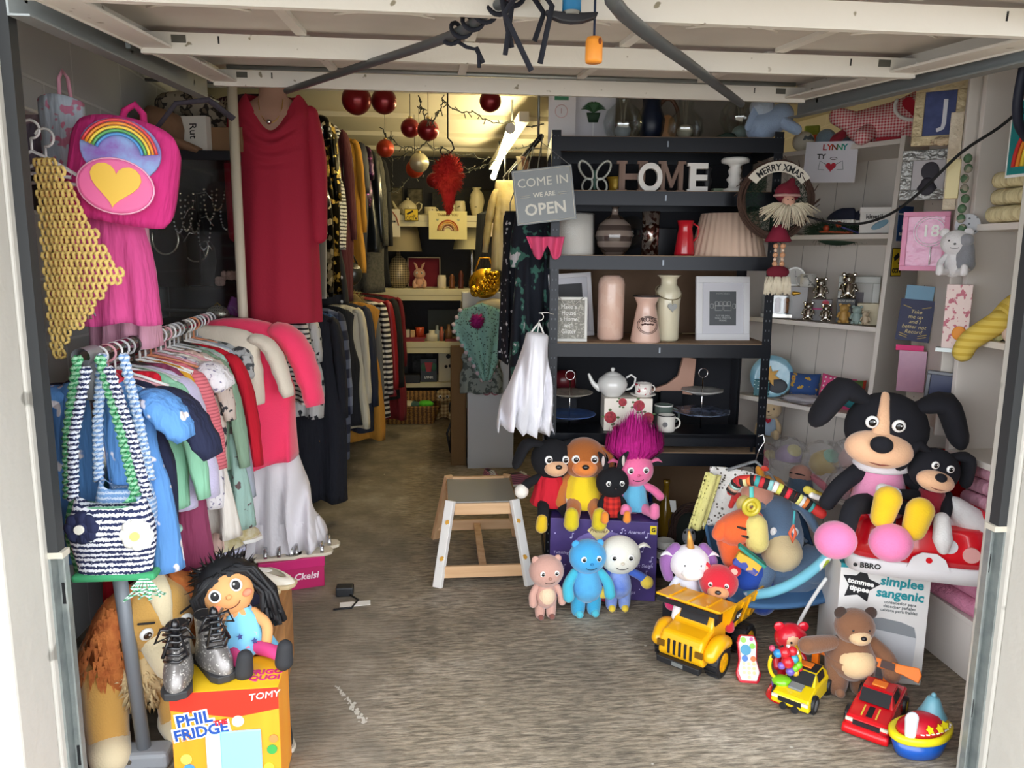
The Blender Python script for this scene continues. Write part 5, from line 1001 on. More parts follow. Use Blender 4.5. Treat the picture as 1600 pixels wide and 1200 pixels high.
lights('fairy light wire crossing behind the feather heart',[(600,246,4.8),(640,236,4.8),(700,250,4.9),(745,262,5.0),(790,235,4.9),(850,212,4.7)],8)
lights('fairy light wire hanging lowest in front of the back pictures',[(612,205,5.0),(612,250,5.0),(612,300,5.2),(640,275,5.3),(700,270,5.2),(760,255,5.2)],8)
t=T('feather_heart','bright red feather heart hanging on a black scroll hook','heart',W(700,285,3.9)); FH=M('#c41616',.9,pat='noise',c2='#e03a22',sc=14)
g=G().ell((0,0,.02),(.06,.035,.085)).blob([(0,0,-.02),(.005,0,-.13)],[.05,.01],12,.7); g.tufts((0,0,.035),(.055,.035,.075),900,.035,.006,5).tufts((.003,0,-.06),(.022,.016,.085),500,.018,.005,6).add('feathers',FH,t)
G().tube([(0,0,.1),(0,0,.13)]+[(-.018+.018*cos(a),0,.148+.018*sin(a)) for a in [rad(-40-30*i) for i in range(8)]],.004,6).tube([(.005,0,.135),(.03,0,.16),(.02,0,.19),(.0,0,.21),(0,0,.26),(0,0,ZC+.04-W(700,285,3.9).z)],.004,6).add('scroll_hook',INK,t)
# ================= BLACK RACK =================
RZ_=rad(-5.7); RU=Vector((cos(RZ_),sin(RZ_),0)); RN=Vector((-sin(RZ_),cos(RZ_),0)); RP=Vector((.462,3.12,0)); RW,RD=.915,.42
def rk(px,d=.2,z=0,py=400):
    r=ray(px,py); o=Vector((0,0,CZ)); t=(RN.dot(RP)+d-RN.dot(o))/RN.dot(r); p=o+r*t; return Vector((p.x,p.y,z))
def rloc(x,y,z): return RP+RU*x+RN*y+Vector((0,0,z))
TZ=[1.848,1.640,1.385,1.028,.566,.075]
rack=T('storage_rack','black metal bolted storage rack with board shelves','rack',RP,RZ_); BK=M('#10141c',.35,.4); BRD=M('#8b7159',.8,pat='noise',c2='#9d8367',sc=30)
for x in (0,RW):
    for y in (0,RD):
        sx=1 if x==0 else -1; sy=1 if y==0 else -1; g=G().bb((x,y,0),(x+sx*.036,y+sy*.002,1.87)).bb((x,y,0),(x+sx*.002,y+sy*.036,1.87)); u=g.add('upright',BK,rack)
        if y==0:
            h=G()
            for k in range(46):
                for q in ((.011,),(.025,)): h.bb((x+sx*q[0]-.002,-.0008,.04+k*.04),(x+sx*q[0]+.002,0,.048+k*.04))
            h.add('keyholes',M('#5a6068',.6),u)
for i,z in enumerate(TZ):
    G().bb((.003,.002,z-.009),(RW-.003,RD-.002,z)).add('shelf_board',BRD,rack)
    g=G().bb((.0,-.004,z-.058),(RW,.003,z-.003)).bb((.0,RD-.003,z-.058),(RW,RD+.004,z-.003)).bb((-.002,0,z-.058),(.003,RD,z-.003)).bb((RW-.003,0,z-.058),(RW+.002,RD,z-.003)); b=g.add('beam',BK,rack)
    G().bb((RW*.5-.003,-.0055,z-.04),(RW*.5+.003,-.004,z-.018)).add('rivet',M('#7d848c',.4,.7),b)
dark=M('#12151e',.8)
solo(G().bb((0,0,0),(RW+.0,.01,.34)),'cardboard_sheet','plain brown cardboard sheet behind the vases on the black rack','cardboard',M('#6f5744',.85,pat='noise',c2='#7b6350',sc=4),rloc(0,RD+.01,1.03),RZ_)
solo(G().bb((0,0,0),(RW-.1,.012,.46)),'backing_board','dark navy board behind the upper shelves of the rack','panel',dark,rloc(.05,RD+.012,1.386),RZ_)
solo(G().bb((0,0,0),(RW,.012,.44)),'backing_board','dark board behind the cake stands on the rack','panel',dark,rloc(0,RD+.012,.58),RZ_)
solo(G().bb((0,0,0),(RW-.02,.012,.48)),'cardboard_sheet','brown cardboard sheet behind the bottles low on the rack','cardboard',M('#7a6048',.85),rloc(.02,RD+.012,.08),RZ_)
solo(G().bb((-.3,0,0),(.62,.02,.52)),'partition_board','grey beige board standing behind the glass vases on top','board',M('#8d867e',.8,pat='noise',c2='#77706a',sc=2),rloc(.42,RD+.15,1.66),RZ_)
# top tier: prints and glass vases
t=T('plant_poster','white framed print of a green potted plant on the rack top','picture',rk(911,.3,TZ[0]),RZ_); G().bb((-.09,0,0),(.125,.012,.27)).add('print_sheet',M('#c9c8cf',.6),t); GRN=M('#2e5a34',.6)
G().lathe([(0,.1),(.02,.1),(.028,.13),(.03,.14),(0,.14)],sy=.15,c=(.03,-.002,0)).add('printed_pot',M('#23402a',.7),t); g=G()
for k in range(11): a=rad(20+14*k); g.blob([(.03,-.003,.14),(.03+.03*cos(a),-.004,.145+.03*sin(a)),(.03+.055*cos(a),-.004,.15+.04*sin(a)-.01)],[.004,.012,.003],8,.3)
g.add('printed_leaves',GRN,t); G().bb((.028,-.002,.02),(.032,0,.1)).add('printed_stand',M('#e8e8ea',.6),t)
t=T('notice_card','white notice card with a green strip clipped at the rack top left','card',rk(873,.24,TZ[0]),RZ_); G().bb((-.055,0,0),(.06,.003,.27)).add('card_sheet',M('#dcd9da',.6),t); G().bb((-.03,-.001,.18),(.03,0,.205)).add('green_strip',M('#3f8a63',.6),t); G().tube([(.0+.026*cos(a),-.001,.135+.026*sin(a)) for a in [2*PI*i/24 for i in range(24)]],.0012,4,closed=True).add('printed_ring',M('#d9a9a9',.7),t); text('1',.03,M('#b98f8f',.7),t,(0,-.001,.135))
GL=M('#e8eef0',.04,glass=1)
def gvase(label,px,d,prof,stick=True,sc=1,fill=None):
    o=T('glass_vase',label,'vase',rk(px,d,TZ[0]),0,'clear glass vases on the rack top',s=sc); outer=prof; inner=[(max(r-.004,0),z+(.004 if i<2 else 0)) for i,(r,z) in enumerate(prof)][::-1]
    G().lathe(outer+inner,n=32).add('glass_body',PANE,o)
    G().tube([(prof[-1][0]*cos(a),prof[-1][0]*sin(a),prof[-1][1]) for a in [2*PI*i/28 for i in range(28)]],.0025,6,closed=True).add('rim',M('#cfd6d8',.1,.3),o)
    if fill: G().ell((0,0,prof[1][1]+.05),(.035,.035,.03)).add('decoration',fill,o)
    if stick:
        g=G(); rn=random.Random(px); top=prof[-1][1]
        for k in range(7): a=rn.uniform(0,6.3); g.tube([(0,0,.02),(.012*cos(a),.012*sin(a),top*.7),(.05*cos(a),.04*sin(a),top+.09)],.0028,5)
        g.add('dried_stems',M('#8a8474',.8),o)
    return o
FB=[(0,0),(.045,0),(.075,.04),(.085,.085),(.07,.13),(.03,.165),(.028,.2),(.04,.22)]
gvase('round glass vase with grey stems and a square label next to the plant print',967,.2,FB,fill=M('#b9c0c4',.3))
gvase('tall flared glass vase with straw stems in the middle of the rack top',1062,.2,[(0,0),(.05,0),(.075,.05),(.07,.1),(.03,.14),(.035,.19),(.055,.26)],fill=M('#c9c0a8',.4))
gvase('round footed glass bowl vase at the right of the rack top',1146,.22,[(0,0),(.045,0),(.02,.02),(.06,.045),(.09,.1),(.085,.14),(.05,.185),(.045,.2)],fill=M('#9fb0a8',.3))
vase('vase','dark navy square shouldered vase between two glass vases on the rack top',rk(1010,.26,TZ[0]),[(0,0),(.03,0),(.055,.06),(.06,.11),(.04,.16),(.04,.2),(0,.19)],M('#0e1a30',.4),n=6)
o=T('wicker_hoop','brown leather and wicker hoop bag between the glass vases','bag',rk(1034,.3,TZ[0]),RZ_); G().tube([(.05*cos(a),0,.1+.1*sin(a)) for a in [2*PI*i/30 for i in range(30)]],.008,8,closed=True).add('hoop',M('#5a3a26',.6),o); G().ell((0,.0,.07),(.042,.02,.065)).add('bag_body',M('#c08a5a',.6),o)
solo(G().prism([(-.1,0),(.07,0),(.09,.04),(.03,.05)],.05),'green_wedge','dark green wedge shaped object lying at the right of the rack top','ornament',M('#1f3328',.7),rk(1115,.2,TZ[0]),RZ_,bevel=.004)
# tier 2: butterfly, HOME letters, pedestal
t=T('butterfly_ornament','grey openwork metal butterfly ornament left of the letters','ornament',rk(926,.12,TZ[1]),RZ_); BM=M('#b9bcb4',.5,.2)
def wing(s_,cx,cz,rx,rz_,a): 
    R_=rot(ry=a); pts=[Vector((cx*s_,0,cz))+R_@Vector((rx*cos(q),0,rz_*sin(q))) for q in [2*PI*i/26 for i in range(26)]]; return [Vector((p.x,0,p.z)) for p in pts]
g=G()
for s_ in (-1,1):
    g.tube(wing(s_,.036,.09,.022,.042,-s_*-.6),.005,6,closed=True).tube(wing(s_,.030,.03,.02,.028,s_*-.4),.005,6,closed=True)
g.add('wing_outline',BM,t); G().blob([(0,0,.015),(0,0,.085)],[.006,.005],10).add('butterfly_body',M('#1f4a3c',.5),t)
def letter3(ch,px,d,hh,mat,label,sx=1,thick=.022,lean=0):
    cu=bpy.data.curves.new('t','FONT'); cu.body=ch; cu.size=hh*1.36; cu.extrude=thick/2; cu.align_x='CENTER'; cu.offset=.003; cu.bevel_depth=.0015
    to=bpy.data.objects.new('t',cu); COL.objects.link(to); dg=bpy.context.evaluated_depsgraph_get(); me=bpy.data.meshes.new_from_object(to.evaluated_get(dg)); bpy.data.objects.remove(to)
    zs=[v.co.y for v in me.vertices]; k=hh/(max(zs)-min(zs)); z0=min(zs)
    for v in me.vertices: v.co.y=(v.co.y-z0)*k; v.co.x*=sx*k
    me.transform(Matrix.Rotation(PI/2,4,'X')); me.materials.clear(); me.materials.append(mat); return me,rk(px,d,TZ[1])
def serif(me_loc,label,ser,mat):
    me,p=me_loc; o=bpy.data.objects.new('wooden_letter',me); COL.objects.link(o); o.location=p; o.rotation_euler[2]=RZ_; o['label']=label; o['category']='letter'; o['group']='HOME letters on the rack'
    if ser:
        g=G()
        for x,z,w_ in ser: g.bb((x-w_/2,-.0115,z),(x+w_/2,.0115,z+.012))
        g.add('serif',mat,o)
BRN=M('#8a7266',.7,pat='wood',c2='#7a6256',sc=3,ax='Z'); LWH=M('#e6e4e0',.6)
serif(letter3('H',983,.1,.125,BRN,'',1.0),'brown wooden letter H, first of the word',[(-.042,0,.042),(.042,0,.042),(-.042,.113,.042),(.042,.113,.042)],BRN)
serif(letter3('O',1011,.07,.115,LWH,'',.82),'white wooden letter O in front of the brown letters',[],LWH)
g=G().prism([(-.046,0),(-.028,0),(-.028,.085),(-.004,.02),(.004,.02),(.028,.085),(.028,0),(.046,0),(.046,.125),(.027,.125),(0,.052),(-.027,.125),(-.046,.125)],.022,(0,-.011,0))
mm=solo(g,'wooden_letter','brown wooden letter M, third of the word','letter',BRN,rk(1044,.1,TZ[1]),RZ_,'HOME letters on the rack')
g=G(); [g.bb((x-.016,-.0115,z),(x+.016,.0115,z+.011)) for x,z in ((-.037,0),(.037,0),(-.04,.114),(.04,.114))]; g.add('serif',BRN,mm)
serif(letter3('E',1084,.07,.115,LWH,'',1.05),'white wooden letter E ending the word',[(-.028,0,.03),(-.028,.103,.03)],LWH)
vase('pillar_candle_holder','white turned wooden candle holder on the second shelf of the rack',rk(1141,.1,TZ[1]),[(0,0),(.045,0),(.047,.008),(.045,.016),(.025,.022),(.022,.04),(.033,.055),(.022,.07),(.028,.09),(.02,.105),(.03,.115),(.055,.122),(.057,.132),(.05,.14),(0,.14)],M('#e8e6e2',.5),cat='candle holder')
solo(G().lathe([(0,0),(.035,0),(.025,.01),(.03,.06),(.04,.08),(0,.08)]),'gold_figure','gold ornament glimpsed behind the butterfly and letters','ornament',M('#c9a43a',.4,.3),rk(958,.3,TZ[1]))
solo(G().lathe([(0,0),(.02,0),(.015,.03),(.02,.05),(.01,.08),(.02,.1),(0,.11)]),'black_figure','small black carved figure right of the letter E','ornament',M('#1a1a1e',.5),rk(1099,.12,TZ[1]))
solo(G().bb((-.04,0,0),(.04,.03,.02)),'small_green_block','small green grey block beside the candle holder','ornament',M('#7a8a74',.6),rk(1124,.1,TZ[1]),bevel=.003)
# tier 3
t=T('lamp_shade','white drum lampshade wrapped in clear plastic at the left of the rack','lampshade',rk(896,.15,TZ[2])); G().lathe([(.082,0),(.078,.165),(.076,.165),(.08,0)],n=40).add('drum',M('#d8d5cd',.8),t)
G().lathe([(.088,.002),(.084,.17),(.03,.172)],n=40,ripple=.03,k=9).add('plastic_wrap',M('#ffffff',.08,alpha=.22,bump=1,bs=18),t)
vase('glass_vase','smoky brown striped globe vase with narrow neck on the third shelf',rk(959,.16,TZ[2]),[(0,0),(.04,0),(.072,.04),(.083,.08),(.07,.125),(.035,.155),(.014,.17),(.013,.195),(.02,.2)],M('#4a3f3b',.12,coat=.6,pat='stripes',c2='#877a72',sc=7,thr=.5),cat='vase')
o=T('hurricane_bulb','clear glass globe behind the striped vase','vase',rk(985,.33,TZ[2])); G().ell((0,0,.1),.075,n=28,m=18).add('globe',PANE,o)
vase('vase','mosaic mirrored cylinder vase in silver and brown',rk(1015,.12,TZ[2]),[(0,0),(.035,0),(.037,.18),(.034,.18),(.03,.01)],M('#a9a4a0',.2,.8,pat='cells',c2='#4a2a22',sc=70,thr=.4))
o=T('enamel_jug','small red enamel jug on the third shelf','jug',rk(1069,.14,TZ[2]),RZ_); G().lathe([(0,0),(.042,0),(.043,.01),(.032,.09),(.028,.115),(.036,.145),(.034,.145),(.026,.115),(0,.02)]).add('jug_body',M('#c8202e',.25,coat=.5),o); G().tube([(.032,0,.135),(.055,0,.12),(.055,0,.08),(.035,0,.06)],.004,8).add('handle',M('#c8202e',.25),o)
t=T('lamp_shade','large pleated cream lampshade at the right of the third shelf','lampshade',rk(1136,.16,TZ[2])); G().lathe([(.155,0),(.115,.175),(.112,.175),(.15,0)],n=120,ripple=.02,k=30).add('pleated_shade',M('#d8bca8',.8),t)
solo(G().bb((-.04,-.0,0),(.04,.04,.12)),'dark_box','small dark box between the mosaic vase and red jug','box',M('#1c1e26',.4),rk(1042,.3,TZ[2]),bevel=.003)
# tier 4
photoframe('photo_frame','white wide mounted frame behind the glitter sign',rk(898,.24,TZ[3]),.19,.28,.02,M('#dcdce2',.5),M('#2c2e33',.6),M('#c9cad2',.6),rz=RZ_,rx=rad(-7),ry=rad(-4),cat='frame')
t=photoframe('glitter_sign','small white framed grey glitter sign with white words',rk(891,.04,TZ[3]),.155,.185,.012,M('#d9d9d4',.5),M('#85837c',.6,pat='cells',c2='#b5b2a8',sc=200,thr=.6),rz=RZ_,rx=rad(-6),cat='sign')
text('Make a\nHouse\na Home\nwith\nGlitter',.027,WHITE,t,(0,.003,.093),sx=.85); G().tube([(-.04,-.003,.184),(-.02,-.008,.155),(.02,-.008,.15),(.06,-.003,.183)],.004,6,flat=.4).add('ribbon',M('#d8d4cf',.6),t)
t=vase('vase','tall pale pink ribbed cylinder vase on the fourth shelf',rk(957,.12,TZ[3]),[(0,0),(.046,0),(.055,.012),(.056,.235),(.05,.262),(.038,.268),(.035,.275),(.032,.27),(0,.26)],M('#dcb9a8',.28,coat=.4,pat='wavy',c2='#e0c0b0',sc=7,ax='DIAGONAL'))
o=T('rose_jug','pink enamel jug printed ROSE with black rim','jug',rk(1013,.05,TZ[3]),RZ_); G().lathe([(0,0),(.06,0),(.063,.01),(.045,.12),(.038,.155),(.048,.18),(.055,.19),(.052,.19),(.035,.155),(0,.02)]).add('jug_body',M('#d9b5a6',.25,coat=.5),o); G().lathe([(.0555,.188),(.056,.193),(.052,.193)]).add('black_rim',INK,o)
BRP=M('#4a2e2a',.6); text('ROSE',.026,BRP,o,(.002,-.059,.098),rot(rx=rad(-10)),bold=.0004,arc=.09)
g=G(); [g.tube([(.042*k*cos(a),-.0575+.012*(1-1*0)*(cos(a)**2)*1.3*k-.14*0+ .16*(.0)*sin(a)+(.145*(.075+.036*k*sin(a))-.0095),.075+.036*k*sin(a)) for a in [2*PI*i/30 for i in range(30)]],.0012,5,closed=True) for k in (1,.85)]; g.add('oval_border',BRP,o)
g=G(); [g.ell((x,-.053+.35*x*x*8,.078+.004*sin(x*300)),(.006,.002,.004),n=8,m=6) for x in (-.022,-.012,0,.01,.02)]; g.add('rose_print',BRP,o)
o=T('cream_vase','cream bottle vase with string and hanging heart','vase',rk(1047,.12,TZ[3])); G().lathe([(0,0),(.045,0),(.05,.01),(.05,.15),(.054,.2),(.045,.222),(.034,.235),(.034,.26),(.045,.272),(.05,.275),(.046,.277),(.03,.26),(0,.2)]).add('vase_body',M('#dcd5bb',.28,coat=.4),o)
G().tube([(.054*cos(a),.054*sin(a),.205+.03*sin(a)) for a in [2*PI*i/26 for i in range(26)]],.003,6,closed=True).add('string',M('#8f8468',.9),o); G().prism(heart(.02),.005,(0,-.066,.145),rot(rx=-.1)).add('heart_charm',M('#8e8f8c',.4,.4),o); G().tube([(0,-.06,.175),(0,-.066,.16)],.002,5).add('charm_loop',M('#8f8468',.9),o)
t=photoframe('photo_frame','large white frame with grey insert showing small outlined frames',rk(1137,.14,TZ[3]),.235,.275,.028,M('#dfe0e4',.5),M('#54585c',.6),M('#cfd0d8',.6),rz=RZ_+rad(4),rx=rad(-8),cat='frame')
g=G()
def sq(x,z,w_,h_):
    for a,b in (((x,z),(x+w_,z)),((x+w_,z),(x+w_,z+h_)),((x+w_,z+h_),(x,z+h_)),((x,z+h_),(x,z))): g.tube([(a[0],.0055,a[1]),(b[0],.0055,b[1])],.001,4)
for k in range(4): sq(-.034+.018*k,.15,.014,.016)
sq(-.034,.128,.032,.02); sq(.004,.128,.032,.02); sq(-.054,.138,.012,.018); sq(.044,.138,.012,.018); g.add('printed_outline',M('#c9cccd',.6),t)
text('MEMORIES',.013,M('#8d9193',.6),t,(0,.005,.2)); text('PUT ME IN A\nWALL PHOTO\nFRAME',.011,M('#b4b8ba',.6),t,(0,.005,.095))
# tier 5: riser, cake stands, teapot on floral box, mugs
rb=T('black_riser','long black riser tray along the fifth shelf of the rack','riser',rloc(.0,.02,TZ[4]),RZ_); G().bb((0,0,.055),(RW-.03,.2,.075)).add('riser_top',BK,rb,bevel=.003); G().bb((0,-.0,.022),(RW-.03,.008,.075)).add('front_lip',BK,rb); [G().bb((x,.19,0),(x+.02,.2,.055)).add('leg',BK,rb) for x in (.0,.3,.6,RW-.05)]; [G().bb((x,.0,0),(x+.01,.008,.03)).add('leg',BK,rb) for x in (.0,RW-.05)]
R5=TZ[4]+.076
def cake(label,px,tiers,mats,n=40):
    o=T('cake_stand',label,'cake stand',rk(px,.13,R5)); top=max(z for z,_ in tiers)+.09
    G().cyl((0,0,0),(0,0,top-.02),.003).tube([(.0+.02*cos(a),0,top+.0+.02*sin(a)) for a in [2*PI*i/22 for i in range(22)]],.002,6,closed=True).add('centre_rod',CHROME,o)
    for (z,r),m_ in zip(tiers,mats):
        G().lathe([(0,z),(r*.55,z),(r*.6,z+.002),(r*.98,z+.014),(r,z+.017),(r*.98,z+.018),(r*.6,z+.006),(0,z+.004)],n=n).add('plate',m_,o)
    return o
BLU=M('#2f4a86',.3,pat='noise',c2='#5a78ae',sc=30,coat=.4); CW=M('#c9c6c0',.3,coat=.4)
cake('two tier cake stand with blue and white plates at the left',895,[(.045,.115),(.14,.1)],[BLU,M('#b9b3a6',.3,pat='noise',c2='#7d7a70',sc=30)])
cake('two tier cake stand with octagonal blue plate at the right',1108,[(.062,.13),(.155,.095)],[M('#23304f',.25,pat='noise',c2='#7f8aa0',sc=26,coat=.4),M('#9fa0a2',.3,pat='noise',c2='#c9c8c4',sc=20)],8)
t=carton('floral_box','white cube box printed with red roses','box' and rk(990,.06,R5),.205,.16,.142,M('#e4ddd2',.5),rz=RZ_-0.02)
rn=random.Random(6)
for x,z,r in ((-.075,.06,.026),(-.025,.126,.018),(.045,.112,.024),(.015,.045,.02),(.085,.06,.024),(-.05,.012,.013),(.085,.012,.012)):
    q=G().cyl((x,-.0012,z),(x,0,z),r,n=18).add('rose_print',M('#b8303f',.6,pat='noise',c2='#7e1a28',sc=60),t); g=G()
    for k in range(5): a=rn.uniform(0,6.3); g.ell((x+1.25*r*cos(a),-.0006,z+1.25*r*sin(a)),(r*.28,.001,r*.2),n=8,m=6)
    g.add('leaf_print',M('#4f6a3f',.6),q)
teapot('teapot','white china teapot standing on the rose printed box',rk(963,.12,R5+.143),.066,M('#d4d4d2',.15,coat=.6),RZ_)
o=mug('tea_cup','china teacup with red rose pattern on a saucer on the floral box',rk(1013,.1,R5+.155),.036,.048,M('#e9e4de',.2,coat=.5,pat='blobs',c2='#a83a4a',sc=55,thr=.6),cat='cup',rz=RZ_); G().lathe([(0,-.011),(.03,-.011),(.055,.0),(.053,.003),(0,-.004)]).add('saucer',M('#e9e4de',.2),o)
mug('enamel_mug','grey green enamel mug behind the white one',rk(1047,.15,R5),.04,.1,M('#5d6a64',.3),rim=WHITE)
o=mug('enamel_mug','white enamel mug with black rim and round emblem on the riser',rk(1052,.07,R5),.038,.072,M('#dcd9d2',.25),rim=INK,rz=RZ_); G().cyl((-.012,-.0385,.036),(-.012,-.037,.036),.011).add('emblem',M('#6a6a6c',.6),o)
vase('bowl','cream bowl partly under the riser tray',rk(1036,.1,TZ[4]),[(0,0),(.03,0),(.05,.018),(.048,.019),(0,.004)],M('#d9cdb8',.4),cat='bowl'); vase('bowl','small cream dish beneath the riser behind the pink haired toy',rk(1008,.1,TZ[4]),[(0,0),(.02,0),(.035,.018),(.033,.019),(0,.004)],M('#d9cdb8',.4),cat='bowl')
o=T('red_drum_tin','dark red cylinder tin at the left end of the fifth shelf','tin',rk(880,.28,R5+.14),RZ_); G().cyl((-.05,0,.045),(.06,0,.045),.045).add('tin_body',M('#5a141c',.3),o); G().cyl((.06,0,.045),(.066,0,.045),.046).add('rim',M('#2a0c10',.3),o); G().bb((-.05,-.04,-.14),(.07,.04,-.002)).add('support_block',dark,o)
solo(G().prism([(-.11,0),(.1,-.02),(.11,.15),(.05,.16),(.03,.07),(-.02,.03)],.03),'peach_shape','peach coloured curved panel behind the right cake stand','ornament',M('#c79a86',.6),rk(1058,.36,R5+.125),RZ_,bevel=.003)
solo(G().bb((-.05,-.01,0),(.05,.04,.125)),'support_block','dark box holding up the peach panel on the rack','box',dark,rk(1058,.36,R5-.0),RZ_)
# bottom tier and floor in front
vase('wine_bottle','olive glass wine bottle with swing stopper and red label on the rack bottom',rk(1057,.14,TZ[5]),[(0,0),(.036,0),(.038,.01),(.038,.17),(.03,.21),(.014,.25),(.013,.31),(.016,.315),(.015,.33),(0,.33)],M('#8a6a1a',.12,coat=.6,glass=.35),cat='bottle')
o=T('bottle_tag','white swing ticket hanging on the wine bottle neck','tag',rk(1067,.10,TZ[5]+.25),RZ_+.2); G().prism([(-.012,0),(.018,-.004),(.024,-.06),(-.0,-.055)],.001).add('ticket',WHITE,o)
vase('wine_bottle','slim dark blue glass bottle behind the purple box',rk(1031,.12,TZ[5]),[(0,0),(.024,0),(.025,.01),(.025,.16),(.012,.2),(.011,.27),(.014,.275),(0,.275)],M('#14286e',.12,coat=.6,glass=.3),cat='bottle')
for k,z in enumerate((.0,.047)):
    o=mug('ramekin','white ramekin with black bands, '+('lower' if k==0 else 'upper')+' of the stacked pair',rk(1059,.03,TZ[5]+z),.038,.045,M('#dcdad2',.3),handle=0,grp='stacked ramekins',cat='ramekin'); G().lathe([(.0385,.008),(.0388,.011),(.0385,.014)]).add('black_band',INK,o)
o=T('wicker_heart_basket','dark wicker wreath basket with felt decorations on the rack bottom','basket',rk(1100,.1,TZ[5]+.11),RZ_); g=G(); rn=random.Random(1)
for k in range(16): 
    r1=.085+rn.uniform(-.014,.014); ph=rn.uniform(0,6); g.tube([((r1+.006*sin(5*a+ph))*cos(a),rn.uniform(-.002,.002)+.012*sin(3*a+ph),(r1*1.25+.006*sin(4*a+ph))*sin(a)) for a in [2*PI*i/36 for i in range(36)]],.003,5,closed=True)
g.add('woven_ring',M('#3a2620',.8),o); G().ell((0,.02,0),(.085,.03,.1)).add('dark_backing',M('#141c18',.9),o); G().ell((-.01,-.02,-.02),(.03,.02,.04)).add('felt_patch',M('#a9adb4',.9,pat='dots',c2='#2a2a2c',sc=30,thr=.2),o); G().prism(heart(.018),.008,(.01,-.02,.035)).add('felt_heart',M('#a83a24',.9),o)
# sign, wreath, dangling cloth
t=T('open_sign','grey hanging sign lettered COME IN WE ARE OPEN','sign',rk(854,-.06,1.51),RZ_,ry=rad(-7)); SG=M('#8f9598',.6); sw=.235; 
g=G().prism([(-sw/2,0),(sw/2,0),(sw/2,.21),(-sw/2,.21)],.008); g.add('sign_board',SG,t,bevel=.001); CRT=M('#dcdad0',.6)
g=G(); e=.006
for a,b in (((-sw/2+e,e),(sw/2-e,e)),((sw/2-e,e),(sw/2-e,.21-e)),((sw/2-e,.21-e),(-sw/2+e,.21-e)),((-sw/2+e,.21-e),(-sw/2+e,e))): g.tube([(a[0],-.0005,a[1]),(b[0],-.0005,b[1])],.0012,4)
for s_ in (-1,1): 
    for dz in (0,.007): g.tube([(s_*.055,-.001,.103+dz),(s_*.095,-.001,.103+dz)],.0009,4)
g.add('printed_border',CRT,t); text('COME IN',.047,CRT,t,(0,-.001,.157),bold=0,sx=1.05); text('WE ARE',.024,CRT,t,(0,-.001,.108),bold=.0006); text('OPEN',.062,CRT,t,(0,-.001,.052),bold=.0014,sx=1.02)
G().tube([(-.11,.002,.21),(.0,.03,.32),(.11,.002,.21)],.0015,5).add('string',M('#6a6a6a',.8),t)
o=T('pink_cloth','pink cloth bunting draped on the rack upright below the sign','cloth',rk(851,-.03,1.455)); G().sheet(lambda u,v:((u-.5)*.15*(1-.2*v),.012*sin(u*17)-.01,-v*(.03+.06*abs(sin(u*5.5)))),26,8,.006).add('cloth_folds',M('#d94f7a',.9),o)
# wreath
WP=rk(1207,-.09,1.60); o=T('christmas_wreath','twig wreath lettered MERRY XMAS with green needles','wreath',WP,RZ_); g=G(); rn=random.Random(4)
for k in range(26):
    r1=.135+rn.uniform(-.012,.012); ph=rn.uniform(0,6); q=rn.uniform(-.012,.012)
    g.tube([((r1+.006*sin(4*a+ph))*cos(a),q+.01*sin(3*a+ph),(r1+.006*sin(5*a+ph))*sin(a)) for a in [2*PI*i/40 for i in range(40)]],.0025,5,closed=True)
for k in range(16): a=rn.uniform(0,6.3); p=Vector((.135*cos(a),0,.135*sin(a))); g.tube([p,p+Vector((.05*cos(a+1.0),-.01,.05*sin(a+1.0)))],.0015,4)
g.add('twig_ring',M('#4a342a',.85),o)
g=G(); rn=random.Random(9)
for k in range(900):
    a=rn.uniform(rad(120),rad(420)); r_=rn.uniform(.07,.125); p=Vector((r_*cos(a),rn.uniform(-.01,.01),r_*sin(a))); d_=Vector((rn.uniform(-1,1),rn.uniform(-.5,.3),rn.uniform(-1,1))).normalized()*.035; n_=d_.orthogonal().normalized()*.0012
    g._a([p+n_,p-n_,p+d_],[(0,1,2)])
g.add('fir_needles',M('#1c3a2a',.8),o)
ar=[((.143)*cos(a),(.143)*sin(a)) for a in [rad(35+110*i/16) for i in range(17)]]+[((.108)*cos(a),(.108)*sin(a)) for a in [rad(145-110*i/16) for i in range(17)]]
ar=[(x,z) for x,z in ar][::-1]; g=G(); q=17
for i in range(16):
    a0=rad(35+110*i/16);a1=rad(35+110*(i+1)/16); g.prism([(.105*cos(a0),.105*sin(a0)),(.145*cos(a0),.145*sin(a0)),(.145*cos(a1),.145*sin(a1)),(.105*cos(a1),.105*sin(a1))],.005,(0,-.022,0))
b_=g.add('banner_arc',M('#dcd6c8',.7),o); text('MERRY XMAS',.036,INK,b_,(0,-.0235,.121),bold=.0006,arc=.121,sx=.86)
gn=T('gnome_ornament','hanging gnome ornament with dark red hat, shaggy cream beard and bead legs','ornament',WP+Vector((0.005,-.03,-.03)),RZ_)
G().ell((.02,-.01,.055),(.048,.03,.04)).blob([(.02,-.01,.06),(.035,-.01,.1)],[.035,.012]).add('hat',M('#6e1428',.9),gn); G().tube([(.02+.047*cos(a),-.01+.03*sin(a),.045) for a in [2*PI*i/20 for i in range(20)]],.006,6,closed=True).add('hat_band',M('#b08a84',.8),gn)
G().ell((.02,-.03,.02),(.025,.018,.028)).add('face',M('#c99a86',.8),gn); [G().ell((.02+s_*.009,-.048,.028),.0025,n=8,m=6).add('eye',INK,gn) for s_ in (-1,1)]
g=G(); rn=random.Random(2)
for k in range(170):
    a=rn.uniform(rad(185),rad(355)); L_=rn.uniform(.05,.115)*(1 if -2<0 else 1); s0=Vector((.02+.03*cos(a)*.6,-.035+rn.uniform(-.008,.01),.012)); p=s0+Vector((cos(a)*L_*.9,rn.uniform(-.015,.01),sin(a)*L_*.75-.01)); m_=s0.lerp(p,.5)+Vector((0,-.012,.012)); g.tube([s0,m_,p],.002,4)
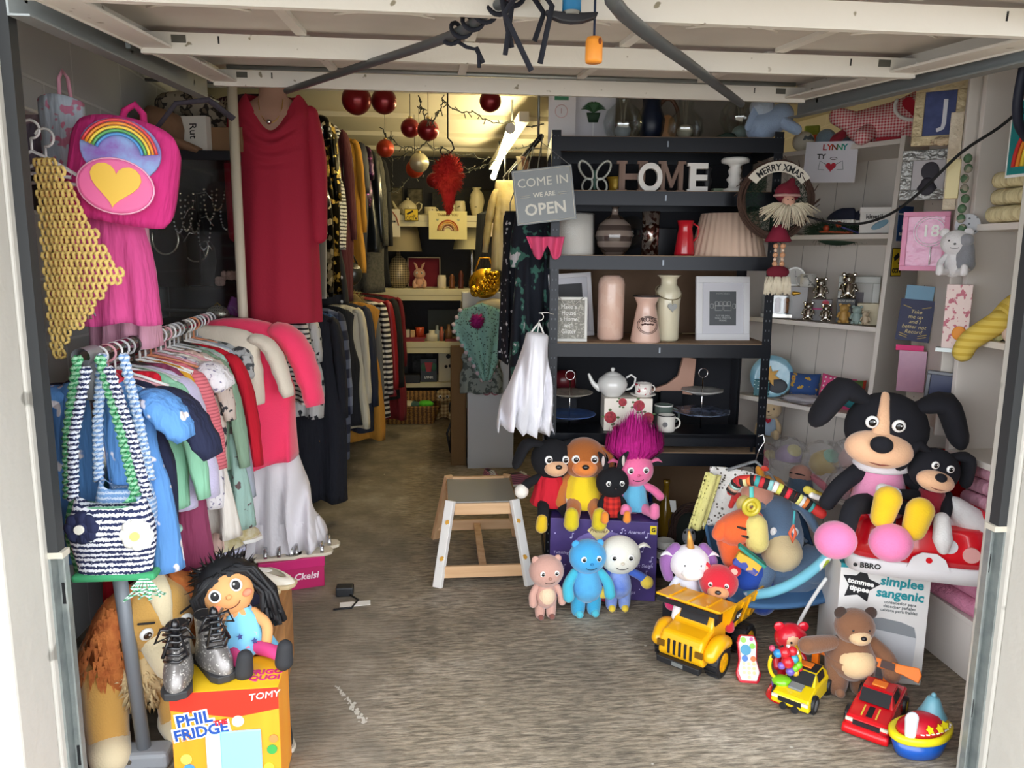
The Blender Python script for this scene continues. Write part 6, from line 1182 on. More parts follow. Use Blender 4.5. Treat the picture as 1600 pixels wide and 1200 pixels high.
g.add('beard',M('#d9cfb8',.9),gn); G().lathe([(0,-.06),(.02,-.065),(.05,-.125),(.045,-.13),(0,-.12)]).add('tunic',M('#7a1430',.9),gn)
for s_ in (-1,1):
    for k in range(5): G().ell((s_*.014+.0,-.02,-.145-.017*k),.0105 if k%2==0 else .007,n=12,m=8).add('bead',M('#cf9a74' if k%2==0 else '#e0c4ac',.5),gn)
G().ell((0,-.02,-.245),(.045,.02,.025)).add('lower_tunic',M('#6a1226',.9),gn)
g=G()
for k in range(110): a=rn.uniform(-.045,.045); g.tube([(a,-.025+rn.uniform(-.012,.01),-.262),(a*1.15,-.03,-.29),(a*1.2+rn.uniform(-.006,.006),-.027,-.315-rn.uniform(0,.02))],.0022,4)
g.add('fringe',M('#dcd2bc',.9),gn)
# wooden step table
st=T('step_table','pine childs step table with grey top and white painted front legs','step table',(0,0,0)); PN=M('#d6b088',.55,pat='wood',c2='#bd9066',sc=2.2,ax='Z'); PNX=M('#d9b48a',.55,pat='wood',c2='#c0946a',sc=2.2,ax='X')
f0,f1=Fz(680,917),Fz(830,917); tl=W(706,787,3.14); tr=W(803,785,3.12); bl_=Fz(670,842); br_=Fz(838,842)
zt=tl.z; tbl=W(698,738,3.50); tbr=W(795,736,3.48); zt2=zt
def plank(g,a,b,wx,wy):
    d_=b-a; g.box((a+b)/2,(wx,wy,d_.length),d_.to_track_quat('Z','Y').to_matrix()); return g
ft=[Vector((f0.x+.01,3.06,0)),Vector((f1.x-.005,3.05,0))]; tp=[Vector((tl.x-.005,3.15,zt)),Vector((tr.x+.005,3.15,zt))]; bt=[Vector((f0.x+.0,3.63,0)),Vector((f1.x+.0,3.63,0))]; tb=[Vector((tp[0].x,3.52,zt)),Vector((tp[1].x,3.52,zt))]
for i in (0,1):
    l=plank(G(),ft[i],tp[i]+Vector((0,0,.01)),.04,.022).add('front_leg',M('#e6e4e0',.5),st,'white painted front leg',.002)
    for u in (.35,.78): p=ft[i].lerp(tp[i],u)+Vector((0,-.013,0)); G().cyl(p,p+Vector((0,-.004,0)),.011,n=18).cyl(p+Vector((0,-.004,0)),p+Vector((0,-.007,0)),.006,n=6).add('screw_cap',M('#d9a441',.4,.3),l)
    plank(G(),bt[i],tb[i]+Vector((0,0,.01)),.04,.022).add('rear_leg',PN,st,None,.002)
G().bb((tp[0].x+.015,3.15,zt-.055),(tp[1].x-.015,3.17,zt-.005)).add('front_rail',PNX,st,bevel=.002); G().bb((tp[0].x+.015,3.5,zt-.05),(tp[1].x-.015,3.52,zt+.01)).add('rear_rail',PNX,st,bevel=.002)
G().bb((tp[0].x-.01,3.16,zt-.012),(tp[1].x+.01,3.505,zt)).add('seat_panel',M('#8f8f8b',.45),st,'grey laminate seat panel')
pa=ft[0].lerp(tp[0],.14); pb=ft[1].lerp(tp[1],.14); G().bb((pa.x,3.07,.035),(pb.x,3.088,.085)).add('lower_front_rail',PNX,st,bevel=.002)
qa=bt[0].lerp(tb[0],.14); G().bb((qa.x,3.60,.05),(pb.x,3.618,.10)).add('lower_rear_rail',PNX,st,bevel=.002)
cx=(pa.x+pb.x)/2; plank(G(),Vector((cx,3.09,.06)),Vector((cx-.0,3.6,.075)),.03,.02).add('stretcher',PN,st); G().bb((tp[0].x+.02,3.3,zt-.05),(tp[1].x-.02,3.32,zt-.012)).add('support_batten',PNX,st)
for i in (0,1): G().bb((tp[i].x-.016,3.16,zt-.05),(tp[i].x+.016,3.51,zt-.012)).add('side_rail',PN,st)
# purple box and the toys round it
PBY=2.90; pb_=T('purple_box','purple printed box with a pale diamond badge, toys sitting on it','box',(.665,PBY,0),rz=rad(-12))
w_,h_=.43,.335; G().bb((-w_/2,0,0),(w_/2,.26,h_)).add('box_body',M('#4d3a7e',.45,pat='noise',c2='#33265e',sc=2.5),pb_,bevel=.002)
LV=M('#c9c4ea',.5)
G().prism([(x*.13,z*.09+.2) for x,z in circ(1,26)],.0008,(0,-.001,0)).add('pale_glow_print',M('#8d7fc0',.5,pat='noise',c2='#6a5aa8',sc=6),pb_)
G().prism([(.0,.335),(.045,.29),(.0,.245),(-.045,.29)],.001,(-.02,-.003,0)).add('diamond_badge',M('#e6d59a',.5),pb_); text('Premier',.022,M('#7a5a2a',.5),pb_,(-.02,-.0045,.29),shear=.2)
G().prism([(x*.038,z*.03) for x,z in circ(1,20)],.0008,(.085,-.002,.235)).add('figure_print',M('#d9cfc4',.5),pb_)
for s_,x,z,sz in (('Anamorf',.13,.29,.018),('Twinkling',-.17,.19,.016),('Lit Sleigh',.165,.15,.02),('rooftops',.1,.035,.02)): text(s_,sz,LV,pb_,(x,-.0012,z),shear=.15)
rn=random.Random(3); g=G()
for k in range(26): x=rn.uniform(-.2,.2); z=rn.uniform(.02,.32); g.cyl((x,-.001,z),(x,0,z),.0025,n=8)
for x,z in ((.07,.285),(-.13,.255),(.17,.27),(.155,.21),(-.16,.12),(.17,.11),(.19,.17)): g.ell((x,-.001,z),(.005,.001,.004),n=8,m=6).bb((x+.004,-.001,z),(x+.0055,0,z+.02)).bb((x+.004,-.001,z+.017),(x+.012,0,z+.02))
g.add('note_print',LV,pb_); G().bb((.185,-.0015,.285),(.21,0,.32)).add('yellow_sticker',M('#e8d020',.5),pb_); text('G',.022,INK,pb_,(.1975,-.003,.303),bold=.001)
def onbox(px,d=.1): 
    R_=Matrix.Rotation(rad(-12),3,'Z'); r=ray(px,700); o=Vector((0,0,CZ)); n_=R_@Vector((0,1,0)); b=Vector((.665,PBY,0)); t=(n_.dot(b)+d-n_.dot(o))/n_.dot(r); p=o+r*t; return Vector((p.x,p.y,h_))
BLKP=M('#0d0e14',.95); REDC=cloth('#c4142a'); FLESH=plush('#e0b088')
softtoy('plush_toy','black and beige plush puppy in red dress at the left end of the purple box',onbox(858,.11),.36,BLKP,muzzle=FLESH,ears='bigflop',earc=BLKP,dress=REDC,hands=plush('#eeeae0'),feet=plush('#d9b414'),legs=BLKP,rz=rad(8),armpose=(1,0),legsp=[(.8,-1.5,.2),(1.0,-1.9,-.7)],ry=rad(3))
o=softtoy('plush_toy','chestnut brown plush puppy wearing a yellow shirt in the middle of the purple box',onbox(912,.13),.36,plush('#a25a20'),head=plush('#a25a20'),muzzle=plush('#e0823a'),ears='flop',arms=plush('#b5692c'),feet=plush('#d6c012'),legs=plush('#b5692c'),hs=1.05,bw=1.25,rz=rad(-6),collar=plush('#e6cf2a'),dress=plush('#e8ca1c'),legsp=[(.6,-1.5,.3),(.75,-2.0,-.2)])
o=softtoy('plush_toy','little black plush cat in red tartan dungarees on the purple box',onbox(958,.04),.235,BLKP,ears='long',earc=BLKP,inner=plush('#c8b8b4'),hs=1.15,dress=M('#d02c20',.9,pat='check',c2='#8f1212',sc=14),feet=plush('#e88a2a'),smile=False,eyes=('w',.05))
o=softtoy('rag_toy','pink faced plush toy with bushy magenta wool hair and blue vest',onbox(992,.12),.3,plush('#ea6f9f'),smile=True,ears='side',nose='#d95a88',dress=plush('#63b4d8'),feet=plush('#e87aa6'),legs=plush('#e87aa6'),hs=1.05,bw=1.05,armpose=(0,1))
hd=[c for c in o.children if c.name.startswith('head')][0]; g=G(); rn=random.Random(11); hr=.3*.23*1.05
for k in range(1500):
    a=rn.uniform(0,2*PI); rr=rn.random()**.5; b=Vector((hr*.95*rr*cos(a)+.0,.01+hr*.6*rr*sin(a),hr*.55+hr*.4*(1-rr))); L_=rn.uniform(.1,.19); e=b+Vector((.05*rr*cos(a)+.0,.03*rr*sin(a),L_*(1.2-.5*rr))); m_=b.lerp(e,.5)+Vector((.03*cos(a),.02*sin(a),0)); n_=Vector((-sin(a)*.0035,cos(a)*.0035,0)); 
    g._a([b+n_,b-n_,m_+n_*.9,m_-n_*.9,e],[(0,1,3,2),(2,3,4)],True)
g.ell((0,.012,hr*1.25),(hr*1.05,hr*.7,hr*1.0)).add('wool_hair',M('#c4128a',.85,pat='noise',c2='#a80c72',sc=60),hd)
# three toys standing in front
def onfl(px,py): return Fz(px,py)
softtoy('plush_toy','pinkish tan standing plush bear with cream tummy and white side tag',onfl(852,965),.265,plush('#c79a8c'),belly=plush('#e0c4a4'),ears='small',sit=False,hs=1.18,feet=plush('#7d4a40'),nose='#b98a78',eyes=('w',.042),rz=rad(6))
p_=onfl(880,945); solo(G().bb((0,0,0),(.04,.001,.028)),'care_label','white fabric care label at the hip of the tan bear','tag',WHITE,(p_.x,p_.y-.07,.05),ry=.3)
softtoy('plush_toy','bright blue standing plush bear, tallest of the three in front',onfl(915,960),.345,plush('#4fa4d2',pat='noise',c2='#3f86c4',sc=8),head=plush('#3fa2dc'),ears='small',sit=False,hs=.98,bw=1.1,feet=plush('#48b4c8'),arms=plush('#3fb0c8'),legs=plush('#2f9cc8'),nose='#2a86c0',eyes=('w',.036),rz=rad(4))
solo(G().ell((0,0,0),(.035,.02,.07),rot(ry=.4)),'red_blanket_toy','crimson felt comforter tucked between the blue and pale toys','cloth',cloth('#a81838'),onfl(950,945)+Vector((.0,-.02,.09)))
o=softtoy('plush_doll','pale faced plush doll in blue and white pyjamas in front of the purple box',onfl(965,952),.315,plush('#4f72c8',pat='noise',c2='#a8bce8',sc=6),head=plush('#e4e2d6'),ears='side',earc=plush('#e4e2d6'),sit=False,hs=1.2,hands=plush('#e6c848'),feet=plush('#e6c63a'),arms=plush('#3f62c0'),nose='#d8ccb8',eyes=('w',.045),rz=rad(-4),armpose=(0,1))
# ================= RIGHT SIDE =================
def plane(px,P,n_,py=500):
    r=ray(px,py); t=n_.dot(P-Vector((0,0,CZ)))/n_.dot(r); return Vector((0,0,CZ))+r*t
BW_,BD_=.74,.28; BA=rad(-60.5); BU=Vector((cos(BA),sin(BA),0)); BN=Vector((-BU.y,BU.x,0)); BPR=Vector((1.735,2.93,0)); BPL=BPR-BU*BW_
WS=M('#ddd6cf',.5)
bk_=T('white_bookcase','white bookcase with grooved back standing beside the black rack','bookcase',BPL,BA,rx=rad(-4.5)); BZ=[1.86,1.485,1.105,.73,.36,.05]
TL=math.tan(rad(4.5))
G().bb((0,0,0),(.02,BD_,1.87)).add('side_panel',WS,bk_,bevel=.001); G().bb((BW_-.02,0,0),(BW_,BD_,1.87)).add('side_panel',WS,bk_,bevel=.001)
g=G().bb((.02,BD_-.01,0),(BW_-.02,BD_,1.87)).add('back_panel',WS,bk_); [G().bb((x,BD_-.0115,.05),(x+.003,BD_-.0099,1.86)).add('groove',M('#aaa49e',.8),g) for x in (.15,.29,.43,.57)]
for z in BZ: G().bb((.02,0,z-.02),(BW_-.02,BD_-.01,z)).add('shelf',WS,bk_,bevel=.001)
def bk(px,z,d=.1,py=500):   # place on a shelf of the leaning bookcase
    p=plane(px,BPR+BN*(z*TL+d),BN,py); return Vector((p.x,p.y,z-d*TL+.003))
FA=rad(-30)
# top of the bookcase
GING=M('#c9404e',.9,pat='check',c2='#efd9d6',sc=34)
o=T('gingham_cushion_dog','large red gingham stuffed dog lying on the bookcase top','soft toy',bk(1368,1.86,.12)+Vector((0,0,.085)),FA,s=1.25)
G().blob([(-.09,0,-.005),(.02,0,.0),(.11,0,.03)],[.055,.075,.085],20).add('body',GING,o); G().blob([(-.1,0,.0),(-.17,-.01,.03)],[.04,.03]).add('snout',GING,o)
for x in (-.07,.07): G().blob([(x,-.04,-.03),(x-.02,-.08,-.05)],[.03,.027]).add('paw',GING,o)
G().prism([(x,z) for x,z in heart(.034)],.006,(.055,-.09,.04)).add('heart_patch',M('#a81c30',.9),o); G().tube([(.055+.055*cos(a),-.083,.04+.045*sin(a)) for a in [rad(150+24*k) for k in range(11)]],.006,6).add('trim',WHITE,o)
solo(G().bb((-.1,-.08,0),(.1,.08,.012)),'folded_gingham','folded red gingham cloth under the stuffed dog','cloth',M('#a82838',.9),bk(1385,1.86,.1),FA,bevel=.003)
o=T('plush_bear','grey blue plush lying face down beside the red gingham dog','soft toy',bk(1270,1.86,.1)+Vector((0,0,.045)),FA); G().ell((0,0,0),(.045,.045,.05)).add('head',plush('#7f93a0'),o); G().blob([(.03,-.02,-.01),(.07,-.03,.02)],[.025,.02]).add('arm',plush('#a83040'),o); G().blob([(.06,.02,-.02),(.12,.02,-.01)],[.03,.03]).add('body',plush('#5a6478'),o)
o=T('plush_toy_blue','pale blue plush rabbit slumped between the rack and bookcase tops','soft toy',rk(1192,.1,TZ[0])+Vector((0,0,.07)),RZ_); G().blob([(-.04,0,-.02),(.04,0,.03)],[.06,.05]).add('body',plush('#8fa3bf'),o); G().blob([(.04,-.03,.0),(.09,-.04,-.03)],[.025,.022]).add('arm',plush('#8fa3bf'),o); G().ell((-.04,0,.06),(.05,.045,.045)).add('head',plush('#a8b4c4'),o); G().blob([(-.07,-.02,.05),(-.1,-.03,-.02)],[.018,.016],flat=.5).add('ear',plush('#8fa3bf'),o)
o=T('picture_stone','rounded cream trinket box painted with grey animals and green grass','trinket box',bk(1236,1.86,.05)+Vector((0,0,.04)),FA); G().ell((0,0,0),(.048,.03,.045)).add('box_body',M('#cfc9ba',.5,pat='blobs',c2='#5c6468',sc=26,thr=.58,c3='#4a6a40'),o)
o=T('felt_monster','lime green felt toy with orange spots behind the blue grey plush','soft toy',bk(1248,1.86,.22)+Vector((0,0,.09)),FA); G().bb((-.035,-.01,-.09),(.035,.01,.06)).add('body',plush('#8a9a3a'),o,bevel=.008); G().ell((-.015,-.015,.01),(.015,.006,.015)).ell((.018,-.015,.0),(.017,.006,.017)).add('spots',plush('#e05a2a'),o)
t=T('child_drawing','white childs drawing with rainbow letters and a winged red heart hanging from the bookcase','drawing',bk(1297,1.86,-.035,240)+Vector((0,0,-.165)),FA-.1,ry=rad(2)); G().bb((-.105,0,0),(.105,.002,.17)).add('paper',M('#d8d6de',.7),t); 
for i,(ch,c) in enumerate(zip('LYNNY',('#a81c2a','#c9402a','#8a3a1c','#3aa07a','#1f8a8a'))): text(ch,.034,M(c,.7),t,(-.028+.02*i,-.001,.145),bold=.001)
text('TY',.028,INK,t,(-.038,-.001,.108),bold=.0006); G().prism([(x+.004,z+.066) for x,z in heart(.021)],.001,(0,-.0012,0)).add('red_heart',M('#b81c34',.7),t)
for s_ in (-1,1): G().tube([(.004+s_*.02,-.001,.075),(.004+s_*.045,-.001,.09),(.004+s_*.05,-.001,.055),(.004+s_*.025,-.001,.053)],.0012,5).add('wing',M('#3a5c5a',.7),t)
G().tube([(.012+.014*cos(a),-.001,.1+.005*sin(a)) for a in [2*PI*i/16 for i in range(16)]],.0012,5,closed=True).add('halo',M('#4a4a4a',.7),t)
# bookcase shelf 2 (y~355)
z=BZ[1]
t=carton('kettle_box','white rounded appliance box with blue oval print on the second bookcase shelf','box' and bk(1362,z,.05),.155,.12,.105,M('#d3d0cc',.5),rz=FA,cat='box',lid=(.02,M('#dedbd7',.5))); text('kinetik',.026,INK,t,(-.02,-.004,.068),bold=.0006); G().ell((.0,-.002,.035),(.035,.002,.014),rot(ry=-.5)).add('blue_print',M('#6a93a8',.5),t)
shoe('navy_shoe','navy and white child shoe under the hanging drawing',bk(1302,z,.08)+Vector((0,0,.05)),FA+rad(160),.13,M('#141a30',.8),WHITE,grp='navy shoes on the bookcase',h_=.05); shoe('navy_shoe','navy and white child shoe beside its pair on the bookcase',bk(1335,z,.12)+Vector((0,0,.05)),FA+rad(170),.13,M('#141a30',.8),WHITE,grp='navy shoes on the bookcase',h_=.05)
o=T('christmas_foliage','heap of green fir sprigs with orange baubles under the shoes','decoration',bk(1300,z,.1),FA); g=G(); rn=random.Random(8)
g.ell((0,.0,.0),(.1,.06,.045)).tufts((0,0,.02),(.12,.06,.035),700,.04,.0025,4); g.add('fir_sprigs',M('#2c4434',.9),o); [G().ell((x,-.05,z_),.014).add('bauble',M('#b8492a',.4),o) for x,z_ in ((.0,.045),(-.05,.03))]; G().blob([(.02,-.055,.03),(.08,-.05,.01)],[.012,.01],flat=.4).add('ribbon',M('#4a4a8a',.6),o); G().blob([(-.07,-.05,.015),(.05,-.055,.01)],[.01,.01],flat=.5).add('orange_ribbon',M('#c05a34',.7),o)
# black looping cable
cb=[W(1596,170,2.0),W(1560,200,2.05),W(1500,240,2.1),W(1440,298,2.2),W(1390,335,2.4),W(1340,350,2.6),W(1290,346,2.75),W(1262,338,2.85)]
solo(G().blob(cb,.0045,8),'black_cable','black cable looping down in front of the bookcase','cable',M('#0e0f12',.9))
solo(G().blob([W(1600,105,1.9),W(1590,160,1.92),W(1592,195,1.94),W(1604,215,1.96)],.012,8),'black_strap','thick black cable hanging at the top right corner','cable',M('#1c2436',.6))
# shelf 3 (y~508)
z=BZ[2]
t=photoframe('glass_photo_frame','wavy silver glass photo frame on the third bookcase shelf',bk(1338,z,.17),.17,.21,.03,M('#a9aaa6',.3,.3),M('#6e6a72',.6,pat='noise',c2='#8f8a90',sc=12),M('#c4c3bf',.4),rz=FA,rx=rad(-8),cat='frame')
SV=M('#c4c0b8',.15,1)
def figur(label,px,z,d,h_,m_,kind=0,lift=0,par_=None):
    o=T('bear_money_box' if kind==0 else 'figurine',label,'figurine',bk(px,z,d)+Vector((0,0,lift)),FA); r=h_*.22
    G().blob([(0,0,r),(0,0,h_*.5)],[r*1.1,r*.85],16).add('body',m_,o); hd=G().ell((0,0,h_*.72),r*1.05).add('head',m_,o)
    for s_ in (-1,1):
        G().ell((s_*r*.85,0,h_*.9),(r*.38,r*.2,r*.38)).add('ear',m_,hd); G().blob([(s_*r,0,h_*.5),(s_*r*1.3,-r*.6,h_*.33)],[r*.32,r*.3],10).add('arm',m_,o); G().blob([(s_*r*.6,-r*.4,r*.5),(s_*r*.9,-r*1.3,r*.4)],[r*.42,r*.36],10).add('leg',m_,o)
    G().ell((0,-r*.95,h_*.68),(r*.35,r*.25,r*.28)).add('muzzle',m_,hd); return o
def block(name,label,px,z,d,w_,h_,m_,dp=.06,**k): return carton(name,label,bk(px,z,d),w_,dp,h_,m_,rz=FA,**k)
block('gift_box','grey card gift box with pink bow print on the third shelf',1282,z,.07,.085,.095,M('#8c8a8c',.6)); bb=bpy.data.objects[[o.name for o in bpy.data.objects if o.name.startswith('gift_box')][-1]]; G().bb((-.043,-.001,.05),(.043,0,.058)).add('ribbon_print',M('#b8407a',.6),bb); G().bb((.012,-.0012,0),(.02,0,.095)).add('ribbon_print',M('#b8407a',.6),bb); G().prism(heart(.014),.002,(.016,-.003,.08)).add('bow',M('#c9404a',.6),bb)
t=block('bear_bank_box','black box with silver bear picture on the third bookcase shelf',1320,z,.08,.075,.105,M('#14161c',.4)); text('BEAR BANK',.0125,M('#c9c4b4',.5),t,(0,-.001,.095)); G().ell((0,-.001,.045),(.024,.002,.03)).add('bear_print',M('#a9a8a4',.4),t)
block('cream_box','cream carton at the right end of the third shelf',1355,z,.06,.085,.09,M('#c9bfa4',.6))
block('grey_gift_box','white and grey card box behind the gnome ornament',1245,z,.12,.08,.15,M('#c4c2c4',.6))
figur('silver teddy bear figure standing on the black bear bank box',1322,z,.08,.115,SV,0,.106); figur('small silver figure on the grey gift box',1279,z,.07,.1,SV,1,.096)
for i,(px,c,h_,l) in enumerate(((1262,SV,.085,'silver train money box, leftmost of the front row'),(1290,SV,.08,'silver bear with balloon in the front row'),(1318,M('#b08a4a',.5),.085,'brown bear figurine with basket in the front row'),(1338,M('#8fa3a0',.5),.08,'pale blue angel figurine in the front row'),(1352,M('#b8a890',.5),.06,'small cream and brown figurine at the end of the front row'))): figur(l+' on the third shelf',px,z,.02,h_,c,1)
mug('white_mug','white patterned mug on the third shelf behind the silver figures',bk(1258,z,.12)+Vector((0,0,.15)),.034,.06,M('#d6d4d0',.3,pat='blobs',c2='#8a8a88',sc=40,thr=.6),handle=-1,rz=FA)
o=T('clock','small round white clock standing beside the mug','clock',bk(1238,z,.2)+Vector((0,0,.2)),FA); G().cyl((0,-.01,0),(0,.01,0),.045,n=28).add('clock_body',M('#c9c8c4',.3,.4),o); G().cyl((0,-.012,0),(0,-.0102,0),.038,n=28).add('dial',WHITE,o); G().bb((-.001,-.0135,0),(.001,-.0125,.028)).bb((0,-.0135,-.001),(.02,-.0125,.001)).add('hands',INK,o)
t=T('snow_scene_case','clear topped box of small gingerbread figures at the left of the third shelf','box',bk(1212,z,.04),FA); G().bb((-.07,0,0),(.07,.06,.015)).add('silver_base',SV,t); G().bb((-.068,.002,.015),(.068,.058,.1)).add('clear_cover',PANE,t); [G().blob([(x,.03,.03),(x,.03,.06)],[.012,.012],10).ell((x,.03,.078),.013).add('inner_figure',M(c,.7),t) for x,c in ((-.04,'#8a5a4a'),(0,'#9a7a84'),(.04,'#a0683a'))]
o=T('gold_bird','little gold bird ornament beside the white carton','ornament',bk(1242,z,.03)+Vector((0,0,.105)),FA); G().blob([(-.012,0,.01),(.012,0,.012)],[.01,.005],10).add('bird_body',M('#c99a3a',.3,.8),o)
# shelf 4 (y~650)
z=BZ[3]
o=T('picture_plate','pale blue plate painted with a gold star on the fourth shelf','plate',bk(1212,z,.10)+Vector((0,0,.095)),FA,rx=rad(80)); G().lathe([(0,0),(.065,0),(.07,.004),(.1,.012),(.1,.015),(.07,.008),(0,.004)],n=40).add('plate_body',M('#7fb8d4',.25,coat=.5,pat='noise',c2='#a4d4e6',sc=10),o); G().prism(star(.05,7,.5),.003,(-.01,0,.02),rot(rx=rad(-90))).add('star_print',M('#dba33a',.5),o); G().ell((.03,-.045,.012),(.045,.035,.003)).add('navy_print',M('#141c2c',.5),o)
def cushion(label,px,z,w_,h_,m_,d=.12,lean=-14,tw=0):
    o=T('small_cushion',label,'cushion',bk(px,z,d),FA,rx=rad(lean),ry=rad(tw))
    G().sheet(lambda u,v:((u-.5)*w_*(1+.1*(abs(v-.5)*2)**2),0,h_*v*(1+.06*(abs(u-.5)*2)**2)),10,10,.004)
    n=16; vs=[]; g=G()
    for sgn in (-1,1):
        for j in range(n+1):
            for i in range(n+1):
                u=i/n*2-1; v=j/n*2-1; b=((1-u**2)*(1-v**2))**.45; vs.append((u*w_/2*(1+.07*v*v-.03),sgn*.035*b,h_/2+v*h_/2*(1+.07*u*u-.03)))
    q=n+1; fs=[]
    for s_ in (0,1):
        for j in range(n):
            for i in range(n):
                a=s_*q*q+j*q+i; fs.append((a,a+1,a+q+1,a+q) if s_==0 else (a,a+q,a+q+1,a+1))
    g._a(vs,fs,True).add('cushion_body',m_,o); return o
cushion('blue cushion with red and yellow figures beside the plate',1264,z,.13,.13,M('#2c4f8a',.8,pat='blobs',c2='#c9a03a',sc=32,thr=.6,c3='#b84a3a'))
cushion('pink cushion with white dots on the fourth shelf',1312,z,.14,.14,M('#d94f88',.8,pat='dots',c2='#f3e6ea',sc=50,thr=.22),.1,-18,8)
cushion('red and green patchwork cushion at the end of the fourth shelf',1342,z,.10,.13,M('#b8402c',.8,pat='cells',c2='#4f6a34',sc=26,thr=.4),.14)
solo(G().blob([(-.02,0,.05),(.02,0,.03),(.03,-.02,-.03)],[.045,.045,.03],flat=.6),'teal_cloth','teal cloth with tiny dots hanging over the fourth shelf edge','cloth',M('#1c6a72',.85,pat='dots',c2='#8ac4c4',sc=50,thr=.15),bk(1345,z,.02),FA)
solo(G().bb((-.035,0,0),(.035,.04,.075)),'teal_tin','teal tin with white dots at the left of the fourth shelf','tin',M('#14616c',.4,pat='dots',c2='#bfe0de',sc=60,thr=.18),bk(1196,z,.04),FA,bevel=.003)
vase('lidded_jar','pale green lidded storage jar behind the blue plate',bk(1222,z,.2),[(0,0),(.045,0),(.046,.15),(.05,.152),(.05,.175),(0,.18)],M('#b4c4bc',.4),cat='jar')
o=T('clear_bags','crumpled clear plastic bags of small items on the fourth shelf','bag',bk(1270,z,.03)+Vector((0,0,.012)),FA); G().ell((0,0,.01),(.11,.035,.02),noise=.25,n=26,m=12).add('plastic_film',M('#b9b4bc',.15,alpha=.55,bump=1,bs=30),o)
# pile on shelf 5: soft toys in clear bags
z=BZ[4]
def bagged(label,px,py,d,c1,c2,r,seed):
    o=T('bagged_soft_toy',label,'soft toy',plane(px,BPR+BN*(.5*TL+d),BN,py),FA); G().ell((0,0,0),(r*.8,r*.6,r*.8),noise=.05,seed=seed).add('toy_body',plush(c1),o); G().ell((r*.3,-r*.2,r*.5),(r*.45,r*.4,r*.42)).add('toy_head',plush(c2),o)
    G().ell((0,0,.01),(r*1.2,r*.9,r*1.15),noise=.12,n=24,m=14,seed=seed).add('clear_bag',M('#f4f2f6',.06,alpha=.2,bump=1,bs=16),o); return o
solo(G().bb((0,0,0),(.68,.24,.09)),'toy_crate','white low crate under the bagged soft toys','crate',M('#cfc9c4',.6),BPL+BU*.03+BN*(.36*TL+.02)+Vector((0,0,.362)),BA)
o=softtoy('plush_teddy','beige teddy in pale blue vest with red heart above the bagged toys',bk(1212,.455,.06)+Vector((0,0,.09)),.22,plush('#c9b08c'),ears='small',dress=plush('#9fb4cc'),nose='#4a2c24',eyes=('b',.02),rz=FA); G().prism(heart(.014),.004,(.0,-.052,.085)).add('red_heart',plush('#a8142c'),o)
bagged('lilac and cream soft toy in a clear bag, leftmost of the pile',1232,715,.06,'#b8a4c8','#d8d090',.075,1); bagged('yellow and green soft toy in a shiny clear bag in the middle of the pile',1288,725,.04,'#b8a04a','#7fb89a',.08,2); bagged('pale pink soft toy in a clear bag at the right of the pile',1332,718,.06,'#c9a4a0','#b8a8a4',.07,3); bagged('pink soft toy in a clear bag beside the rack upright',1196,720,.03,'#d05a7c','#d8cfa0',.065,4)
bagged('peach pink soft toy in clear bag low in the pile',1325,762,.02,'#d8a0a8','#8ab4a8',.07,6)
o=T('plush_snail','grey blue and pink round headed plush poking out under the bagged toys','soft toy',plane(1248,BPR+BN*(.02),BN,740)+Vector((0,-.02,0)),FA); G().ell((0,0,0),(.05,.045,.045)).add('head',plush('#d8a090'),o); G().blob([(0,.0,-.03),(0,.01,-.08)],[.05,.06]).add('body',plush('#5f7690'),o); G().blob([(.05,-.01,.0),(.12,-.01,-.05)],[.015,.02]).add('arm',plush('#e08a9a'),o); G().tube([(-.045,-.02,.01),(0,-.05,.015),(.045,-.02,.0)],.003,6).add('seam',INK,o)
# side panel signs
def side(px,py): return plane(px,BPR+BN*.05+BU*.012,BU*1.0,py)
sp=BPR+BU*.008
sgn=T('hand_sanitiser_sign','blue sign reading Use hand sanitiser on the bookcase side','sign',(0,0,0)); R90=BA+rad(90)
def sidep(px,py): return plane(px,BPR+BU*.006+Vector((0,0,1))*0,BU,py)
q=sidep(1412,377); sgn.location=q; sgn.rotation_euler[2]=R90; 
G().bb((-.055,-.0,0),(.055,.002,.14)).add('sign_plate',M('#1c4a86',.5),sgn); text('Use\nhand\nsanitiser',.026,WHITE,sgn,(0,-.001,.055)); G().bb((-.055,-.001,.105),(.055,0,.11)).add('white_line',WHITE,sgn)
cctv('yellow CCTV warning sign on the bookcase side',sidep(1399,432),R90,.075,.115)
# unit C panel with frames and hung items
PA,PB=Vector((1.86,2.84,0)),Vector((1.68,2.34,0)); CUv=(PB-PA).normalized(); CNv=Vector((-CUv.y,CUv.x,0)); CNv=CNv if CNv.x<0 else -CNv; CA=math.atan2(CUv.y,CUv.x)
cu_=T('white_tall_unit','tall white pegboard cupboard leaning beside the bookcase','cupboard',PA,CA); L2=(PB-PA).length; WS2=M('#cfc8c0',.5)
G().bb((0,0,.8),(L2,.02,1.98)).add('front_panel',WS2,cu_); G().bb((L2-.02,-.03,.8),(L2,.30,1.98)).add('side_panel',WS2,cu_,bevel=.002); G().bb((.0,.0,0),(.02,.28,1.98)).add('side_panel',WS2,cu_)
h=G(); [h.cyl((x,-.001,.8+.06*k),(x,0.0,.8+.06*k),.003,n=8) for k in range(18) for x in (L2-.1,.12)]; h.add('peg_holes',INK,cu_)
def cp(px,py,d=.03): return plane(px,PA+CNv*d,CNv,py)
FA2=rad(-38)
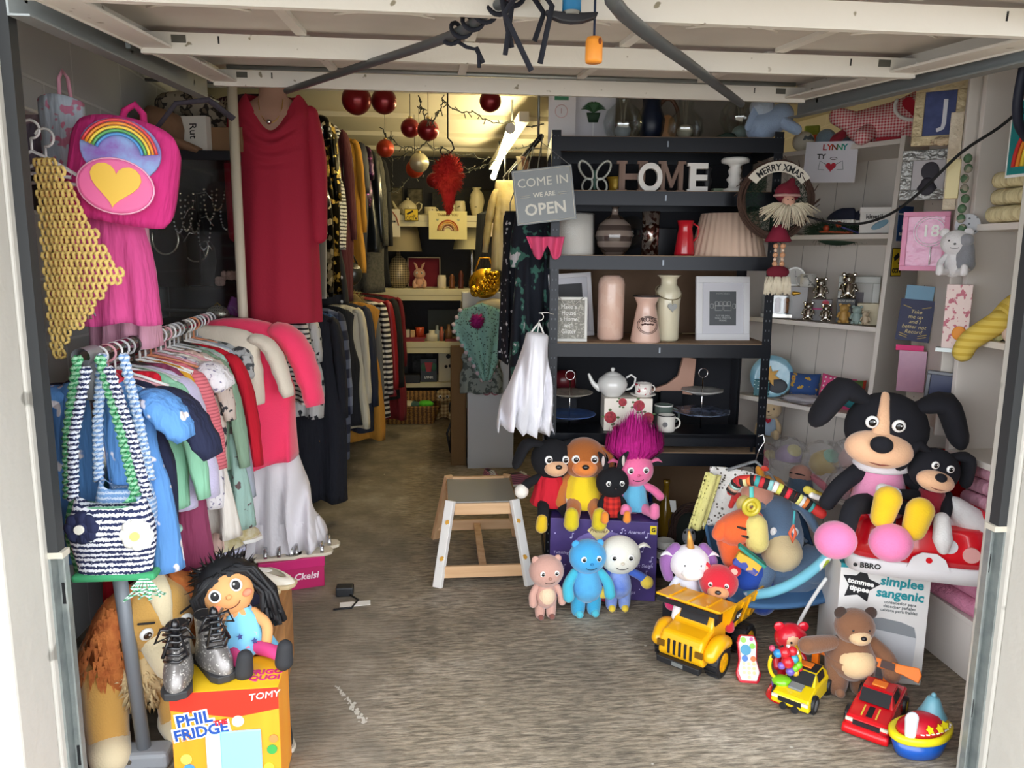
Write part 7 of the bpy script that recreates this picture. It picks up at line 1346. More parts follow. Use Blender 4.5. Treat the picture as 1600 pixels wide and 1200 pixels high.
t=photoframe('ornate_frame','gold champagne ornate frame with dark blue panel and letter J',cp(1463,226,.09),.15,.20,.03,M('#b9a884',.5,.3,bump=.8,bs=40),M('#35406a',.7,pat='noise',c2='#414c7a',sc=30),rz=FA2,rx=rad(-4),cat='frame'); text('J',.11,M('#c9cbd4',.6),t,(.015,.004,.1),bold=.0006); G().ell((.02,-.004,.01),(.035,.008,.014),noise=.2).add('flower_ornament',M('#c9b494',.5,bump=1),t)
t=photoframe('portrait_frame','silver embossed frame holding a dark profile portrait',cp(1446,312,.09),.165,.165,.034,M('#8e8e8c',.35,.6,bump=1,bs=50),M('#b4b0b4',.6),rz=FA2,rx=rad(-4),cat='frame'); G().ell((.005,.004,.095),(.027,.002,.03)).blob([(.0,.004,.055),(.0,.004,.04)],[.02,.03],12,.3).add('portrait_silhouette',M('#2c2a34',.7),t)
solo(G().bb((-.015,0,0),(.02,.02,.11)),'gilt_box','pale gilt box half behind the portrait frame','box',M('#c4b88a',.5),cp(1484,310,.12),FA2,bevel=.002)
t=photoframe('pink_keepsake_card','pink and white framed number eighteen keyring card',cp(1440,423,.09),.14,.195,.016,M('#d98fb0',.6),M('#c06a98',.25,coat=.6,bump=1,bs=18),rz=FA2,cat='frame'); text('18',.055,WHITE,t,(.015,.003,.13),bold=.001); g=G(); [g.tube([(.015+(.05-.008*k)*cos(a),.004,.13+(.05-.008*k)*sin(a)) for a in [2*PI*i/22 for i in range(22)]],.0014,5,closed=True) for k in (0,1)]; g.tube([(.02,.004,.08),(.02,.004,.02)],.003,6).add('silver_charm',M('#e8dfe8',.3,.4),t)
t=T('navy_sign','navy hanging sign with gold lettering and pale blue top','sign',cp(1424,533,.06),FA2,ry=rad(4)); G().bb((-.055,0,0),(.055,.004,.15)).add('sign_board',M('#1e2448',.6),t); G().bb((-.045,.004,.13),(.045,.008,.2)).add('blue_card',M('#6a93ac',.6),t); text('Take\nme up\nand I\nbetter not\nRecord',.019,M('#c9b880',.6),t,(0,-.001,.07),shear=.2)
g=G(); [g.blob([(s_*.02,-.001,z_),(s_*.04,-.001,z_+.006)],[.004,.006],8,.3) for s_ in (-1,1) for z_ in (.012,.02,.12)]; g.add('gold_ornament',M('#c9b070',.6),t)
solo(G().bb((-.045,0,0),(.045,.02,.15)),'pink_packet','clear packet with hot pink header below the navy sign','packet',M('#b88aa0',.3,pat='noise',c2='#a87a94',sc=8),cp(1421,612,.05),FA2); q=T('packet_header','hot pink header card above the clear packet','card',cp(1421,548,.06),FA2); G().bb((-.046,0,0),(.046,.003,.02)).add('card_strip',M('#d0206c',.6),q)
t=photoframe('navy_picture','silver grey frame with deep blue inset low beside the large plush',cp(1467,640,.03),.10,.125,.012,M('#5a5c62',.4,.4),M('#18244c',.4),rz=FA2,ry=rad(3),cat='frame')
# white beanie bears hanging and patterned boxes between units
o=softtoy('beanie_bear','white beanie bear hanging beside the pink frame',Wx(1488,432,1.60)+Vector((0,0,.0)),.17,plush('#d6d4d6'),ears='round',sit=True,nose='#1c1c22',eyes=('b',.018),rz=rad(-38)); 
solo(G().cyl((0,0,0),(0,.01,0),.035,n=26),'moon_disc','pale grey spotted disc tag behind the beanie bear','tag',M('#b8bac0',.6,pat='dots',c2='#5a5c60',sc=50,thr=.15),Wx(1512,352,1.64),rad(-38))
o=T('grey_mouse_toy','small grey beanie toy tucked under the white bear','soft toy',Wx(1507,412,1.62),rad(-38)); G().blob([(0,0,0),(0,-.01,.05)],[.03,.022]).add('body',plush('#7d7f86'),o); G().ell((.0,-.02,.07),.02).add('head',plush('#8d8f96'),o)
t=T('patterned_bag','pink and white patterned gift bag hanging on the unit edge','bag',Wx(1490,545,1.62),rad(-38)); G().bb((-.035,0,0),(.035,.03,.2)).add('bag_body',M('#d8c4c0',.6,pat='blobs',c2='#b06070',sc=50,thr=.55),t); G().ell((.01,-.004,.05),(.02,.004,.022)).add('orange_print',M('#d98a2a',.6),t)
solo(G().bb((-.03,0,0),(.05,.05,.012)),'wire_hook_rail','silver wire bracket under the patterned bag','bracket',STEEL,Wx(1478,550,1.60),rad(-38))
t=T('hanging_chain_toy','strip of small wrapped toys hanging in the narrow gap of the unit','toy strip',Wx(1507,300,1.62),rad(-38)); g=G(); [g.ell((.004*sin(k*2),0,-.03*k+.1),(.012,.01,.014)) for k in range(8)]; g.add('wrapped_toys',M('#9a9484',.6,pat='cells',c2='#4a6a4c',sc=40),t)
solo(G().bb((-.018,0,-.3),(.018,.02,0)),'cream_lace_panel','cream lace strip hanging in the narrow compartment','lace',M('#b8a890',.8,pat='noise',c2='#d6cbb6',sc=20,bump=.6),Wx(1497,175,1.64),rad(-38))
# unit B
BX0,BX1,BY0,BY1=1.66,2.05,1.90,2.30
ub=T('white_shelf_unit','white laminate shelf unit just inside the right post','shelf unit',(0,0,0))
G().bb((BX0,BY1-.018,.75),(BX1,BY1,1.99)).add('side_panel',WS,ub,bevel=.001); G().bb((BX1-.01,BY0,.0),(BX1,BY1-.018,1.99)).add('back_panel',WS,ub); G().bb((BX0,1.885,0),(BX1,1.90,1.99)).add('side_panel',WS,ub)
for z in (1.99,1.487,1.138,.77): G().bb((BX0,BY0,z-.02),(BX1-.01,BY1-.018,z)).add('shelf',WS,ub,bevel=.001)
G().bb((BX0+.1,2.281,1.80),(BX0+.18,2.2815,1.84)).add('catch',WHITE,ub)
def stack(name,label,x,y,z,w_,d_,h_,n_,m_,cat='blanket',seed=0):
    o=T(name,label,cat,(x,y,z),rad(4)); rn=random.Random(seed)
    for k in range(n_):
        hh=h_/n_; g=G(); dx=rn.uniform(-.008,.008)
        g.tube([(-w_/2+dx,t_,hh*(k+.5)) for t_ in (-d_/2,d_/2)],[hh*.5]*2,10).box((dx+.01,0,hh*(k+.5)),(w_-.02,d_,hh*.94)); g.add('fold',m_,o,bevel=.006)
    return o
stack('cream_blanket','folded cream and yellow blanket on the upper shelf at the right edge',1.82,2.07,1.488,.28,.3,.15,3,cloth('#d3c79c'),seed=1)
stack('yellow_blanket','thin bright yellow folded blanket under the cream one','blanket' and 1.8,2.09,1.488+.0,.30,.3,.02,1,cloth('#d6a83c')) if False else None
o=T('knitted_cardigan','yellow knitted baby cardigan draped on the middle shelf','cardigan',(1.74,2.10,1.139),rad(-60)); G().blob([(-.1,0,.02),(-.02,0,.1),(.08,0,.11),(.13,0,.05)],[.04,.07,.08,.06],18,.8).add('knit_body',M('#d6bc5a',.95,pat='stripes',c2='#c4a640',sc=14,bump=.5,ax='DIAGONAL'),o); G().blob([(-.06,-.05,.06),(-.13,-.06,-.0),(-.15,-.06,-.04)],[.035,.032,.03],14).add('sleeve',M('#d6bc5a',.95,pat='stripes',c2='#c4a640',sc=14),o)
for i,(y,c) in enumerate(((2.22,'#dcd6b0'),(2.16,'#d8d49a'),(2.10,'#cdb4a4'),(2.04,'#d0a8a0'))): solo(G().ell((0,0,.028),(.028,.028,.03)),'bootie','pastel knitted baby bootie in front of the yellow cardigan','bootie',cloth(c),(1.69,y,1.139),grp='baby booties on the middle shelf')
o=T('grey_elephant','small grey elephant soft toy beside the yellow cardigan','soft toy',(1.70,1.985,1.139),rad(-50)); G().ell((0,0,.05),(.035,.03,.045)).add('body',plush('#6d7078'),o); G().ell((-.02,-.02,.10),.03).blob([(-.04,-.03,.1),(-.07,-.04,.09),(-.075,-.04,.11)],[.012,.01,.009]).add('head',plush('#6d7078'),o)
o=T('white_plush_pair','white plush toy with black eye seen behind the door channel','soft toy',(1.78,2.05,.771),rad(-50)); G().blob([(0,0,.06),(0,0,.13)],[.06,.04]).add('body',plush('#c9b8b4'),o); G().ell((0,-.01,.2),.045).add('head',plush('#d8d4cc'),o); [G().ell((s_*.02,-.05,.21),.01).add('eye',INK,o) for s_ in (-1,1)]; G().ell((-.02,-.02,.16),(.03,.02,.015)).add('scarf',plush('#8ab08a'),o)
lc=T('low_cabinet','low white cabinet under the shelf unit piled with pink blankets','cabinet',(0,0,0)); G().bb((1.74,1.91,0),(2.03,2.66,.20)).add('cabinet_body',WS,lc,bevel=.003); G().bb((1.725,1.91,.20),(2.03,2.67,.22)).add('cabinet_top',WS,lc,bevel=.002)
stack('pink_towels','folded pink and white towels behind the red seat',1.87,2.1,.55,.3,.3,.2,4,cloth('#d8a0b4'),seed=4); 
stack('pink_blanket','fluffy pink blanket folded on the low shelf at the right',1.88,2.28,.221,.27,.66,.13,2,M('#d88aa8',.98,bump=1,bs=90),seed=5); stack('grey_blanket','grey and white patterned baby blankets stacked on the pink one',1.89,2.28,.352,.26,.62,.17,2,cloth('#c9c2c4',pat='blobs',c2='#a39ca4',sc=40,thr=.6),seed=6)
stack('pink_fleece','deep folded bright pink fleece low inside the unit',1.77,2.07,.0,.12,.3,.28,3,M('#d98aa6',.98,bump=1,bs=90),seed=7) if False else None
t=T('rainbow_drawing','childs teal drawing of a rainbow hanging at the top right','drawing',(1.655,2.02,1.62),rad(-80)); G().bb((-.11,0,0),(.11,.002,.20)).add('paper',M('#147a80',.8,pat='noise',c2='#1c8a84',sc=8),t); G().bb((-.116,.0021,-.008),(.116,.003,.206)).add('paper_border',WHITE,t)
for i,c in enumerate(('#c9302a','#e0852a','#e8c840','#3f9a4c','#3a6ab8','#b88ac4')): G().tube([(.04+(.13-.014*i)*cos(a),-.001,.02+(.15-.014*i)*sin(a)) for a in [rad(80+5*k) for k in range(21)]],.006,6).add('rainbow_band',M(c,.8),t)
text('Thank you',.022,M('#0c3a3c',.8),t,(-.05,-.001,.17),shear=.2)
# ---------- appliance box, red booster seat ----------
sb=T('pail_box','tall white box with black star and teal lettering under the red seat','box',(1.44,2.215,0),rz=rad(-16)); w_,h_=.275,.40
G().bb((-w_/2,0,0),(w_/2,.26,h_)).add('box_body',M('#dcdad8',.5),sb,bevel=.002); TE=M('#1a8a94',.5); G().bb((-w_/2,.0,h_),(w_/2,.26,h_+.002)).bb((-w_/2,-.001,h_-.012),(-.03,0,h_)).add('teal_edge',TE,sb)
G().prism(star(.062,5,.55,.2),.0015,(-.075,-.0015,h_-.068)).add('black_star',INK,sb); text('tommee\ntippee',.024,WHITE,sb,(-.075,-.0025,h_-.07),rot(ry=rad(8)),bold=.0008)
text('simplee\nsangenic',.043,TE,sb,(.05,-.0015,h_-.072),rot(ry=rad(4)),bold=.0012); text('contenedor para\ndesechar pañales\ncaixote para fraldas',.0145,M('#6a7072',.5),sb,(.05,-.0015,h_-.135),rot(ry=rad(3)))
pl=G().prism([(-.05,.02),(.105,.02),(.11,.17),(.1,.2),(.06,.215),(0,.225),(-.05,.215)],.001,(0,-.0012,0)).add('pail_print',M('#c4c6ca',.5),sb); G().prism([(-.05,.19),(.108,.165),(.1,.2),(.06,.215),(0,.225),(-.05,.218)],.001,(0,-.0022,0)).add('lid_print',M('#8a8f94',.4),pl)
bs_=T('booster_seat','red and white plastic booster seat standing on the white box','booster seat',(1.475,2.10,.405),rz=rad(-24)); RP=M('#cf1020',.22,coat=.6); WP_=M('#dedde0',.4)
def loft(g,rings,n=40,ex=.35):
    vs=[]
    for (cx,cy,z,hx,hy) in rings:
        for i in range(n):
            a=2*PI*i/n; c=cos(a); s=sin(a); vs.append((cx+hx*(abs(c)**ex)*(1 if c>0 else -1),cy+hy*(abs(s)**ex)*(1 if s>0 else -1),z))
    m=len(rings); g._a(vs,[(j*n+i,j*n+(i+1)%n,(j+1)*n+(i+1)%n,(j+1)*n+i) for j in range(m-1) for i in range(n)]+[tuple(range(n))[::-1],tuple((m-1)*n+i for i in range(n))],True); return g
loft(G(),[(0,.15,.0,.205,.155),(0,.15,.045,.205,.155),(0,.15,.05,.203,.152)]).add('white_base',WP_,bs_)
G().prism([(-.06,.04),(.06,.04),(.045,.075),(.02,.092),(-.02,.092),(-.045,.075)],.004,(.02,-.010,0)).add('white_front_wave',WP_,bs_); G().cyl((.02,-.013,.07),(.02,-.009,.07),.009).add('red_hole',RP,bs_)
loft(G(),[(0,.15,.051,.20,.15),(0,.15,.09,.195,.147),(0,.15,.15,.18,.14),(0,.155,.165,.17,.13)]).add('red_shell',RP,bs_)
for s_ in (-1,1): loft(G(),[(s_*.165,.17,.15,.025,.12),(s_*.165,.17,.20,.022,.11),(s_*.165,.17,.21,.016,.1)]).add('armrest',RP,bs_)
loft(G(),[(0,.285,.15,.17,.02),(0,.295,.26,.165,.02),(0,.305,.33,.14,.018),(0,.308,.35,.1,.015)],ex=.5).add('backrest',RP,bs_)
for x,z,r,c in ((-.06,.128,.014,'#e6e6e8'),(.075,.115,.022,'#d6d6da'),(.135,.095,.024,'#d8a09c')): G().cyl((x,.006-.004,z),(x,.012,z),r,n=24).add('round_button' if c!='#d8a09c' else 'round_label',M(c,.3),bs_)
text('BBRO',.024,INK,bs_,(-.14,-.0065,.027),bold=.0005); G().cyl((-.183,-.008,.027),(-.183,-.0055,.027),.006).add('logo_dot',INK,bs_)
G().blob([(.19,.1,.03),(.205,.06,-.05),(.2,.05,-.16)],[.012,.012,.011],8,.3).add('strap',M('#b8101c',.7),bs_,'red hanging strap')
# plush dolls on the seat
SK2=plush('#e4b48e'); BL2=M('#10111a',.95)
big=T('large_plush','large black plush dog with beige muzzle and pink dress seated on the red booster seat','soft toy',(1.42,2.26,.57),rad(-14))
G().blob([(0,0,.04),(0,.01,.17)],[.085,.06],20).add('body',plush('#e08fb4'),big)
hd=G().ell((0,0,0),(.125,.11,.115)).add('head',BL2,big,loc=(.0,-.01,.28)); hd.rotation_euler=(rad(4),rad(6),rad(-6))
G().blob([(-.035,-.10,.0),(-.035,-.085,.06),(-.03,-.03,.112)],[.03,.018,.012],14,.7).add('blaze',SK2,hd); mz=G().ell((-.03,-.095,-.045),(.1,.065,.058)).add('muzzle',SK2,hd); G().ell((-.04,-.16,-.012),(.033,.026,.026)).add('nose',BL2,mz); G().tube([(-.03+.05*cos(a),-.152+.012*abs(cos(a)),-.06+.018*sin(a)) for a in [rad(195+15*i) for i in range(11)]],.0022,6).add('mouth',M('#7a3a30',.8),mz)
for s_ in (-1,1):
    eye(hd,(-.03+s_*.038,-.108,.04),.02)
    G().blob([(s_*.085,.0,.085),(s_*.15,.0,.105),(s_*.195,-.005,.03)],[.04,.075,.065],18,.5).add('ear',BL2,hd)
    G().blob([(s_*.06,.0,.14),(s_*.13,-.03,.09),(s_*.17+(.0),-.05,.04)],[.03,.028,.026]).add('arm',BL2,big)
G().ell((.19,-.07,.02),(.05,.035,.035)).add('hand',plush('#dcdcdc'),big); G().tube([(.07*cos(a),.065*sin(a),.16) for a in [2*PI*i/22 for i in range(22)]],.018,8,closed=True).add('white_collar',plush('#ece6ea'),big)
for pts,f in (([(-.04,-.04,.04),(-.11,-.12,.05),(-.14,-.17,-.0)],(-.15,-.19,-.045)),([(.0,-.05,.04),(-.02,-.13,.04),(-.025,-.16,.0)],(-.03,-.185,-.03))):
    l=G().blob(pts,[.035,.03,.028]).add('leg',BL2,big); 
l1,l2=[c for c in big.children if c.name.startswith('leg')][:2]
G().ell((0,0,0),(.062,.058,.058)).add('shoe',plush('#e57aac'),l1,loc=(-.175,-.19,-.035))
G().ell((0,0,0),(.062,.058,.058)).add('shoe',plush('#e57aac'),l2,loc=(-.02,-.2,-.03))
sm=T('small_plush','small black plush puppy with beige muzzle in dark red dress leaning on the larger one','soft toy',(1.53,2.16,.575),rad(-10))
G().blob([(0,0,.03),(0,0,.1)],[.05,.035],18).add('body',plush('#8c1428'),sm); hd=G().ell((0,0,0),(.075,.066,.068)).add('head',BL2,sm,loc=(-.005,-.01,.165)); hd.rotation_euler=(0,rad(14),0)
mz=G().ell((-.015,-.058,-.024),(.056,.036,.033)).add('muzzle',SK2,hd); G().ell((-.022,-.096,-.004),(.017,.014,.013)).add('nose',BL2,mz); G().tube([(-.015+.026*cos(a),-.09+.006*abs(cos(a)),-.034+.008*sin(a)) for a in [rad(195+15*i) for i in range(11)]],.0015,6).add('mouth',M('#7a3a30',.8),mz)
for s_ in (-1,1):
    eye(hd,(-.012+s_*.023,-.066,.024),.012); G().blob([(s_*.045,0,.055),(s_*.085,0,.06),(s_*.1,0,.0)],[.022,.036,.032],14,.5).add('ear',BL2,hd)
G().blob([(.03,.0,.1),(-.04,.0,.15)],[.0,.0],6) ; G().blob([(.045,0,.08),(.02,-.06,.05),(-.0,-.075,.02)],[.018,.016,.015]).add('arm',BL2,sm); G().blob([(.0,-.08,.03),(.005,-.085,-.03),(.01,-.085,-.06)],[.022,.028,.018],12).add('hand',plush('#dedede'),sm)
G().blob([(-.05,0,.08),(-.12,-.03,.09)],[.018,.016]).add('arm',BL2,sm); G().blob([(-.13,-.035,.09),(-.165,-.04,.105)],[.024,.02]).add('hand',plush('#dedede'),sm); G().blob([(.06,-.02,.05),(.11,-.02,.01),(.15,-.02,-.02)],[.035,.045,.04],14).add('glove_cushion',plush('#d6d6d6'),sm)
for pts,f in (([(-.02,-.03,.03),(-.08,-.08,.05)],(-.09,-.105,.035)),([(-.06,-.02,.04),(-.15,-.06,.06)],(-.175,-.08,.06))):
    l=G().blob(pts,[.022,.02]).add('leg',BL2,sm); G().blob([(f[0],f[1],f[2]-.03),(f[0]+.01,f[1]-.005,f[2]+.03)],[.034,.04],16).add('shoe',plush('#e6bd14'),l)
# teddy bear leaning on the box
o=softtoy('teddy_bear','brown teddy bear with cream tummy standing with one arm stretched out',Vector((1.315,2.165,0)),.335,plush('#7a5238'),belly=plush('#d8b98c'),muzzle=plush('#d4b48a'),nose='#16161a',ears='round',earc=plush('#3a2820'),sit=False,hs=.86,bw=1.45,armpose=(2,0),feet=plush('#8a6248'),rz=rad(-6),eyes=('b',.012),smile=False)
# ---------- baby bouncer with toys ----------
bc=T('baby_bouncer','blue fabric baby bouncer with white wire legs and toy bar','bouncer',(0,0,0)); BCx,BCy=1.12,2.66
TUR=M('#6fb6cc',.8,pat='blobs',c2='#e8ecec',sc=14,thr=.55,c3='#a8b83a'); WT=M('#dcdcda',.35)
def bfn(u,v):
    a=(u-.5)*PI; x=1.20+.2*sin(a); y=2.42+.38*v; z=.17+.22*v*v+.05*(1-cos(a)); return (x+.03*v,y,z)
G().sheet(bfn,20,16,.012).add('fabric_seat',M('#3f668f',.85),bc)
G().blob([W(1165,930,2.5),W(1205,925,2.42),W(1250,905,2.38),W(1290,872,2.36),W(1305,845,2.4)],[.016,.018,.018,.017,.015],12).add('padded_rim',TUR,bc,'turquoise patterned padded rim')
leg=[W(1290,905,2.36),W(1268,938,2.38),W(1248,975,2.40),W(1236,1008,2.42),Fz(1250,1012),Fz(1300,1000)]
G().blob(leg,.0065,10).add('front_leg',WT,bc); G().blob([W(1300,905,2.45),Fz(1330,960),Fz(1200,905,.01),Fz(1180,912,.01)],.0065,10).add('rear_leg',WT,bc)
tb_=[W(1142,768,2.52),W(1153,752,2.50),W(1178,750,2.47),W(1210,760,2.44),W(1240,775,2.41),W(1262,788,2.39),W(1283,802,2.37)]
G().blob(tb_,[.014]+[.017]*5+[.018],14).add('toy_bar_core',M('#c8302c',.7),bc,'red toy bar')
cols=['#26201f','#c8a08c','#9fc4bc','#26201f','#b83038','#2a2220','#e0d49a','#e08040','#26201f','#3fa0a0','#c83038','#26201f','#8fc8c8','#e8e8e4','#d8d860','#2c1a1a','#e03040','#26201f','#26201f','#e0e080','#e8e8e4','#e08040','#1e1a1e','#4aa8a8']
for k,c in enumerate(cols):
    u0=.02+k/len(cols)*.9*(len(tb_)-1); a=min(int(u0),len(tb_)-2); p=tb_[a].lerp(tb_[a+1],u0-a); u1=u0+.9*(len(tb_)-1)/len(cols)*.95; a1=min(int(u1),len(tb_)-2); q=tb_[a1].lerp(tb_[a1+1],u1-a1)
    G().cyl(p,q,.0195,n=16).add('fabric_ring',cloth(c),bc)
def hang(name,label,p,c,r,strap): 
    o=T(name,label,'toy',p); return o
p=W(1174,792,2.44); o=T('teething_ring','yellow translucent teething ring toy hanging from the toy bar on a teal strap','toy',p); G().tube([(.026*cos(a),0,.026*sin(a)) for a in [2*PI*i/24 for i in range(24)]],.009,10,closed=True).tube([(.012*cos(a),0,.012*sin(a)) for a in [2*PI*i/18 for i in range(18)]],.006,8,closed=True).add('ring',M('#c9b83a',.2,coat=.5),o); G().tube([(0,0,.02),(0,.01,.07)],.008,8,flat=.4).add('strap',M('#5ac0b8',.7),o)
p=W(1240,820,2.40); o=T('link_toy','orange and teal link toy hanging at the right of the toy bar','toy',p); G().tube([(0,0,.05),(0,0,0)],.004,6).add('strap',M('#4ab0b8',.7),o); G().tube([(.0,0,0),(-.012,0,-.03),(.0,0,-.06),(.01,0,-.03)],.006,8,closed=True).add('link',M('#d8603a',.5),o)
p=W(1270,772,2.37); o=T('rattle_toy','yellow and white soft rattle tied at the toy bar','toy',p); G().blob([(-.02,0,.015),(.05,0,-.015)],[.014,.008],10).add('rattle_body',cloth('#c9b84a'),o); G().blob([(-.01,-.012,0),(.03,-.012,-.015)],[.01,.01],8).add('white_wing',WHITE,o)
# plush pile in the bouncer
o=T('plush_donkey','large blue grey plush with cream muzzle slumped in the bouncer','soft toy',W(1213,832,2.58),rad(-8)); BG=plush('#5a7390')
hd=G().blob([(0,.03,.045),(0,-.02,-.01)],[.085,.09],22).add('head',BG,o); G().blob([(0,-.05,.0),(0,-.075,-.045)],[.058,.072],22).add('muzzle',plush('#c4b088'),hd)
for s_ in (-1,1): G().blob([(s_*.06,.02,.09),(s_*.085,.0,.1),(s_*.14,-.0,.02)],[.025,.04,.03],14,.5).add('ear',BG,hd); G().ell((s_*.038,-.088,.035),(.012,.006,.016)).ell((s_*.038,-.094,.035),(.006,.004,.009)).add('eye',WHITE if False else M('#e8e8ea',.3),hd)
G().blob([(.02,.04,-.08),(.08,-.0,-.13),(.16,-.02,-.1)],[.1,.11,.06],20).add('body',BG,o); G().blob([(-.03,-.03,-.11),(-.06,-.06,-.17)],[.04,.035],14).add('arm',BG,o); G().blob([(.05,-.06,-.13),(.14,-.08,-.12)],[.04,.035],14).add('arm',BG,o)
o=T('plush_tiger','orange and yellow plush lying beside the blue grey one','soft toy',W(1160,828,2.52),rad(-10)); OG=plush('#e0602a'); hd=G().blob([(-.03,0,.0),(.02,0,.03)],[.06,.055],18).add('head',OG,o); G().blob([(.035,-.035,.03),(.045,-.035,-.03)],[.042,.04],18).add('muzzle',plush('#dccb78'),hd); G().blob([(-.07,-.01,.01),(-.085,-.02,-.01)],[.03,.026],12).add('ear',OG,hd); [G().blob([(-.03+k*.012,-.055,.03-k*.03),(-.005+k*.01,-.06,.025-k*.03)],[.003,.005],6).add('stripe',INK,hd) for k in (0,1)]; G().blob([(-.03,.02,-.05),(-.02,.0,-.1)],[.055,.05]).add('body',OG,o)
o=T('plush_bird','yellow and pink round plush under the toy bar','soft toy',W(1183,772,2.62),0); G().ell((0,0,0),(.06,.05,.055)).add('body',plush('#d99a84'),o); G().ell((-.05,-.02,-.03),(.035,.03,.035)).add('wing',plush('#dcc878'),o)
o=T('plush_orange','mustard plush cap shape behind the toy bar','soft toy',W(1200,764,2.74),0); G().ell((0,0,0),(.07,.04,.055)).blob([(-.03,0,.03),(-.04,0,.08)],[.02,.015]).add('body',plush('#d08a24'),o)
o=T('plush_crab','red felt toy at the left end of the toy bar','soft toy',W(1155,778,2.64),0); G().ell((0,0,0),(.03,.025,.02)).blob([(-.02,0,0),(-.03,0,-.03)],[.01,.01]).blob([(.02,0,0),(.05,0,.01)],[.01,.009]).add('body',plush('#c8302c'),o)
o=T('fabric_house_toy','small patchwork cloth book toy beneath the orange plush','toy',W(1168,880,2.40),rad(-20),ry=rad(24)); G().box((0,0,0),(.09,.03,.05)).add('cloth_block',M('#d8a838',.8,pat='cells',c2='#3a4a9a',sc=30,thr=.45),o,bevel=.006); G().box((.0,0,.032),(.11,.035,.01),rot(ry=.2)).add('teal_roof',cloth('#2f8a7a'),o)
o=T('blue_plush','royal blue plush toy behind the red one by the truck','soft toy',W(1168,900,2.56),rad(-5)); BB=plush('#1c48a8'); G().ell((0,0,0),(.075,.06,.075)).add('head',BB,o); G().blob([(.05,0,-.04),(.06,.0,-.1)],[.05,.05]).add('body',BB,o); G().tube([(.085+.02*cos(a),0,.03+.03*sin(a)) for a in [2*PI*i/18 for i in range(18)]],.008,8,closed=True).add('ear',BB,o)
# crochet dress on hanger over pile
t=T('crochet_dress','white and yellow openwork baby dress on a grey hanger above the toys','dress',W(1168,724,2.74),rad(-10),ry=rad(14),s=1.3); CG=M('#e6e4e0',.95,pat='dots',c2='#5a564e',sc=90,thr=.28,c3='#ddd36a',bump=.6,bs=80)
G().sheet(lambda u,v:(-.10+.26*u+.02*v,.01*sin(u*9)-.03*v,-.02-.11*v-.05*(1-u)*v*1.4-.04*abs(u-.45)),22,14,.006).add('crochet_work',CG,t); G().sheet(lambda u,v:(-.115-.0*v+.045*u,.01*sin(u*9)-.035,-.05-.17*v-.01*sin(v*20)*(1-u)),6,16,.006).add('yellow_edging',M('#dcd68a',.95,pat='dots',c2='#8a8448',sc=80,thr=.25,bump=.6,bs=80),t)
G().tube([(0,0,0),(.02,0,.012),(.07,0,-.012),(.12,0,-.05)],.009,8,flat=.5).tube([(0,0,0),(-.05,0,-.035)],.009,8,flat=.5).add('hanger_frame',M('#85898c',.5),t); G().tube([(.02,0,.01),(.02,0,.05),(.028,0,.075),(.018,0,.095),(.004,0,.085)],.002,6).add('hanger_hook',CHROME,t); G().ell((.05,-.008,.0),(.012,.002,.008)).add('red_size_dot',M('#d8402c',.5),t)
# unicorn and red plush in the truck
TY_=T('dump_truck','yellow plastic toy dump truck with black tyres and grille','toy truck',(.93,2.43,0),rad(-46),s=1.12); YL=M('#e8ab10',.3,coat=.3); BKP=M('#15161a',.5); tw=.17
def tyre(par,x,y,r,wd,rim,k=18,metal=0):
    g=G(); g.lathe([(r*.62,-wd/2),(r*.93,-wd/2),(r,-wd*.35),(r,wd*.35),(r*.93,wd/2),(r*.62,wd/2)],(x,y,r),36,rot(ry=rad(90)))
    for i in range(k): a=2*PI*i/k; g.box((x,y+r*cos(a),r+r*sin(a)),(wd*.86,r*.12,r*.1),rot(rx=a))
    t=g.add('tyre',BKP,par); G().lathe([(0,-wd*.42),(r*.3,-wd*.44),(r*.5,-wd*.38),(r*.63,-wd*.5),(r*.63,wd*.5),(r*.5,wd*.38),(r*.3,wd*.44),(0,wd*.42)],(x,y,r),28,rot(ry=rad(90))).add('wheel_rim',rim,t); 
    h=G(); [h.box((x+sx*wd*.43,y+r*.42*cos(a),r+r*.42*sin(a)),(wd*.06,r*.08,r*.34),rot(rx=a+PI/2)) for a in [2*PI*i/5 for i in range(5)] for sx in (-1,1)]; h.add('spokes',rim,t); return t
for s_ in (-1,1):
    for y in (-.085,.10): tyre(TY_,s_*.082,y,.047,.045,YL)
def hull(g,prof,w_,w2=None,inset=0):  # prof: (y,z) outline extruded across x, narrower at top when w2
    zs=[p[1] for p in prof]; zmin,zmax=min(zs),max(zs); n=len(prof); vs=[]
    for s_ in (-1,1):
        for y,z in prof: k=(z-zmin)/(zmax-zmin); vs.append((s_*(w_+((w2 if w2 else w_)-w_)*k)/2,y,z))
    return g._a(vs,[tuple(range(n)),tuple(range(2*n-1,n-1,-1))]+[(i,i+n,(i+1)%n+n,(i+1)%n) for i in range(n)])
hull(G(),[(-.155,.045),(-.165,.06),(-.165,.10),(-.15,.125),(-.09,.135),(-.06,.185),(.0,.185),(.0,.05)],.15,.12).add('cab',YL,TY_,bevel=.008)
G().bb((-.045,-.0,.04),(.045,.16,.07)).bb((-.08,-.09,.04),(.08,-.08,.055)).bb((-.08,.095,.04),(.08,.105,.055)).add('chassis',BKP,TY_)
for s_ in (-1,1): G().blob([(s_*.085,-.14,.085),(s_*.09,-.1,.108),(s_*.09,-.05,.095)],[.022,.024,.02],12).add('mudguard',YL,TY_); G().box((s_*.062,-.167,.088),(.024,.006,.018)).add('headlight',M('#6a4a14',.3),TY_); G().box((s_*.064,-.05,.158),(.003,.05,.03)).add('side_window',BKP,TY_)
G().box((0,-.079,.162),(.09,.003,.034),rot(rx=rad(-31))).add('windscreen',BKP,TY_); 
for k in range(5): G().box((-.036+.018*k,-.1665,.085),(.007,.004,.045)).add('grille_slot',BKP,TY_)
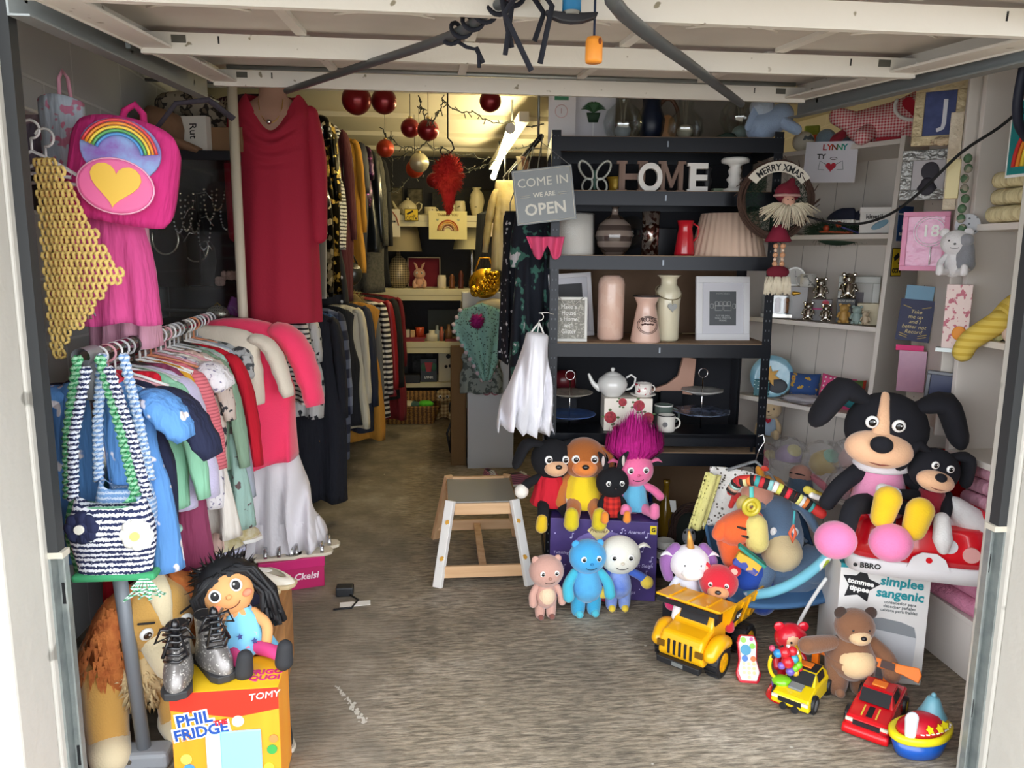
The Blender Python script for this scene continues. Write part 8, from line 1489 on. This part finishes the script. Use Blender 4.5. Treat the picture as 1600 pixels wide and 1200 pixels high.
G().bb((-.07,-.178,.03),(.07,-.155,.05)).add('bumper',BKP,TY_,bevel=.003); G().bb((-.018,-.1785,.034),(.018,-.1775,.046)).add('plate',STEEL,TY_)
g=G(); V=[(-.095,-.03,.12),(.095,-.03,.12),(.095,.19,.10),(-.095,.19,.10)]
def pl(a,b,c,d,th=.006):
    a,b,c,d=map(Vector,(a,b,c,d)); n_=(b-a).cross(d-a).normalized()*th; return g._a([a,b,c,d,a+n_,b+n_,c+n_,d+n_],[(3,2,1,0),(4,5,6,7),(0,1,5,4),(1,2,6,5),(2,3,7,6),(3,0,4,7)])
bt=.205
pl((-.07,.0,.1),(.07,.0,.1),(.075,.17,.095),(-.075,.17,.095)); pl((-.07,.0,.1),(-.075,.17,.095),(-.105,.19,bt-.01),(-.105,-.02,bt)); pl((.075,.17,.095),(.07,.0,.1),(.105,-.02,bt),(.105,.19,bt-.01)); pl((.07,.0,.1),(-.07,.0,.1),(-.105,-.02,bt),(.105,-.02,bt)); pl((-.105,-.02,bt),(-.105,-.13,bt+.012),(.105,-.13,bt+.012),(.105,-.02,bt))
pl((-.075,.17,.095),(.075,.17,.095),(.1,.195,.15),(-.1,.195,.15))
for s_ in (-1,1):
    for y in (.03,.08,.13): g.box((s_*.094,y,.155),(.006,.007,.09),rot(ry=s_*.28))
for x in (-.06,0,.06): g.box((x,-.075,bt+.014),(.005,.1,.005),rot(rx=rad(-6)))
g.add('tipper_body',YL,TY_); G().bb((-.10,-.133,bt-.006),(.10,-.128,bt+.008)).add('black_stripe',BKP,TY_); G().box((.1025,.0,.165),(.003,.036,.04),rot(ry=.3)).add('black_logo_plate',INK,TY_); text('CAT',.014,WHITE,TY_,(.106,.0,.165),Matrix.Rotation(rad(90),3,'Z'))
o=softtoy('plush_unicorn','white plush unicorn with gold horn and lilac mane behind the truck',Vector((.895,2.53,.125)),.30,plush('#d8dcea'),head=plush('#e4e0e6'),muzzle=plush('#eceaea'),nose=None,ears='side',earc=plush('#e6e2ea'),hands=plush('#d02a6a'),eyes=('b',.013),rz=rad(-6),hs=.95,legs=plush('#e8e6ec')); hd=[c for c in o.children if c.name.startswith('head')][0]
G().cyl((0,-.01,.055),(-.012,-.02,.125),.015,.004,16).add('horn',M('#d9a04a',.4,.3),hd); [G().blob([(s_*.05,.01,.05),(s_*.08,.015,-.0),(s_*.07,.015,-.06)],[.02,.025,.018]).add('mane',plush('#8a5a9a'),hd) for s_ in (-1,1)]
solo(G().bb((-.09,-.06,0),(.09,.06,.1)),'storage_box','dark low box carrying the unicorn behind the truck','box',M('#17181d',.6),(.93,2.585,0),bevel=.004)
o=softtoy('red_plush','bright red plush bear with peach muzzle sitting in the truck body',Vector((.985,2.47,.105)),.235,plush('#c81c30'),head=plush('#c81c30'),muzzle=plush('#dc9a68'),belly=plush('#c9a09a'),ears='round',earc=plush('#c81c30'),inner=plush('#e8b0a0'),sit=True,hs=1.15,rz=rad(-22),armpose=(1,0),eyes=('w',.04)); hd=[c for c in o.children if c.name.startswith('head')][0]; hr=.235*.23*1.1
pass
# toy remote, spinner toy, small red doll, cars, boat
o=T('toy_remote','white and red toy remote control propped upright beside the truck','toy remote',(1.015,2.235,0.0),rad(-12),rx=rad(-32)); RO=[(-.03,.0),(.03,.0),(.042,.03),(.03,.075),(.034,.13),(.026,.155),(-.026,.155),(-.034,.13),(-.03,.075),(-.042,.03)]
G().prism(RO,.022,(0,.002,0)).add('red_case',M('#c81c30',.3,coat=.4),o,bevel=.008); G().prism([(x*.82,z*.9+.01) for x,z in RO],.006,(0,-.003,0)).add('white_face',M('#e4e2dc',.35),o,bevel=.003)
for k in range(10): x=(-.016+.016*(k%3)) if k<9 else 0; z=.062-.014*(k//3); G().cyl((x,-.006,z),(x,-.002,z),.0055,n=12).add('number_button',M('#d8cf9a',.4),o)
for x,z,r,c in ((-.008,.105,.017,'#2a8ab0'),(.014,.118,.009,'#7ac030'),(-.014,.136,.009,'#8ac840'),(.012,.14,.006,'#b84a8a'),(-.012,.078,.01,'#2a6ab8'),(.015,.078,.009,'#d8703a')): G().cyl((x,-.007,z),(x,-.002,z),r,n=16).add('round_button',M(c,.3),o)
o=T('spinner_toy','suction base highchair spinner toy with red base and coloured beads','toy',(1.09,2.155,0)); G().lathe([(0,0),(.05,0),(.052,.004),(.04,.03),(.03,.038),(0,.04)],n=32).add('red_base',M('#d8141c',.15,coat=.7),o); G().lathe([(.034,.034),(.036,.042),(.03,.048),(0,.05)],n=28).add('purple_ring',M('#5a2a9a',.3),o); G().ell((-.01,-.01,.062),(.032,.028,.016)).add('green_dome',M('#78c020',.2,coat=.5),o)
G().tube([(.0+.05*cos(a),0,.115+.058*sin(a)) for a in [rad(150+12*k) for k in range(21)]],.006,8).add('yellow_arch',M('#e8c41c',.3),o); 
for x,y,z,r,c in ((-.03,-.01,.155,.014,'#2a8ac8'),(-.01,-.015,.16,.018,'#c8202c'),(.015,-.012,.162,.016,'#c8202c'),(0,-.02,.13,.02,'#c8202c'),(.02,-.02,.14,.014,'#3fa0b8'),(.035,-.02,.118,.013,'#78c020'),(.025,-.02,.108,.012,'#78c020'),(-.02,-.02,.118,.012,'#7a5ab0'),(.01,-.02,.098,.014,'#6a5ab8'),(.045,-.01,.10,.01,'#c8303a'),(-.045,-.0,.168,.01,'#c84a6a'),(.03,-.015,.09,.012,'#e0b030')): G().ell((x,y,z),r,n=14,m=10).add('bead',plast(c),o)
for k in range(6): a=rad(30+24*k); G().cyl((.0+.045*cos(a),-.005,.12+.055*sin(a)),(.0+.045*cos(a+.2),-.005,.12+.055*sin(a+.2)),.006,n=8).add('striped_bead',INK if k%2 else WHITE,o)
o=softtoy('red_doll','small shiny red toy bear with yellow beak piece behind the spinner',Vector((1.15,2.25,0)),.21,M('#c8142a',.3,coat=.5),ears='round',sit=False,hs=1.15,nose=None,smile=False,eyes=('b',.003),rz=rad(-6)); hd=[c for c in o.children if c.name.startswith('head')][0]; hr=.21*.2*1.15; fp=G().ell((-.002,-hr*.3,0),(hr*.75,hr*.7,hr*.75)).add('face',M('#e4b088',.4),hd); [G().ell((s_*hr*.28,-hr*.96,hr*.1),hr*.08,n=8,m=6).add('eye',INK,fp) for s_ in (-1,1)]; G().blob([(.004,-hr*1.0,-.01),(.01,-hr*1.15,-.04)],[.008,.011],10).add('beak',M('#e8b81c',.3),hd)
def toycar(label,loc,rz,body,rim,roof,stripes,L_=.25,w_=.12):
    o=T('toy_car',label,'toy car',loc,rz); h=L_/2; r=.028
    g=hull(G(),[(-h,.018),(-h,.042),(-h*.9,.052),(-h*.35,.066),(h*.98,.068),(h,.05),(h,.018)],w_,w_*.9); g.add('car_body',body,o,bevel=.006)
    hull(G(),[(-h*.4,.060),(-h*.12,.098),(h*.4,.1),(h*.75,.066)],w_*.84,w_*.66).add('cabin',body,o,bevel=.004)
    G().box((0,-h*.27,.083),(w_*.66,.003,.042),rot(rx=rad(-47))).add('windscreen',BKP,o)
    for s_ in (-1,1): G().box((s_*w_*.385,h*.13,.083),(.003,h*.42,.024),rot(ry=s_*-.26)).add('side_window',BKP,o); 
    G().bb((-w_*.33,-h*.08,.0985),(w_*.33,h*.38,.102)).add('roof_panel',roof,o); G().bb((-.02,h*.0,.102),(.02,h*.28,.107)).add('orange_button',M('#ee7a1c',.35),o,bevel=.002)
    for s_ in (-1,1):
        for y in (-h*.6,h*.62): tyre(o,s_*w_*.46,y,r,.022,rim,12)
    G().bb((-w_*.3,-h-.002,.03),(w_*.3,-h+.004,.043)).add('grille',BKP,o)
    for s_ in (-1,1): G().box((s_*w_*.38,-h+.0,.042),(.02,.006,.009)).add('headlight',M('#d8d4c0',.2),o)
    G().box((0,h*.88,.088),(.02,.02,.045)).add('spoiler_post',M('#ee7a1c',.35),o); g=G().prism([(-.095,.01),(-.09,-.015),(-.04,-.004),(.04,-.004),(.09,-.015),(.095,.01),(.085,.03),(.035,.024),(-.035,.024),(-.085,.03)],.014,(0,h*.80,.118),rot(rx=rad(-35))); g.add('spoiler_wing',M('#ee7a1c',.35),o,bevel=.003); G().box((0,h*.8,.128),(.04,.004,.022),rot(rx=rad(-35))).add('spoiler_badge',M('#3a1c14',.5),o)
    if stripes: 
        for x in (-.02,.0,.02): G().box((x,-h*.62,.0595),(.004 if x else .016,h*.45,.002),rot(rx=rad(8))).add('bonnet_stripe',M('#d8c04a',.4) if x else BKP,o)
        loft(G(),[(0,-h*1.02,.008,w_*.52,.02),(0,-h*1.02,.03,w_*.5,.016)]).add('front_splitter',M('#d81820',.3),o)
    else:
        G().box((0,-h*.55,.064),(.042,.034,.008),rot(rx=rad(8))).add('grey_engine_scoop',M('#7d8082',.4),o,bevel=.003); [G().cyl((s_*.018,-h-.006,.018),(s_*.018,-h+.004,.018),.011).add('fog_lamp',BKP,o) for s_ in (-1,1)]
    return o
toycar('yellow toy sports car with black roof and orange rear wing',(1.155,2.15,0),rad(-46),M('#e2c410',.25,coat=.5),M('#8a8c90',.3,.5),BKP,False,.235,.12)
toycar('red toy sports car with yellow wheels and orange rear wing',(1.325,2.02,0),rad(-44),M('#c8101c',.22,coat=.6),M('#dccb20',.3),M('#b80e1a',.25),True,.25,.125)
bt_=T('toy_boat','blue and yellow toy boat with red deck and pale figures','toy boat',(1.36,1.86,0),rad(12),s=1.15); 
def boat(g,rr): 
    vs=[];n=36
    for (k,z) in rr:
        for i in range(n): a=2*PI*i/n; x=.085*cos(a); y=.052*sin(a)*(1-.25*max(0,cos(a))**2); vs.append((x*k*(1.0),y*k,z))
    m=len(rr); return g._a(vs,[(j*n+i,j*n+(i+1)%n,(j+1)*n+(i+1)%n,(j+1)*n+i) for j in range(m-1) for i in range(n)]+[tuple(range(n))[::-1],tuple((m-1)*n+i for i in range(n))],True)
boat(G(),[(.7,0),(.8,.004),(.97,.045)]).add('blue_hull',M('#1450a8',.3,coat=.4),bt_); boat(G(),[(.97,.045),(1.04,.05),(1.05,.062),(.97,.066),(.8,.062)]).add('yellow_rim',M('#e4d41c',.3),bt_); boat(G(),[(.82,.062),(.78,.074),(.5,.092),(.2,.098)]).add('red_deck',M('#c0142a',.35),bt_)
G().lathe([(.034,0),(.026,.014),(.02,.03),(.014,.045),(0,.05)],(.045,.015,.08)).ell((.045,.015,.133),.006).add('blue_bell',M('#6aa0b0',.4),bt_); G().blob([(-.055,-.02,.06),(-.058,-.022,.11)],[.014,.018],12,.7).add('white_flipper',M('#dce2ea',.4),bt_)
for x,y in ((-.015,-.035),(.012,-.038),(.035,-.03)): G().prism(star(.011,5,.6),.003,(x,y-.004,.083),rot(rx=rad(-40))).add('yellow_star',M('#e4d41c',.4),bt_)
for k in range(9): a=rad(-120+11*k); G().box((.075*cos(a),.044*sin(a),.0735),(.003,.008,.002),rot(rz=a)).add('white_stitch',WHITE,bt_)
